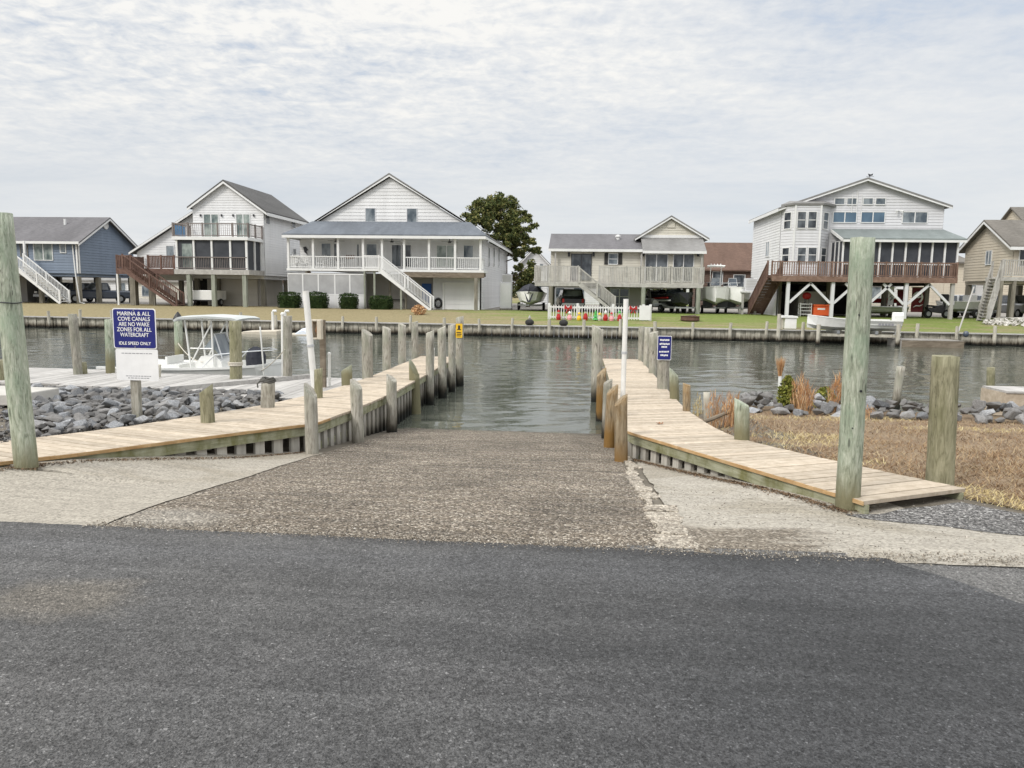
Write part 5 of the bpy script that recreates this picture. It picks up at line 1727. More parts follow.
# ------------------------------------------------------------------ house 3: white with full-width porch
YP, YW = 57.0, 59.5
FP, FW = Face('S', YP), Face('S', YW)
xpl, zev = FP.px(283.5, 234); xpr, _ = FP.px(485, 237); _, zFl = FP.px(400, 269.3); _, zFb = FP.px(400, 272)
xg, zg0 = FW.px(390, 175); xgr, zgr = FW.px(466, 223.3); xgl, zgl = FW.px(317.5, 222)
xw0, _ = FW.px(300, 250); xw1, _ = FW.px(481.5, 250)
zev = (FP.px(283.5, 233.5)[1] + FP.px(485, 236)[1]) / 2
EW = Face('E', xw1); yE = EW.px(507.5, 260)[0]
h3 = thing('house', 'large white house with blue-grey porch roof, white columns and white stairs', 'house', ((xw0 + xw1) / 2, 62, GH), HG)
zgm = (zgr + zgl) / 2
mb = MB(); lap_wall(mb, FW, [(xgl + .1, zgm), (xgr - .1, zgm), (xg, zg0 - .22)], .27, .03)
mb.build('gable_wall', 'siding_white', h3)
mb = MB(); lap_wall(mb, FW, [(xw0, zFl), (xw1, zFl), (xw1, zev - .3), (xgr - .1, zgm), (xgl + .1, zgm), (xw0, zev - .3)], .2)
zse = EW.px(507.5, 251)[1]
lap_wall(mb, EW, [(YW, GH), (yE, GH), (yE, zev - .05), (YW, zev - .05)], .2)
Fx = Face('W', xw0); lap_wall(mb, Fx, [(YW, zFl), (yE, zFl), (yE, zev), (YW, zev)], .2)
mb.build('wall', 'siding_white', h3)
srR = (zg0 - zgr) / (xgr - xg); xeR = xw1 + .55; zeR = zg0 - srR * (xeR - xg); xeL = xg - (xeR - xg) + .6; zeL = zg0 - srR * (xg - xeL)
mb = MB(); gable_roof_y(mb, xeL, zeL + .12, xg, zg0 + .12, xeR, zeR + .12, YW - .3, yE + .4, .14)
mb.build('roof', 'roof_grey', h3)
rake(h3, FW, [(xgl - .75, zgl - .48 * srR), (xg, zg0 - .0), (xgr + .75, zgr - .48 * srR)], .26, .25)
# porch roof with hipped ends
mb = MB(); o = .35
A = (xpl, YP - o, zev); Bq = (xpr + .1, YP - o, zev); C = (xgr + .4, YW - .31, zgm + .05); D = (xgl - .3, YW - .31, zgm + .05)
mb.slab([A, Bq, C, D], .1)
mb.slab([(A[0], A[1] + .004, A[2]), (D[0] - .004, D[1], D[2]), (D[0] - .004, YW + 2, zgm + .05), (A[0], YW + 2, zev)], .1)
mb.slab([(Bq[0], Bq[1] + .004, Bq[2]), (Bq[0] + .003, YW + 1.0, zev), (C[0] + .004, YW + 1.0, zgm), (C[0] + .004, C[1], C[2])], .1)
mb.build('porch_roof', 'roof_blue', h3)
mb = MB(); FP.box(mb, xpl, xpr + .1, zev - .30, zev - .09, o - .02, o + .03); mb.box(xpr + .06, xpr + .11, YP - o + .03, yE + .4, zev - .29, zev - .09); mb.box(xpl, xpl + .05, YP - o + .03, YW + 2, zev - .29, zev - .09)
mb.build('fascia_trim', 'trim_white', h3)
mb = MB(); mb.box(xpl + .06, xpr + .05, YP - o + .04, YW - .002, zev - .20, zev - .14); mb.build('porch_ceiling', 'trim_white', h3)
xf0, _ = FP.px(287, 268); xf1, _ = FP.px(484, 268)
mb = MB(); mb.box(xf0, xf1, YP - .08, YW, zFb + .02, zFl); mb.build('porch_floor', 'trim_white', h3)
pxs = (288.2, 313, 338, 363, 382, 404, 429, 455, 480.5)
for px in pxs:
    a, _ = FP.px(px, 250); post(h3, a, YP + .05, zFl, zev - .2, .17, 'paint_white', 'porch_column')
cols = [FP.px(px, 250)[0] for px in pxs]
for k in range(8):
    if k == 4: continue
    railing(h3, (cols[k] + .1, YP + .05, zFl), (cols[k + 1] - .1, YP + .05, zFl), .92, 'trim_white', .15)
railing(h3, (cols[0], YP + .15, zFl), (cols[0], YW - .1, zFl), .92, 'trim_white', .15); railing(h3, (cols[8], YP + .15, zFl), (cols[8], YW - .1, zFl), .92, 'trim_white', .15)
for r_ in ((321.8, 243.5, 331, 256), (366.7, 244.2, 376.8, 257)): wpx(h3, FW, *r_, pane='glass_mid')
wpx(h3, FW, 334.2, 244, 337, 266, pane='glass_dark', name='door'); wpx(h3, FW, 357.2, 244.5, 359.3, 266, pane='glass_dark', name='door')
wpx(h3, FW, 392, 245, 411, 266.5, vb=2, pane='glass_dark', name='sliding_door'); wpx(h3, FW, 437, 245.5, 456.5, 267, vb=2, pane='glass_green', name='sliding_door'); wpx(h3, FW, 464, 245.5, 473, 258, pane='glass_mid')
wpx(h3, FW, 365.8, 208.5, 375.2, 221.5, pane='glass_mid', frame='siding_cool'); wpx(h3, FW, 407.3, 208.8, 416.8, 222, pane='glass_mid', frame='siding_cool')
for px in (488.7, 493.7, 498.7):
    a = EW.px(px, 247.5); b = EW.px(px, 266); window(h3, EW, a[0] - .4, a[0] + .4, b[1], a[1], pane='glass_mid')
q = FW.px(306, 251); mb = MB(); c_ = [(q[0], q[1] + .35), (q[0] + .2, q[1] + .1), (q[0] + .05, q[1] - .05), (q[0] + .2, q[1] - .35), (q[0] - .1, q[1] - .1), (q[0] - .2, q[1] + .3)]
mb.prism(c_, YW - .09, YW - .04); mb.build('wall_ornament', 'dark_metal', h3)
q = FW.px(350, 257); mb = MB()
for k in (-.3, -.1, .1, .3): mb.prism([(q[0] + k - .08, q[1] - .15), (q[0] + k + .08, q[1] - .12), (q[0] + k + .03, q[1] + .18)], YW - .09, YW - .04)
mb.build('wall_ornament', 'rust_brown', h3)
for px in (331, 388, 447):
    a = FP.px(px, 240)[0]; zc_ = zev - .42; mb = MB()
    mb.tube([(a, YP + 1.2, zev - .2), (a, YP + 1.2, zc_)], .03, 6); mb.lathe([(.12, -.08), (.14, 0), (.06, .06)], (a, YP + 1.2, zc_), 10)
    for k in range(4): mb.bar((a, YP + 1.2, zc_), (a + .65 * cos(k * pi / 2 + .4), YP + 1.2 + .65 * sin(k * pi / 2 + .4), zc_), .13, .015)
    mb.build('ceiling_fan', 'dark_metal', h3)
# stairs in front
bt = aty(431.5, 311, YP - .9)
stairs(h3, (cols[4] + .1, YP - 1.25, zFl), (bt.x, YP - 1.25, hg(YP - 1) + .05), (0, 1.1, 0), 'trim_white', 16, 'paint_white', .95, .14)
mb = MB(); mb.box(cols[4] - 1.2, cols[4] + .15, YP - 1.3, YP - .085, zFb + .02, zFl); mb.build('stair_landing', 'trim_white', h3)
railing(h3, (cols[4] - 1.2, YP - 1.25, zFl), (cols[4] + .1, YP - 1.25, zFl), .95, 'paint_white', .14)
for px, w in ((365.5, .12), (378.5, .14), (404.5, .14)):
    a, _ = FP.px(px, 290); post(h3, a, YP - .2 - (px > 370) * .9, hg(YP), zFb if px < 390 else zFb - 1.0, w, 'stilt_green', 'stair_post')
# lattice of screened panels under the porch, left half
_, zSt = FP.px(330, 273.5); _, zSm = FP.px(330, 294.5)
sx_ = [FP.px(v, 290)[0] for v in (288, 303, 318.5, 335, 350, 366)]
for a, b in zip(sx_, sx_[1:]):
    w = MB(); t = .05
    w.box(a, a + t, YP - .02, YP + .06, GH - .05, zSt); w.box(b - t, b, YP - .02, YP + .06, GH - .05, zSt); w.box(a + t, b - t, YP - .02, YP + .06, zSt - .1, zSt); w.box(a + t, b - t, YP - .02, YP + .06, zSm - .04, zSm + .04)
    wo_ = w.build('screen_panel', 'trim_white', h3)
    mb = MB(); mb.box(a + t, b - t, YP + .0, YP + .02, zSm + .04, zSt - .1); mb.build('screen', 'screen_grey', wo_)
    mb = MB(); mb.box(a + t, b - t, YP + .0, YP + .02, GH - .05, zSm - .04); mb.build('lower_panel', 'siding_white', wo_)
# garage wall at the right half
FG = Face('S', YP + 1.6)
ga, _ = FG.px(433, 295); gb, _ = FG.px(482, 295)
mb = MB(); lap_wall(mb, FG, [(ga, GH - .05), (xw1, GH - .05), (xw1, zFb - .1), (ga, zFb - .1)], .2); mb.box(ga, xw1 - .1, YP + 1.75, YW - .05, GH, zFb - .1); mb.build('garage_wall', 'siding_white', h3)
a = FG.px(444.5, 284); b = FG.px(473.5, 309)
mb = MB(); FG.box(mb, a[0] - .14, b[0] + .14, a[1], a[1] + .14, .0, .13); FG.box(mb, a[0] - .14, a[0], GH, a[1], 0, .13); FG.box(mb, b[0], b[0] + .14, GH, a[1], 0, .13); gd = mb.build('garage_door', 'trim_white', h3)
mb = MB(); nz = 5
for k in range(nz):
    z0_, z1_ = GH + (a[1] - GH) * k / nz, GH + (a[1] - GH) * (k + 1) / nz
    FG.box(mb, a[0], b[0], z0_ + .012, z1_ - .012, .032, .055)
FG.box(mb, a[0], b[0], GH, a[1], .0, .034)
mb.build('door_panels', 'siding_white', gd)
Fd = Face('S', YP + 2.0); a = Fd.px(422, 283.5); b = Fd.px(431.5, 309)
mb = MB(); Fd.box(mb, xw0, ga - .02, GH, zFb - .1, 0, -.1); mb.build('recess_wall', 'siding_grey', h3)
mb = MB(); Fd.box(mb, a[0], b[0], GH, a[1], .01, .07); bd = mb.build('door', 'blue_door_paint', h3)
mb = MB(); mb.lathe([(.03, 0), (.045, .03), (.03, .06)], Fd.pt(b[0] - .12, GH + 1.0, .1), 8); mb.build('handle', 'metal_grey', bd)
a, _ = FP.px(402, 275); b, _ = FP.px(484, 275); _, zq = FP.px(440, 277.5)
mb = MB(); mb.box(a, b, YP - .1, YP + .12, zq, zFb); mb.box(a, b, YP + .9, YP + 1.1, zq + .1, zFb); mb.build('porch_beam', 'beam_old', h3)
a, _ = FP.px(476, 290); post(h3, a, YP + .0, hg(YP) - .1, zq, .26, 'stilt', 'stilt')
for px in (388, 404): a, _ = FP.px(px, 290); post(h3, a, YP + .6, GH - .1, zFb - .02, .16, 'stilt', 'stilt')
q = FG.px(438.3, 303)
hr = thing('hose_reel', 'black coiled hose reel hanging on the white garage wall', 'hose reel', (q[0], YP + 1.5, q[1]))
mb = MB(); mb.tube([(q[0] + .28 * cos(2 * pi * k / 20), YP + 1.48, q[1] + .34 * sin(2 * pi * k / 20)) for k in range(21)], .09, 8); mb.build('coil', 'black_plastic', hr)
mb = MB(); mb.box(q[0] - .1, q[0] + .1, YP + 1.5, YP + 1.6, q[1] - .5, q[1] + .1); mb.build('bracket', 'metal_grey', hr)

# ------------------------------------------------------------------ house 4: cream bungalow over grey deck
YD, Y4 = 57.0, 59.2
FD, F4 = Face('S', YD), Face('S', Y4)
Fe = Face('S', Y4 - .5)
xa4, _ = F4.px(551, 260); xm4, _ = F4.px(640.5, 260); xb4, _ = F4.px(703.5, 260)
_, zFd = FD.px(620, 283.3); _, zFu = FD.px(620, 287); _, ze4 = Fe.px(600, 249.6); _, ze5 = Fe.px(672, 251.0)
h4 = thing('house', 'cream bungalow on stilts behind a weathered grey wraparound deck', 'house', ((xa4 + xb4) / 2, 62, GH), HG)
mb = MB(); lap_wall(mb, F4, [(xa4, zFd), (xb4, zFd), (xb4, ze4), (xa4, ze4)], .2); lap_wall(mb, Face('W', xa4), [(Y4, zFd), (68, zFd), (68, ze4), (Y4, ze4)], .2); mb.box(xa4, xb4, Y4 + .15, 68, zFu, zFd - .01); lap_wall(mb, Face('E', xb4), [(Y4, zFd), (68, zFd), (68, ze4), (Y4, ze4)], .2)
mb.build('wall', 'siding_cream', h4)
yr = 63.2; zr4 = aty(600, 234, yr).z; x0_ = Fe.px(548.5, 250)[0]; x1_ = xm4 + .1; x2_ = Fe.px(706.5, 250)[0]
mb = MB(); mb.slab([(x0_, Y4 - .5, ze4 + .05), (x1_, Y4 - .5, ze4 + .05), (x1_, yr, zr4), (x0_, yr, zr4)], .12); mb.slab([(x0_, yr + .003, zr4), (x2_ - .4, yr + .003, zr4), (x2_ - .4, 68.4, ze4), (x0_, 68.4, ze4)], .12)
rf = mb.build('roof', 'roof_charcoal', h4)
q = aty(618, 238, 61.6); MB().lathe([(.14, -.5), (.14, .05), (.22, .07), (.22, .2), (.05, .26)], (q.x, q.y, q.z), 10).build('roof_vent', 'trim_white', rf)
mb = MB(); Fe.box(mb, x0_, x1_, ze4 - .16, ze4 + .04, .01, .06); Fe.box(mb, x1_ + .003, x2_, ze5 - .2, ze5 + .0, .11, .16); mb.build('gutter', 'trim_white', h4)
mb = MB(); mb.box(x0_, x1_, Y4 - .48, Y4 - .02, ze4 - .13, ze4 - .08); mb.build('soffit', 'trim_white', h4)
Fg = Face('S', Y4 + 1.6); zs_ = Fg.px(671, 238)[1]; xgp, zgp = Fg.px(671, 217); xg0, zg0_ = Fg.px(638.5, 236.8); xg1, _ = Fg.px(705, 236.8)
mb = MB(); mb.slab([(x1_ + .003, Y4 - .6, ze5 + .02), (x2_, Y4 - .6, ze5 + .02), (x2_, Y4 + 1.6, zs_ + .02), (x1_ + .003, Y4 + 1.6, zs_ + .02)], .12); mb.build('lower_roof', 'roof_grey', h4)
mb = MB(); lap_wall(mb, Fg, [(xg0 + .25, zs_), (xg1 - .25, zs_), (xg1 - .25, zg0_), (xgp, zgp - .05), (xg0 + .25, zg0_)], .2); mb.box(xg0 + .3, xg0 + .4, Y4 + 1.75, 66, ze4, zg0_); mb.build('gable_wall', 'siding_cream', h4)
mb = MB(); s4 = (zgp - zg0_) / (xgp - xg0); gable_roof_y(mb, xg0 - .3, zg0_ - .3 * s4 + .1, xgp, zgp + .1, xg1 + .3, zg0_ - .3 * s4 + .1, Y4 + 1.25, 67, .13); mb.build('gable_roof', 'roof_grey', h4)
rake(h4, Fg, [(xg0 - .3, zg0_ - .3 * s4 - .02), (xgp, zgp - .02), (xg1 + .3, zg0_ - .3 * s4 - .02)], .2, .3)
mb = MB(); Fg.box(mb, xg0 + .2, xg1 - .2, zs_ + .0, zs_ + .22, .03, .09); mb.build('gable_band', 'trim_white', h4)
q = Fg.px(671, 224.5); mb = MB().prism([(q[0] - .3, q[1] - .25), (q[0] + .3, q[1] - .25), (q[0] + .3, q[1] + .1), (q[0], q[1] + .35), (q[0] - .3, q[1] + .1)], Fg.a - .09, Fg.a - .02); mb.build('gable_vent', 'siding_cream', h4)
wpx(h4, F4, 572, 254.5, 590.5, 280, vb=2, pane='glass_dark', frame='dark_metal', name='sliding_door'); w_ = wpx(h4, F4, 608.8, 254, 617.3, 264, vb=1, hb=1, pane='glass_mid')
for a_, b_ in ((604.5, 608), (618.2, 622)):
    a = F4.px(a_, 253); b = F4.px(b_, 264.5); mb = MB(); F4.box(mb, a[0], b[0], b[1], a[1], .03, .075); mb.build('shutter', 'void_dark', w_)
wpx(h4, F4, 646, 254.5, 666.5, 281, vb=2, pane='glass_dark', name='sliding_door'); wpx(h4, F4, 674, 254.5, 692.5, 281, vb=2, pane='glass_dark', name='sliding_door')
for px in (555.5, 641, 701):
    a, _ = F4.px(px, 260); post(h4, a, Y4 - .35, zFd, ze4 - .1, .13, 'siding_grey', 'porch_post')
for px in (569, 593.5, 643, 698): 
    a = F4.px(px, 254.5); mb = MB(); F4.box(mb, a[0] - .08, a[0] + .08, a[1] - .15, a[1] + .15, .03, .18); mb.build('wall_lamp', 'dark_metal', h4)
xd0, _ = FD.px(535, 275); xd1, _ = FD.px(703.5, 275); xt, _ = FD.px(578, 275); xt2, _ = FD.px(594, 275)
mb = MB(); mb.box(xd0, xd1, YD - .1, Y4 - .04, zFu, zFd); mb.box(xd0, xa4, Y4 - .04, 64, zFu, zFd); mb.build('deck_floor', 'deck_weathered', h4)
for p_, q_ in (((xd0, YD, zFd), (xt, YD, zFd)), ((xt2 + .4, YD, zFd), (FD.px(640, 275)[0], YD, zFd)), ((FD.px(641, 275)[0], YD, zFd), (FD.px(670, 275)[0], YD, zFd)), ((FD.px(671, 275)[0], YD, zFd), (xd1, YD, zFd)), ((xd0, YD + .1, zFd), (xd0, 64, zFd)), ((xd1, YD + .1, zFd), (xd1, Y4, zFd))):
    railing(h4, p_, q_, 1.22, 'deck_weathered', .115, posts=3, bw=.075, low=.06)
bt = aty(614.5, 309, YD - .7)
stairs(h4, (xt + .1, YD - 1.2, zFd), (bt.x, YD - 1.2, hg(YD) + .1), (0, 1.0, 0), 'deck_weathered', 15, 'deck_weathered', 1.1, .115)
mb = MB(); mb.box(xt - .9, xt + .1, YD - 1.2, YD - .11, zFu, zFd); mb.build('stair_landing', 'deck_weathered', h4)
for px, yy, w in ((551, YD, .36), (643.5, YD, .34), (698.5, YD, .34), (553, Y4 + 1.5, .3), (678.5, Y4 + 3, .3), (684.5, Y4 + 1.6, .3), (691, Y4 + 3, .3), (697, Y4 + 4.5, .3), (606, YD + .2, .2)):
    a = aty(px, 290, yy).x; post(h4, a, yy, GH - .2, zFu - .002, w, 'stilt_green' if px in (643.5, 698.5) else 'stilt', 'stilt', round_=True)
Fl = Face('S', Y4 + .2); a = Fl.px(602, 290)[0]; b = Fl.px(642, 290)[0]
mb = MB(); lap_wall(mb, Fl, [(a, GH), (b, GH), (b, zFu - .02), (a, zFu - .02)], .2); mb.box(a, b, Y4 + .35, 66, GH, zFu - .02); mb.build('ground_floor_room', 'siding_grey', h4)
a = Fl.px(610.5, 289); b = Fl.px(628, 312); window(h4, Fl, a[0], b[0], GH + .05, a[1], vb=2, hb=2, pane='glass_mid', name='french_door')

# ------------------------------------------------------------------ house 5: tall pale grey house with red deck
YD5, Y5 = 54.0, 56.6
D5, F5 = Face('S', YD5), Face('S', Y5)
xap, zap = F5.px(866, 179.5); xr5, zr5 = F5.px(944.5, 205.5); xl5, zl5 = F5.px(782, 208); _, zfl5 = D5.px(860, 277.0); _, zu5 = D5.px(860, 280.5)
W5 = Face('W', xl5); yb5 = W5.px(752.5, 250)[0]
h5 = thing('house', 'tall pale grey house with bay tower, dark screened sunroom and red-brown deck', 'house', ((xl5 + xr5) / 2, 60, GH), HG)
mb = MB(); lap_wall(mb, F5, [(xl5, zfl5), (xr5, zfl5), (xr5, zr5), (xap, zap - .05), (xl5, zl5)], .2)
lap_wall(mb, Face('E', xr5), [(Y5, zfl5), (yb5, zfl5), (yb5, zr5), (Y5, zr5)], .2); mb.box(xl5, xr5, Y5 + .15, yb5, zu5, zfl5 - .01); mb.build('wall', 'siding_cool', h5)
mb = MB(); lap_wall(mb, W5, [(Y5, GH), (yb5, GH), (yb5, zl5 - .02), (Y5, zl5 - .02)], .2)
mb.build('side_wall', 'siding_white', h5)
mb = MB(); s5 = (zap - zr5) / (xr5 - xap); s5l = (zap - zl5) / (xap - xl5)
gable_roof_y(mb, xl5 - .35, zl5 + .1 - .35 * s5l, xap, zap + .1, xr5 + .4, zr5 + .1 - .4 * s5, Y5 - .4, yb5 + .3, .14)
mb.build('roof', 'roof_grey', h5)
rake(h5, F5, [(xl5 - .35, zl5 - .35 * s5l - .03), (xap, zap - .03), (xr5 + .4, zr5 - .4 * s5 - .03)], .18, .35)
mb = MB(); W5.box(mb, Y5 - .4, yb5 + .3, zl5 - .3, zl5 - .08, .34, .39); mb.build('gutter', 'trim_white', h5)
for r_ in ((835, 198.5, 844, 204.3), (847.3, 198.5, 856, 204.3), (863.5, 198.5, 872.3, 204.3), (876, 198.5, 884.7, 204.3)): wpx(h5, F5, *r_, pane='glass_mid')
for r_, g_ in (((833.6, 212.3, 855.6, 222.3), 'glass_blue'), ((861.6, 212.3, 883.8, 222.3), 'glass_blue'), ((903, 212.3, 926.3, 222.8), 'glass_mid')): wpx(h5, F5, *r_, vb=2, pane=g_)
q = F5.px(898, 210.5); mb = MB()
for dx in (-.14, .14): mb.tube([F5.pt(q[0], q[1], .05), F5.pt(q[0] + dx, q[1] - .05, .25), F5.pt(q[0] + dx * 1.6, q[1] - .12, .36)], [.04, .05, .07], 8)
mb.build('flood_lamp', 'trim_white', h5)
q = aty(870, 182, Y5 + .2)
wv_ = MB(); wv_.tube([(q.x, Y5 + .3, q.z - .3), (q.x, Y5 + .3, q.z + .55)], .02, 6); wv_.bar((q.x - .25, Y5 + .3, q.z + .4), (q.x + .28, Y5 + .3, q.z + .4), .02, .02); wv_.prism([(q.x - .06, q.z + .42), (q.x + .18, q.z + .47), (q.x + .2, q.z + .62), (q.x + .06, q.z + .54), (q.x - .14, q.z + .6)], Y5 + .28, Y5 + .32)
wv_.build('weather_vane', 'dark_metal', h5)
mb = MB()
for dx in (-.35, .0, .3): mb.box(q.x - .9 + dx, q.x - .86 + dx, Y5 - .07, Y5 - .03, q.z - 2.2, q.z - .6 - abs(dx))
mb.build('gable_rods', 'trim_white', h5)
# three-sided bay tower
Yb = Y5 - 1.15
Fb5 = Face('S', Yb); bx0, _ = Fb5.px(794.5, 230); bx1, _ = Fb5.px(820, 230); cx0 = xl5 + .02; cx1, _ = F5.px(829.5, 230); _, zbt = Fb5.px(805, 204)
pl_ = [(cx0, Y5), (bx0, Yb), (bx1, Yb), (cx1, Y5)]
mb = MB()
for (ax, ay), (bx_, by_) in zip(pl_, pl_[1:]):
    z = zfl5 - .1
    dn = Vector((by_ - ay, -(bx_ - ax), 0)).normalized() * .028
    while z < zbt:
        z2 = min(z + .2, zbt)
        mb.face((ax + dn.x, ay + dn.y, z), (bx_ + dn.x, by_ + dn.y, z), (bx_, by_, z2), (ax, ay, z2)); mb.face((ax + dn.x, ay + dn.y, z), (bx_ + dn.x, by_ + dn.y, z), (bx_, by_, z), (ax, ay, z)); z = z2
mb.slab([(x, y, zfl5 - .1) for x, y in pl_], .1)
bay = mb.build('bay', 'siding_cool', h5)
mb = MB(); e = .10; rp = [(cx0 - .1, Y5 - .05), (bx0 - .15, Yb - e), (bx1 + .15, Yb - e), (cx1 + .35, Y5 - .05)]
mb.slab([(x, y, zbt + .08) for x, y in rp], .14)
ct = [(cx0 + .5, Y5 - .05), (cx1 - .5, Y5 - .05)]
mb.face((*rp[0], zbt + .083), (*rp[1], zbt + .083), (*ct[0], zbt + .34)); mb.face((*rp[1], zbt + .083), (*rp[2], zbt + .083), (*ct[1], zbt + .34), (*ct[0], zbt + .34)); mb.face((*rp[2], zbt + .083), (*rp[3], zbt + .083), (*ct[1], zbt + .34))
mb.build('bay_roof', 'roof_grey', bay)
for y0_, y1_ in ((212, 228), (247.8, 262)):
    for u0_, u1_ in ((798, 805), (808.6, 815.6)):
        wpx(h5, Fb5, u0_, y0_, u1_, y1_, hb=1, pane='glass_dark')
    z1_, z0_ = Fb5.px(805, y0_)[1], Fb5.px(805, y1_)[1]
    for (ax, ay), (bx_, by_) in ((pl_[0], pl_[1]), (pl_[2], pl_[3])):
        A = Vector((ax, ay, 0)); Bv = Vector((bx_, by_, 0)); nn = Vector((by_ - ay, -(bx_ - ax), 0)).normalized()
        p_, q_ = A.lerp(Bv, .25), A.lerp(Bv, .72)
        def obx(u0, u1, za, zb_, d0, d1):
            return [A.lerp(Bv, u) + nn * d + Vector((0, 0, z)) for u in (u0, u1) for z in (za, zb_) for d in (d0, d1)]
        mb = MB(); mb.hexa(obx(.2, .25, z0_ - .07, z1_ + .07, 0, .065)); mb.hexa(obx(.72, .77, z0_ - .07, z1_ + .07, 0, .065)); mb.hexa(obx(.25, .72, z1_, z1_ + .07, 0, .065)); mb.hexa(obx(.25, .72, z0_ - .07, z0_, 0, .065)); mb.hexa(obx(.25, .72, (z0_ + z1_) / 2 - .03, (z0_ + z1_) / 2 + .03, 0, .055))
        wo_ = mb.build('window', 'trim_white', h5)
        mb = MB(); mb.hexa(obx(.25, .72, z0_, z1_, .03, .036)); mb.build('pane', 'glass_dark', wo_)
mb = MB()
for (x, y) in pl_[1:3]: mb.box(x - .06, x + .06, y - .06, y + .06, zfl5, zbt)
mb.build('corner_trim', 'trim_white', bay)
a = W5.px(768.5, 242); b = W5.px(768.5, 256); window(h5, W5, a[0] - .5, a[0] + .5, b[1], a[1], pane='glass_mid', vb=2)
# sunroom
Ys = YD5 + .9; S5 = Face('S', Ys)
sx0, _ = S5.px(843, 250); sx1, _ = S5.px(958.5, 250); _, zs0 = S5.px(900, 241.5); zst = S5.px(900, 238.7)[1]; xsl, _ = F5.px(831, 229); xsr, _ = F5.px(943, 229); zrt = F5.px(890, 229.2)[1]
mb = MB(); mb.slab([(sx0 - .15, Ys - .35, zst), (sx1 + .35, Ys - .35, zst), (xsr, Y5 - .05, zrt), (xsl, Y5 - .05, zrt)], .1)
mb.slab([(sx1 + .352, Ys - .35, zst), (sx1 + .352, Y5 + 1.5, zst), (xsr + .01, Y5 + 1.5, zrt), (xsr + .01, Y5 - .05, zrt)], .1)
mb.build('sunroom_roof', 'roof_green_grey', h5)
mb = MB(); S5.box(mb, sx0 - .15, sx1 + .35, zst - .26, zst - .1, .33, .38); mb.bar((sx0 - .16, Ys - .33, zst - .14), (xsl - .02, Y5 - .06, zrt - .12), .06, .2); mb.box(sx0 - .1, sx1 + .3, Ys - .32, Y5 - .06, zst - .2, zst - .14); mb.build('sunroom_trim', 'trim_white', h5)
mb = MB(); mb.box(sx0 + .05, sx1 - .05, Ys + .05, Ys + .07, zfl5, zst - .2); mb.box(sx1 - .07, sx1 - .05, Ys + .08, Y5 + 1.2, zfl5, zst - .2); mb.bar((sx0 + .03, Ys + .05, (zfl5 + zst - .2) / 2), (xsl + .1, Y5 - .05, (zfl5 + zst - .2) / 2), .02, zst - .2 - zfl5); mb.build('sunroom_screen', 'screen_dark', h5)
for px in (843, 862, 879.6, 892.6, 905.7, 919.7, 932.3, 945, 957.8):
    a, _ = S5.px(px, 250); post(h5, a, Ys, zfl5, zst - .2, .11, 'trim_white', 'sunroom_post')
for t in (.33, .66, .98): post(h5, sx0 + (xsl + .1 - sx0) * t, Ys + (Y5 - .05 - Ys) * t, zfl5, zst - .2, .09, 'trim_white', 'sunroom_post')
mb = MB(); S5.box(mb, sx0, sx1, zfl5 + .9, zfl5 + .97, -.03, .03); mb.build('sunroom_rail', 'trim_white', h5)
# deck
dx0, _ = D5.px(772, 270); dx1, _ = D5.px(957.5, 270)
mb = MB(); mb.box(dx0, dx1, YD5 - .08, Y5 - .04, zu5, zfl5); mb.build('deck_floor', 'deck_red', h5)
br = [D5.px(v, 270)[0] for v in (772, 780, 799, 818, 832, 850, 868, 886, 905, 921, 938, 957)]
for a, b in zip(br, br[1:]): railing(h5, (a, YD5, zfl5), (b, YD5, zfl5), 1.0, 'deck_red', .15, posts=1, bw=.05, pend=b == br[-1])
railing(h5, (dx1, YD5 + .1, zfl5), (dx1, Y5, zfl5), 1.0, 'deck_red', .15, posts=2, bw=.05)
mb = MB(); mb.box(dx0, dx1, YD5 - .14, YD5 - .083, zu5 - .12, zfl5 + .03); mb.build('deck_skirt', 'deck_red', h5)
zgd = hg(YD5)
pz = []
for px in (788, 832.7, 868, 906.3, 952.5):
    a, _ = D5.px(px, 295); pz.append(a); post(h5, a, YD5 + .1, zgd - .2, zu5 - .13, .22, 'siding_cool' if px < 950 else 'siding_grey', 'stilt')
for a in pz:
    for sgn in (-1, 1):
        if (a == pz[0] and sgn < 0) or (a == pz[-1] and sgn > 0): continue
        mb = MB(); mb.bar((a + sgn * .12, YD5 + .1, zu5 - 1.6), (a + sgn * 1.55, YD5 + .1, zu5 - .2), .12, .16); mb.build('brace', 'siding_cool', h5)
for yy in (Y5 + 1, Y5 + 4.5, yb5 - .4):
    for xx in (xl5 + .4, xl5 + 4, xl5 + 8, xr5 - .3): post(h5, xx, yy, GH - .2, zu5, .3, 'stilt', 'stilt')
Fb = Face('S', Y5 + 1.6); a = Fb.px(799, 292)[0]; b = Fb.px(828, 292)[0]
mb = MB(); mb.box(a, b, Y5 + 1.6, yb5 - .5, GH, aty(810, 291.5, Y5 + 1.6).z); mb.build('ground_floor_room', 'siding_beige', h5)
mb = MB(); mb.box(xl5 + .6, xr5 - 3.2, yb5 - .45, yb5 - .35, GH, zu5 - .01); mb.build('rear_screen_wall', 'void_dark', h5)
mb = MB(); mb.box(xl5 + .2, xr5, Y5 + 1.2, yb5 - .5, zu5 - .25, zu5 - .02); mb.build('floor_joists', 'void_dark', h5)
# side stairs going back along the left wall
stairs(h5, (dx0 + .75, YD5 + .2, zfl5), (dx0 + .55, YD5 + 4.6, GH), (-1.0, 0, 0), 'deck_brown', 14, 'deck_brown', 1.0, .16, riser=True)

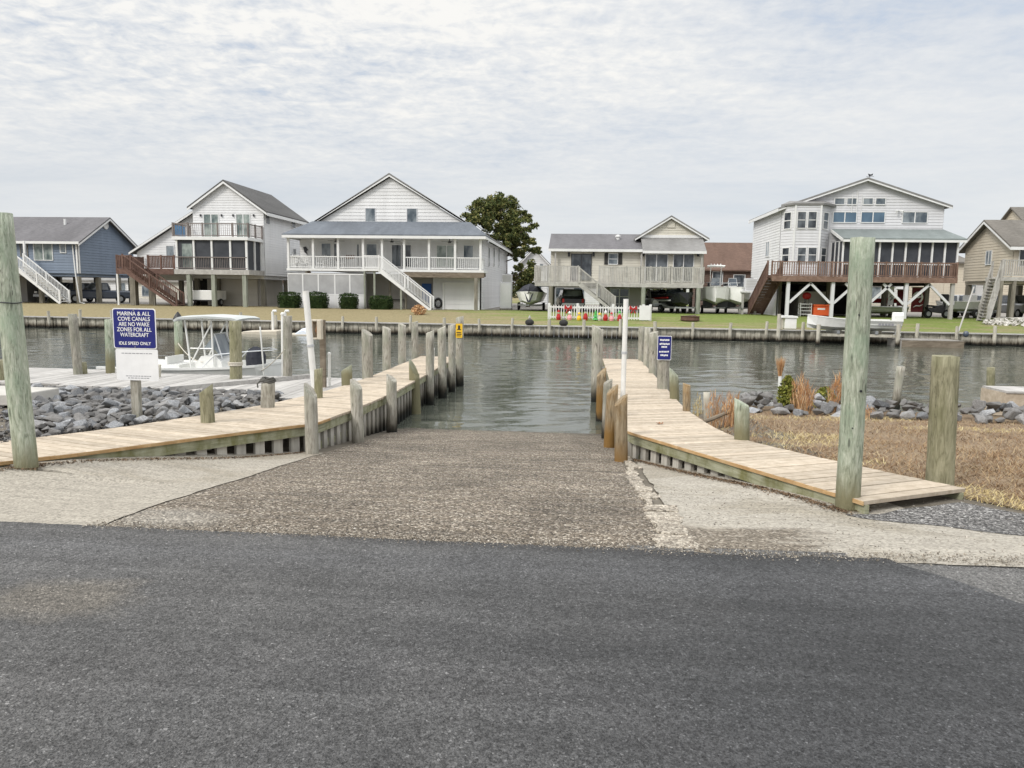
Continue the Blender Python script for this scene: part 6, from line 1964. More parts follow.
# ------------------------------------------------------------------ house 6: tan at the right edge
Y6 = 54.0
F6 = Face('S', Y6); x6, _ = F6.px(1013, 260); _, ze6 = F6.px(1013, 243.5); _, zb6 = F6.px(1013, 280)
W6 = Face('W', x6); y6b = W6.px(964.5, 265)[0]; ym6 = (Y6 + y6b) / 2; zp6 = W6.px(986.5, 222)[1]
h6 = thing('house', 'tan sided house on stilts at the right edge with grey deck stairs', 'house', (x6 + 3, 58, GH), HG)
mb = MB(); lap_wall(mb, W6, [(Y6, zb6), (y6b, zb6), (y6b, ze6), (ym6, zp6 - .1), (Y6, ze6)], .2); lap_wall(mb, F6, [(x6, zb6), (x6 + 14, zb6), (x6 + 14, ze6), (x6, ze6)], .2); mb.box(x6 + .15, x6 + 14, Y6 + .15, y6b, zb6 - .25, zb6 - .01); mb.build('wall', 'siding_tan', h6)
s6 = (zp6 - ze6) / (ym6 - Y6); o = .5
mb = MB(); mb.slab([(x6 - o, Y6 - o, ze6 - o * s6 + .1), (x6 + 14, Y6 - o, ze6 - o * s6 + .1), (x6 + 14, ym6, zp6 + .1), (x6 - o, ym6, zp6 + .1)], .12); mb.slab([(x6 - o, ym6 + .003, zp6 + .1), (x6 + 14, ym6 + .003, zp6 + .1), (x6 + 14, y6b + o, ze6 - o * s6 + .1), (x6 - o, y6b + o, ze6 - o * s6 + .1)], .12); mb.build('roof', 'roof_taupe', h6)
rake(h6, W6, [(Y6 - o, ze6 - o * s6 - .02), (ym6, zp6 - .02), (y6b + o, ze6 - o * s6 - .02)], .26, o - .05)
mb = MB(); F6.box(mb, x6 - o, x6 + 14, ze6 - o * s6 - .18, ze6 - o * s6 + .03, o, o + .05); mb.build('gutter', 'trim_white', h6)
a = W6.px(992.5, 251); b = W6.px(986, 264.5); window(h6, W6, min(a[0], b[0]), max(a[0], b[0]), b[1], a[1], vb=2, pane='glass_mid')
wpx(h6, F6, 1020, 250, 1040, 266, vb=2)
for yy in (Y6 + .3, ym6, y6b - .3):
    for xx in (x6 + .3, x6 + 4, x6 + 8): post(h6, xx, yy, GH - .2, zb6 - .26, .32, 'stilt', 'stilt')
d6 = Y6 - 2.0
mb = MB(); xk = aty(1002, 270, d6).x; zk = aty(1010, 277, d6).z
mb.box(xk, xk + 9, d6, Y6 - .05, zk - .25, zk); mb.build('deck_floor', 'deck_weathered', h6)
railing(h6, (xk + .05, d6 + .03, zk), (xk + 9, d6 + .03, zk), 1.1, 'deck_weathered', .13, posts=4, bw=.06)
for xx in (xk + .1, xk + .9, xk + 4): post(h6, xx, d6 + .1, hg(d6) - .2, zk - .25, .18, 'stilt', 'stilt')
bt = aty(985, 309, d6 + .5)
stairs(h6, (xk, d6 + .1, zk), (bt.x, d6 + .1, hg(d6) + .05), (0, 1.1, 0), 'deck_weathered', 14, 'deck_weathered', 1.0, .13)

# ------------------------------------------------------------------ house 7 and other far houses
def far_house(label, px0, px1, pyb, pye, pyr, Y, wall, roof, ridge='x', dep=9, win=(), over=.4, wp='glass_mid'):
    F = Face('S', Y); a, ze_ = F.px(px0, pye); b, _ = F.px(px1, pye); z0 = GH
    root = thing('house', label, 'house', ((a + b) / 2, Y + dep / 2, GH), 'houses farther back behind the canal front')
    if ridge == 'x':
        zr_ = aty((px0 + px1) / 2, pyr, Y + dep / 2).z; m = Y + dep / 2
        mb = MB(); lap_wall(mb, F, [(a, z0), (b, z0), (b, ze_), (a, ze_)], .25)
        for k, xx in (('W', a), ('E', b)): lap_wall(mb, Face(k, xx), [(Y, z0), (Y + dep, z0), (Y + dep, ze_), (m, zr_ - .1), (Y, ze_)], .25)
        mb.build('wall', wall, root)
        s = (zr_ - ze_) / (dep / 2)
        mb = MB(); mb.slab([(a - over, Y - over, ze_ - over * s + .1), (b + over, Y - over, ze_ - over * s + .1), (b + over, m, zr_ + .1), (a - over, m, zr_ + .1)], .15); mb.slab([(a - over, m + .003, zr_ + .1), (b + over, m + .003, zr_ + .1), (b + over, Y + dep + over, ze_ - over * s), (a - over, Y + dep + over, ze_ - over * s)], .15); mb.build('roof', roof, root)
    else:
        xm_, zr_ = F.px((px0 + px1) / 2, pyr)
        mb = MB(); lap_wall(mb, F, [(a, z0), (b, z0), (b, ze_), (xm_, zr_ - .1), (a, ze_)], .25)
        for k, xx in (('W', a), ('E', b)): lap_wall(mb, Face(k, xx), [(Y, z0), (Y + dep, z0), (Y + dep, ze_), (Y, ze_)], .25)
        mb.build('wall', wall, root)
        s = (zr_ - ze_) / (xm_ - a)
        mb = MB(); gable_roof_y(mb, a - over, ze_ - over * s + .1, xm_, zr_ + .1, b + over, ze_ - over * s + .1, Y - .4, Y + dep, .15); mb.build('roof', roof, root)
        rake(root, F, [(a - over, ze_ - over * s - .03), (xm_, zr_ - .03), (b + over, ze_ - over * s - .03)], .25, .36)
    for (wx0, wy0, wx1, wy1) in win: wpx(root, F, wx0, wy0, wx1, wy1, pane=wp)
    return root


h7 = far_house('brown brick house with a wide brown shingle roof between cream and grey houses', 705, 760, 300, 268.5, 243.5, 84, 'brick_brown', 'roof_brown', 'x', 11, ((713, 272, 722, 284), (734, 275, 744, 290)), wp='glass_dark')
far_house('white gabled house behind the big pine tree', 521, 548, 300, 262, 248, 92, 'siding_white', 'roof_grey', 'y', 10, ((530, 264, 533, 271), (540, 264, 543, 271), (533, 284, 541, 300)))
far_house('pale house seen beneath the blue stilt house', 60, 132, 300, 279, 268, 96, 'siding_white', 'roof_grey', 'x', 9, ((84, 284, 92, 296), (104, 284, 110, 292), (120, 283, 126, 296)))
far_house('cream house seen between the blue and the white gabled houses', 133, 185, 300, 281, 270, 90, 'siding_cream', 'roof_taupe', 'x', 9, ((142, 286, 150, 296), (164, 286, 170, 294)))
far_house('white house seen through the gap left of the hedges', 258, 292, 300, 281, 268, 94, 'siding_white', 'roof_brown', 'x', 9, ((268, 284, 273, 290), (278, 284, 282, 298)))
far_house('white house seen under the cream bungalow', 545, 610, 302, 284, 272, 98, 'siding_white', 'roof_grey', 'x', 9, ((556, 288, 564, 298), (574, 288, 584, 300), (596, 288, 602, 296)))
far_house('grey-white house seen below the right end of the red-brown deck', 915, 984, 303, 279, 266, 92, 'siding_white', 'roof_grey', 'x', 9, ((930, 286, 938, 296), (950, 285, 958, 299), (968, 285, 975, 293)))
far_house('tan house top rising behind the roof at the right edge', 1024, 1075, 300, 218.5, 208, 84, 'siding_tan', 'roof_taupe', 'x', 4)
far_house('beige house between the grey house and the tan house', 946, 968, 303, 262, 254, 76, 'siding_tan', 'roof_taupe', 'x', 8, ((952, 268, 956, 276),))
far_house('white house behind the brown roofed house', 690, 735, 300, 281, 275, 110, 'siding_white', 'roof_grey', 'x', 9, ((700, 285, 708, 294),))
far_house('low pale house seen under the grey house', 800, 915, 303, 283, 272, 98, 'siding_beige', 'roof_grey', 'x', 9, ((830, 288, 838, 297), (870, 287, 880, 300), (895, 288, 902, 296)))

# ------------------------------------------------------------------ vehicles
def wheels(root, xs_, yw, r, w=.22, rim='metal_grey'):
    for x in xs_:
        for s in (-1, 1):
            y = yw * s
            t = MB().tube([(x, y - w / 2, r), (x, y - w / 2 + .03, r), (x, y + w / 2 - .03, r), (x, y + w / 2, r)], [r * .92, r, r, r * .92], 18).build('wheel', 'rubber', root, local=True)
            MB().tube([(x, y + s * w * .38, r), (x, y + s * (w / 2 + .012), r)], [r * .62, r * .55], 12).build('rim', rim, t, local=True)


def shell(sections, name, mat, root):
    """loft closed rings of equal length"""
    mb = MB(); n = len(sections[0])
    for s in sections: mb.v += [tuple(p) for p in s]
    for k in range(len(sections) - 1):
        for j in range(n):
            a, b = k * n + j, k * n + (j + 1) % n
            mb.f.append((a, b, b + n, a + n))
    mb.f.append(tuple(range(n))); mb.f.append(tuple((len(sections) - 1) * n + j for j in range(n)))
    return mb.build(name, mat, root, local=True)


def ring(x, w, z0, z1, ch=.12):
    return [(x, -w + ch * .5, z0), (x, w - ch * .5, z0), (x, w, z0 + ch), (x, w, z1 - ch), (x, w - ch, z1), (x, -w + ch, z1), (x, -w, z1 - ch), (x, -w, z0 + ch)]


def truck(label, loc, rz, paint, kind='pickup', name='pickup_truck', cat='pickup truck'):
    root = thing(name, label, cat, loc, None, rz); root['_o'] = (0, 0, 0)
    hood = 1.12
    shell([ring(-2.65, .90, .55, 1.0), ring(-2.5, .95, .42, 1.08), ring(-1.0, .97, .38, 1.10), ring(.9, .97, .38, 1.12), ring(2.2, .95, .42, hood), ring(2.6, .88, .50, hood - .1), ring(2.68, .82, .55, hood - .2)], 'body', paint, root)
    if kind == 'pickup': cab = [(-.95, 1.08, .86), (-.75, 1.75, .72), (.45, 1.78, .72), (1.25, 1.10, .86)]
    else: cab = [(-2.5, 1.08, .86), (-2.3, 1.72, .74), (.45, 1.76, .74), (1.25, 1.10, .86)]
    shell([[(x, -w, 1.0), (x, w, 1.0), (x, w, 1.04), (x, w * .99, z), (x, -w * .99, z), (x, -w, 1.04)] for x, z, w in cab], 'cab', paint, root)
    mb = MB(); a, b, c, d = cab
    for s in (-1, 1):
        y = lambda w: s * (w + .012)
        mb.face((b[0] + .05, y(b[2]), 1.66), (c[0] - .02, y(c[2]), 1.68), (d[0] - .25, y(.85), 1.16), (a[0] + .12, y(.85), 1.16))
    mb.build('side_window', 'glass_dark', root, local=True)
    mb = MB(); mb.face((c[0] + .06, -.64, 1.72), (c[0] + .06, .64, 1.72), (d[0] + .015, .76, 1.16), (d[0] + .015, -.76, 1.16)); mb.build('windscreen', 'glass_dark', root, local=True)
    mb = MB(); mb.face((b[0] - .05, -.6, 1.66), (b[0] - .05, .6, 1.66), (a[0] - .015, .72, 1.2), (a[0] - .015, -.72, 1.2)); mb.build('rear_window', 'glass_dark', root, local=True)
    for s in (-1, 1):
        MB().box(2.58, 2.69, s * .60 - .16, s * .60 + .16, .78, .95).build('headlight', 'gelcoat', root, local=True)
        MB().box(-2.69, -2.60, s * .76 - .08, s * .76 + .08, .72, 1.0).build('tail_light', 'red_paint', root, local=True)
        MB().box(.8, 1.0, s * 1.0 - .06, s * 1.0 + .1 * 0 + .06, 1.15, 1.32).build('mirror', 'black_plastic', root, local=True)
    MB().box(2.6, 2.74, -.85, .85, .48, .68).build('front_bumper', 'metal_grey', root, local=True)
    MB().box(-2.76, -2.62, -.85, .85, .48, .66).build('rear_bumper', 'metal_grey', root, local=True)
    MB().box(2.64, 2.70, -.42, .42, .74, .96).build('grille', 'black_plastic', root, local=True)
    MB().box(2.745, 2.76, -.2, .2, .5, .64).build('number_plate', 'sign_white', root, local=True)
    wheels(root, (-1.7, 1.72), .86, .38)
    if kind == 'pickup': MB().box(-2.45, -1.05, -.72, .72, 1.085, 1.11).build('bed_cover', 'black_plastic', root, local=True)
    return root


def at_ground(px, Y, z=GH):
    p = aty(px, 300, Y); return (p.x, Y, z)


truck('dark blue-grey pickup truck parked under the blue stilt house', at_ground(99, 62.0), pi + .55, 'car_blue_grey')
truck('black car nose-out in the shade beside the white stairs of the blue house', at_ground(67, 63.5), -pi / 2 - .15, 'car_black', 'suv', 'parked_car', 'car')
truck('dark car parked tail-out under the cream bungalow behind the picket fence', at_ground(570, 60.5), pi / 2 + .1, 'car_black', 'suv', 'parked_car', 'car')
truck('white pickup truck under the right end of the cream bungalow', at_ground(657, 62.5), -pi / 2 + .1, 'car_white')
truck('white car in the shade beneath the tan house at the right edge', at_ground(1019, 60), -pi / 2, 'car_silver', 'suv', 'parked_car', 'car')
truck('pale car parked in the gap right of the white gabled house', at_ground(280, 80), -.3, 'car_silver', 'suv', 'parked_car', 'car')
truck('grey car parked on the drive beneath the red-brown deck end', at_ground(969, 66), .5, 'car_white', 'suv', 'parked_car', 'car')


# ------------------------------------------------------------------ boats
def hull(root, L, B, H, mat, bow=.35, n=12, name='hull', flare=.75, stripe=None, sheer=.25):
    """bow towards +x, keel at z = 0"""
    secs = []
    for k in range(n + 1):
        t = k / n; x = -L / 2 + L * t
        f = 1.0 if t < 1 - bow else sqrt(max(0.0, 1 - ((t - 1 + bow) / bow) ** 1.9))
        f = max(f, .03); w = B / 2 * f; zk = .0 + max(0, t - .7) ** 2 * 3.0 * H * .8; zs = H + sheer * max(0, t - .35) ** 1.6
        wc = w * flare; zc = zk + (zs - zk) * .28
        secs.append([(x, 0, zk), (x, wc, zc), (x, w, zs - .06), (x, w + .025, zs - .055), (x, w + .025, zs), (x, w - .07, zs), (x, max(0, w - .1) , zs - .28), (x, 0, zs - .3), (x, -max(0, w - .1), zs - .28), (x, -w + .07, zs), (x, -w - .025, zs), (x, -w - .025, zs - .055), (x, -w, zs - .06), (x, -wc, zc)])
    return shell(secs, name, mat, root)


def outboard(root, x, y, z, mat='black_plastic', s=1.0):
    m = shell([[(x + a * s, y + b * w * s, z + c * s) for a, b in ((-.22, -1), (.22, -1), (.28, 0), (.22, 1), (-.22, 1), (-.28, 0))] for c, w in ((.0, .14), (.08, .19), (.38, .19), (.5, .15), (.55, .08))], 'motor', mat, root)
    mb = MB(); mb.box(x - .08 * s, x + .1 * s, y - .05 * s, y + .05 * s, z - .55 * s, z + .01); mb.box(x - .22 * s, x + .2 * s, y - .012, y + .012, z - .5 * s, z - .46 * s); mb.tube([(x - .2 * s, y, z - .62 * s), (x + .15 * s, y, z - .62 * s), (x + .22 * s, y, z - .62 * s)], [.05 * s, .06 * s, .02], 8)
    mb.build('lower_unit', mat, m, local=True)
    return m


def ttop(root, x0, x1, w, z0, z1, mat='canvas_pale', rod=True):
    for s in (-1, 1):
        mb = MB(); mb.tube([(x0 + .15, s * .38, z0), (x0 + .05, s * .42, z1)], .024, 7); mb.tube([(x0 + .75, s * .38, z0), (x0 + .75, s * .42, z1)], .024, 7); mb.tube([(x0 + .15, s * .38, z0 + .1), (x0 + .72, s * .4, z1 - .15)], .018, 6); mb.tube([(x0 + .1, s * .42, z1 - .02), (x1 - .1, s * .42, z1 - .02)], .02, 6)
        mb.tube([(x0 + .15, s * .38, z0 + .5), (x0 + .75, s * .38, z0 + .5)], .016, 6); mb.build('top_frame', 'gelcoat', root, local=True)
    mb = MB(); mb.v = []; n = 6
    prof = [(x0 - .12, z1 - .03), (x0, z1 + .04), ((x0 + x1) / 2, z1 + .08), (x1, z1 + .05), (x1 + .15, z1)]
    for k, (x, z) in enumerate(prof):
        for s in (-1, -.5, 0, .5, 1): mb.v.append((x, s * w / 2, z + .03 * (1 - s * s)))
    for k in range(4):
        for j in range(4): a = k * 5 + j; mb.f.append((a, a + 1, a + 6, a + 5))
    o = mb.build('top_canopy', mat, root, local=True); md = o.modifiers.new('thick', 'SOLIDIFY'); md.thickness = .05
    if not rod: return
    mb = MB()
    for k in range(4): mb.tube([(x0 - .1, -w / 2 + .3 + k * (w - .6) / 3, z1 + .03), (x0 - .25, -w / 2 + .3 + k * (w - .6) / 3, z1 + .22)], .03, 6)
    mb.build('rod_holder', 'gelcoat', root, local=True)


def console_boat(label, loc, rz, L, B, H, T=1.95, motor='black_plastic', nm=1, top='canvas_pale', cat='boat', hullmat='gelcoat', dx=0.0, bow=.35, rod=True, flare=.75):
    root = thing('centre_console_boat', label, cat, loc, None, rz); root['_o'] = (0, 0, 0)
    hull(root, L, B, H, hullmat, bow=bow, flare=flare)
    mb = MB(); mb.prism([(-.35, H - .3), (.4, H - .3), (.33, H + .12), (.2, H + .25), (-.2, H + .25), (-.35, H + .05)], -.33, .33); mb.build('console', 'gelcoat', root, local=True)
    mb = MB(); mb.face((.34, -.34, H + .25), (.34, .34, H + .25), (.15, .28, H + .8), (.15, -.28, H + .8)); mb.face((.335, -.35, H + .25), (.15, -.29, H + .8), (-.15, -.33, H + .42), (.2, -.36, H + .42)); mb.build('windscreen', 'glass_mid', root, local=True)
    mb = MB(); mb.tube([(.38, -.36, H + .2), (.16, -.3, H + .82), (.16, .3, H + .82), (.38, .36, H + .2)], .018, 6); mb.build('grab_rail', 'aluminium', root, local=True)
    mb = MB(); mb.box(-1.1, -.75, -.4, .4, H - .3, H + .02); mb.box(-1.12, -1.07, -.4, .4, H + .02, H + .22); mb.build('seat', 'gelcoat', root, local=True)
    if T: ttop(root, -.60, .80, 1.35, H - .05, H + T, top, rod)
    if dx:
        for ch in root.children:
            if ch.name.split('.')[0] != 'hull': ch.location.x = dx
    for k in range(nm): outboard(root, -L / 2 - .22, (k - (nm - 1) / 2) * .72, H + .0, motor)
    mb = MB()
    for s in (-1, 1):
        mb.tube([(L * .12, s * (B / 2 - .06), H + .02), (L * .2, s * (B / 2 - .1), H + .35), (L * .36, s * (B / 2 - .42), H + .42), (L * .46, s * .1, H + .42)], .016, 6)
    mb.build('bow_rail', 'aluminium', root, local=True)
    return root


# boat moored along the old dock
bl = aty(135, 376, 18.4); br_ = aty(283, 366, 18.4)
bL = br_.x - bl.x + 0.3
boat = console_boat('white centre console boat with pale T-top moored behind the weathered dock', (br_.x - bL / 2, 18.35, -1.28), 0, bL, 2.1, 1.0, 1.20, nm=0, dx=aty(215, 360, 18.35).x - (br_.x - bL / 2), bow=.22, rod=False)
cx_ = br_.x - bL / 2
mb = MB()
c = Vector((aty(256, 360, 18.1).x - cx_, -.25, .92))
mb.lathe([(.20, 0), (.24, .1), (.25, .34), (.19, .52), (.05, .60)], c, 12); mb.build('covered_motor', 'black_fabric', boat, local=True)  # outboard under a black cover, standing inside the hull
mb = MB(); mb.tube([(aty(263, 368, 17.6).x - cx_, -.7, .85), (aty(259, 318, 17.6).x - cx_, -.7, 2.05)], .02, 7); mb.build('staff', 'pvc_white', boat, local=True)
mb = MB(); mb.box(-bL / 2 + .3, bL * .32, -1.09, -1.06, .70, .76); mb.build('rub_rail', 'black_plastic', boat, local=True)


def rope(pts, label, sag=.12, r=.011, mat='rope'):
    a, b = Vector(pts[0]), Vector(pts[1]); n = 10
    mb = MB().tube([a.lerp(b, k / n) - Vector((0, 0, sag * 4 * (k / n) * (1 - k / n))) for k in range(n + 1)], r, 6)
    tag(mb.build('rope', mat, loc=a), label, 'rope')


pc = Vector(pCap['foot']); rope([(pc.x + .05, pc.y - .1, aty(178, 343, pc.y).z), aty(203, 362, 17.9)], 'mooring rope from the cone-capped piling to the moored boat')
ps_ = [o for o in PILES if 'at the stern of the moored' in o['label']][0]; pc = Vector(ps_['foot'])
rope([(pc.x, pc.y - .1, aty(287, 349, pc.y).z), (br_.x - .4, 17.9, -.38)], 'mooring rope from the grey piling with white pipe to the boat', .05)
mb = MB(); pc = Vector([o for o in PILES if 'orange-brown foot' in o['label']][0]['foot']); rr = [o for o in PILES if 'orange-brown foot' in o['label']][0]['r'] + .012
zc_ = aty(235, 365, pc.y).z
for k in range(3): mb.tube([(pc.x + rr * cos(a), pc.y + rr * sin(a), zc_ + k * .03) for a in [2 * pi * j / 14 for j in range(15)]], .014, 6)
tag(mb.build('rope', 'rope', loc=(pc.x, pc.y, zc_)), 'rope loops wrapped round the orange-footed piling', 'rope')

# floats by the far bulkhead
p0 = aty(241, 334, 43.2); p1 = aty(283, 334, 43.2)
fl_ = thing('float_lift', 'cream floating platform with white posts against the far bulkhead', 'float', ((p0.x + p1.x) / 2, 43.2, -1))
z1 = aty(262, 329.5, 43.2).z
mb = MB(); mb.slab([(p0.x, 42.9, z1 - .22), (p0.x + .5, 42.4, z1 - .08), (p1.x, 42.3, z1), (p1.x, 43.9, z1), (p0.x + .5, 43.8, z1 - .08)], .3); mb.build('float', 'cream_plastic', fl_, bevel=.05)
for px in (271, 283.5):
    a = aty(px, 330, 43.6).x; zt = aty(px, 311, 43.6).z
    MB().tube([(a, 43.9, -1.6), (a, 43.9, zt - .1), (a + .05, 43.9, zt), (a + .25, 43.9, zt)], .08, 9).build('post', 'pvc_white', fl_)
p0 = aty(290, 334, 43.0); p1 = aty(317, 334, 43.0)
js = thing('jet_ski', 'pale blue and white covered jet ski on a float by the far bulkhead', 'jet ski', ((p0.x + p1.x) / 2, 43.0, -1)); L_ = p1.x - p0.x
z1 = aty(300, 328.5, 43).z
mb = MB(); xm = (p0.x + p1.x) / 2
secs = []
for x, w, zt in ((0, .35, -.25), (.15, .5, -.1), (.45, .5, .12 * 2), (.6, .42, .30), (.8, .3, .1), (1, .06, -.1)): secs.append((p0.x + x * L_, w, z1 - .25 + zt))
i = 0
for x, w, z in secs: mb.v += [(x, 43 - w, -.95), (x, 43 - w, z - .15), (x, 43, z), (x, 43 + w, z - .15), (x, 43 + w, -.95)]
for k in range(len(secs) - 1):
    for j in range(4): a = k * 5 + j; mb.f.append((a, a + 1, a + 6, a + 5))
mb.build('cover', 'vinyl_blue_white', js)
mb = MB(); mb.box(p0.x - .1, p1.x + .05, 42.2, 43.8, -1.15, -.952); mb.build('float', 'cream_plastic', js)

# skiff on a lift at the right
p0 = aty(807, 322, 43.6); p1 = aty(896, 328, 43.6); L_ = p1.x - p0.x
zk = aty(860, 330.5, 43.6).z
sk = thing('skiff', 'open white skiff with white outboard raised on a lift before the grey house', 'boat', ((p0.x + p1.x) / 2, 43.6, zk), None, pi); sk['_o'] = (0, 0, 0)
hull(sk, L_, 1.8, .62, 'gelcoat', bow=.45, sheer=.5)
outboard(sk, -L_ / 2 - .05, 0, .45, 'gelcoat', 1.1)
mb = MB(); mb.box(-.6, -.2, -.5, .5, .35, .82); mb.build('console', 'gelcoat', sk, local=True)
mb = MB(); mb.box(.3, .6, -.75, .75, .45, .5); mb.box(-1.6, -1.3, -.75, .75, .45, .5); mb.build('thwart', 'gelcoat_grey', sk, local=True)
mb = MB(); rng = random.Random(2); x = -L_ / 2 + .5
for k in range(5): mb.box(x, x + .13, .905, .915, .33, .45); x += .17
mb.build('registration_marks', 'sign_grey_ink', sk, local=True)
lf = thing('boat_lift', 'low timber lift cradle holding the white skiff over the water', 'boat lift', ((p0.x + p1.x) / 2, 43.6, -1))
mb = MB()
for t in (.30, .72): x = p0.x + L_ * t; mb.box(x - .08, x + .08, 42.7, 44.6, zk - .16, zk + .02)
mb.build('cradle_beam', 'metal_grey', lf)
mb = MB(); mb.box(p0.x + L_ * .1, p1.x - .3, 44.3, 44.42, zk - .32, zk - .17); mb.box(p0.x + L_ * .1, p1.x - .3, 42.75, 42.87, zk - .32, zk - .17); mb.build('side_beam', 'bulkhead_wood', lf)
for px in (778.5, 818.5, 898.5):
    for yy in ((44.3,) if px < 800 else (42.6, 44.5)):
        a = aty(px, 330, yy).x; MB().tube([(a, yy, -2), (a, yy, aty(px, 314 if px < 800 else 318, yy).z - (.35 if yy < 43 else 0))], .11, 9).build('lift_post', 'bulkhead_wood', lf)
# float dock to its right
p0 = aty(897, 341, 43.0); p1 = aty(958, 341, 43.0); z1 = aty(920, 340.3, 42.33).z
fd = thing('float_dock', 'low brown floating dock with a bleached top below the grey house', 'dock', ((p0.x + p1.x) / 2, 43.4, -1))
mb = MB(); mb.box(p0.x, p1.x, 42.4, 44.3, -1.2, z1 - .05); mb.build('float', 'deck_weathered', fd)
mb = MB(); x = p0.x
while x < p1.x - .1: mb.box(x, x + .18, 42.36, 44.34, z1 - .048, z1); x += .19
mb.build('deck_boards', 'wood_old_grey', fd)
mb = MB(); mb.box(p0.x - .01, p1.x + .01, 42.33, 42.358, -1.05, z1 - .02); mb.build('rim', 'beam_old', fd)
a = aty(958, 333, 45.6); b = aty(974, 287, 47.2)
tag(MB().tube([a, b], .045, 9).build('leaning_pole', 'siding_grey', loc=a), 'pale pole leaning over the lawn between the grey and tan houses', 'pole')
q = aty(966, 334, 44.4); mb = MB().lathe([(.03, -.18), (.12, -.13), (.16, 0), (.12, .12), (.04, .17)], q, 12)
tag(mb.build('buoy', 'car_blue_grey', smooth=True), 'small blue-grey buoy hanging at the bulkhead right of the floating dock', 'buoy')

# boats ashore
def trailer(root, L, w):
    mb = MB(); mb.box(-L * .45, L * .4, -w, -w + .1, .42, .52); mb.box(-L * .45, L * .4, w - .1, w, .42, .52); mb.bar((L * .4, -w + .05, .47), (L * .62, 0, .47), .1, .1); mb.bar((L * .4, w - .05, .47), (L * .62, 0, .47), .1, .1); mb.box(-.05 * L, .02 * L, -w, w, .36, .42)
    mb.build('trailer_frame', 'metal_grey', root, local=True)
    wheels(root, (-.1 * L,), w + .12, .32, .2)


p = at_ground(675, 58.8)
rb = thing('runabout', 'dark bow boat with red stripe on a trailer under the cream bungalow', 'boat', p, None, -1.3); rb['_o'] = (0, 0, 0)
trailer(rb, 5.0, .85)
for o_ in (hull(rb, 5.0, 2.0, .95, 'car_black', bow=.5, sheer=.35),): o_.location = (0, 0, .5)
mb = MB(); mb.face((.2, -.8, 1.45), (.2, .8, 1.45), (-.15, .65, 1.85), (-.15, -.65, 1.85)); mb.build('windscreen', 'glass_mid', rb, local=True)
mb = MB(); mb.prism([(-2.3, 1.15), (.5, 1.15), (.3, 1.5), (-2.2, 1.45)], -.85, .85); mb.build('interior', 'gelcoat', rb, local=True)
for s in (-1, 1):
    MB().bar((-2.4, s * 1.03, 1.1), (1.0, s * .99, 1.2), .03, .1).build('stripe', 'red_paint', rb, local=True)
mb = MB(); mb.bar((-2.4, -1.02, .93), (1.2, -.86, 1.0), .03, .1); mb.build('lower_stripe', 'gelcoat_grey', rb, local=True)
outboard(rb, -2.7, 0, 1.3)
for px, nm_, yy in ((714.5, 'left', 61.0), (731, 'right', 61.5)):
    q = at_ground(px, yy)
    b = console_boat('white sport boat with %s on a trailer beside the cream bungalow' % ('a tower top' if nm_ == 'left' else 'a low rail'), q, -pi / 2 - (.15 if nm_ == 'left' else -.05), 6.4, 2.4, 1.35, 1.75 if nm_ == 'left' else 0, nm=2, top='gelcoat', flare=.93)
    for ch in b.children: ch.location.z += .62
    trailer(b, 5.6, .8)
    for ch in b.children:
        if ch.name.startswith(('wheel', 'trailer')): ch.location.z = 0
    mb = MB()
    for s in (-1, 1): mb.box(2.1, 2.25, s * .55 - .38, s * .55 + .38, .45, .98)
    mb.build('tunnel_shade', 'black_plastic', b, local=True)  # black boxes stand in for the shaded hollows of the hull tunnels
p = at_ground(531, 60.5)
cb_ = thing('covered_boat', 'boat under a peaked dark cover on a trailer right of the white house', 'boat', p, None, -pi / 2); cb_['_o'] = (0, 0, 0)
trailer(cb_, 5.0, .9)
h_ = hull(cb_, 5.4, 2.3, .95, 'gelcoat', bow=.4); h_.location = (0, 0, .45)
mb = MB(); R_ = [(-2.6, 1.0, 1.25), (-1.2, 1.2, 1.75), (.6, 1.2, 2.05), (1.8, .8, 1.85), (2.75, .1, 1.5)]
for x, w, z in R_: mb.v += [(x, -w, 1.38), (x, -w * .5, z - .1), (x, 0, z + .12), (x, w * .5, z - .1), (x, w, 1.38)]
for k in range(4):
    for j in range(4): a = k * 5 + j; mb.f.append((a, a + 1, a + 6, a + 5))
mb.f.append((0, 1, 2, 3, 4)); mb.build('cover', 'black_fabric', cb_, local=True)
mb = MB(); mb.face((2.5, -.35, 1.42), (2.5, .35, 1.42), (2.74, .12, .7), (2.74, -.12, .7)); mb.build('bow_flap', 'black_fabric', cb_, local=True)
# silver jon boat and kayak under the grey house
p = at_ground(880, 56.5, hg(56.5))
jb = thing('rowing_boat', 'silver flat rowing boat lying under the red-brown deck beside the white banner', 'boat', p, None, pi + .1); jb['_o'] = (0, 0, 0)
o_ = hull(jb, 3.6, 1.4, .55, 'aluminium', bow=.3, sheer=.15); o_.location = (0, 0, .25)
mb = MB(); mb.box(-1.3, -1.0, -.6, .6, .02, .3); mb.box(.8, 1.1, -.5, .5, .02, .34); mb.build('support_block', 'stilt', jb, local=True)
p = at_ground(878, 59, GH)
rbk = thing('kayak', 'red-brown upturned kayak on a rack beneath the grey house', 'kayak', p, None, 0); rbk['_o'] = (0, 0, 0)
o_ = hull(rbk, 3.6, .75, .35, 'red_paint', bow=.5, sheer=.1); o_.location = (0, 0, 1.0)
mb = MB()
for x in (-1, 1): mb.box(x - .05, x + .05, -.4, .4, .9, 1.0); mb.box(x - .05, x + .05, -.4, -.3, 0, .9); mb.box(x - .05, x + .05, .3, .4, 0, .9)
mb.build('rack', 'stilt', rbk, local=True)
p = at_ground(972, 58.5, GH)
tb = thing('trailered_boat', 'small white boat on a trailer between the grey and the tan houses', 'boat', p, None, .35); tb['_o'] = (0, 0, 0)
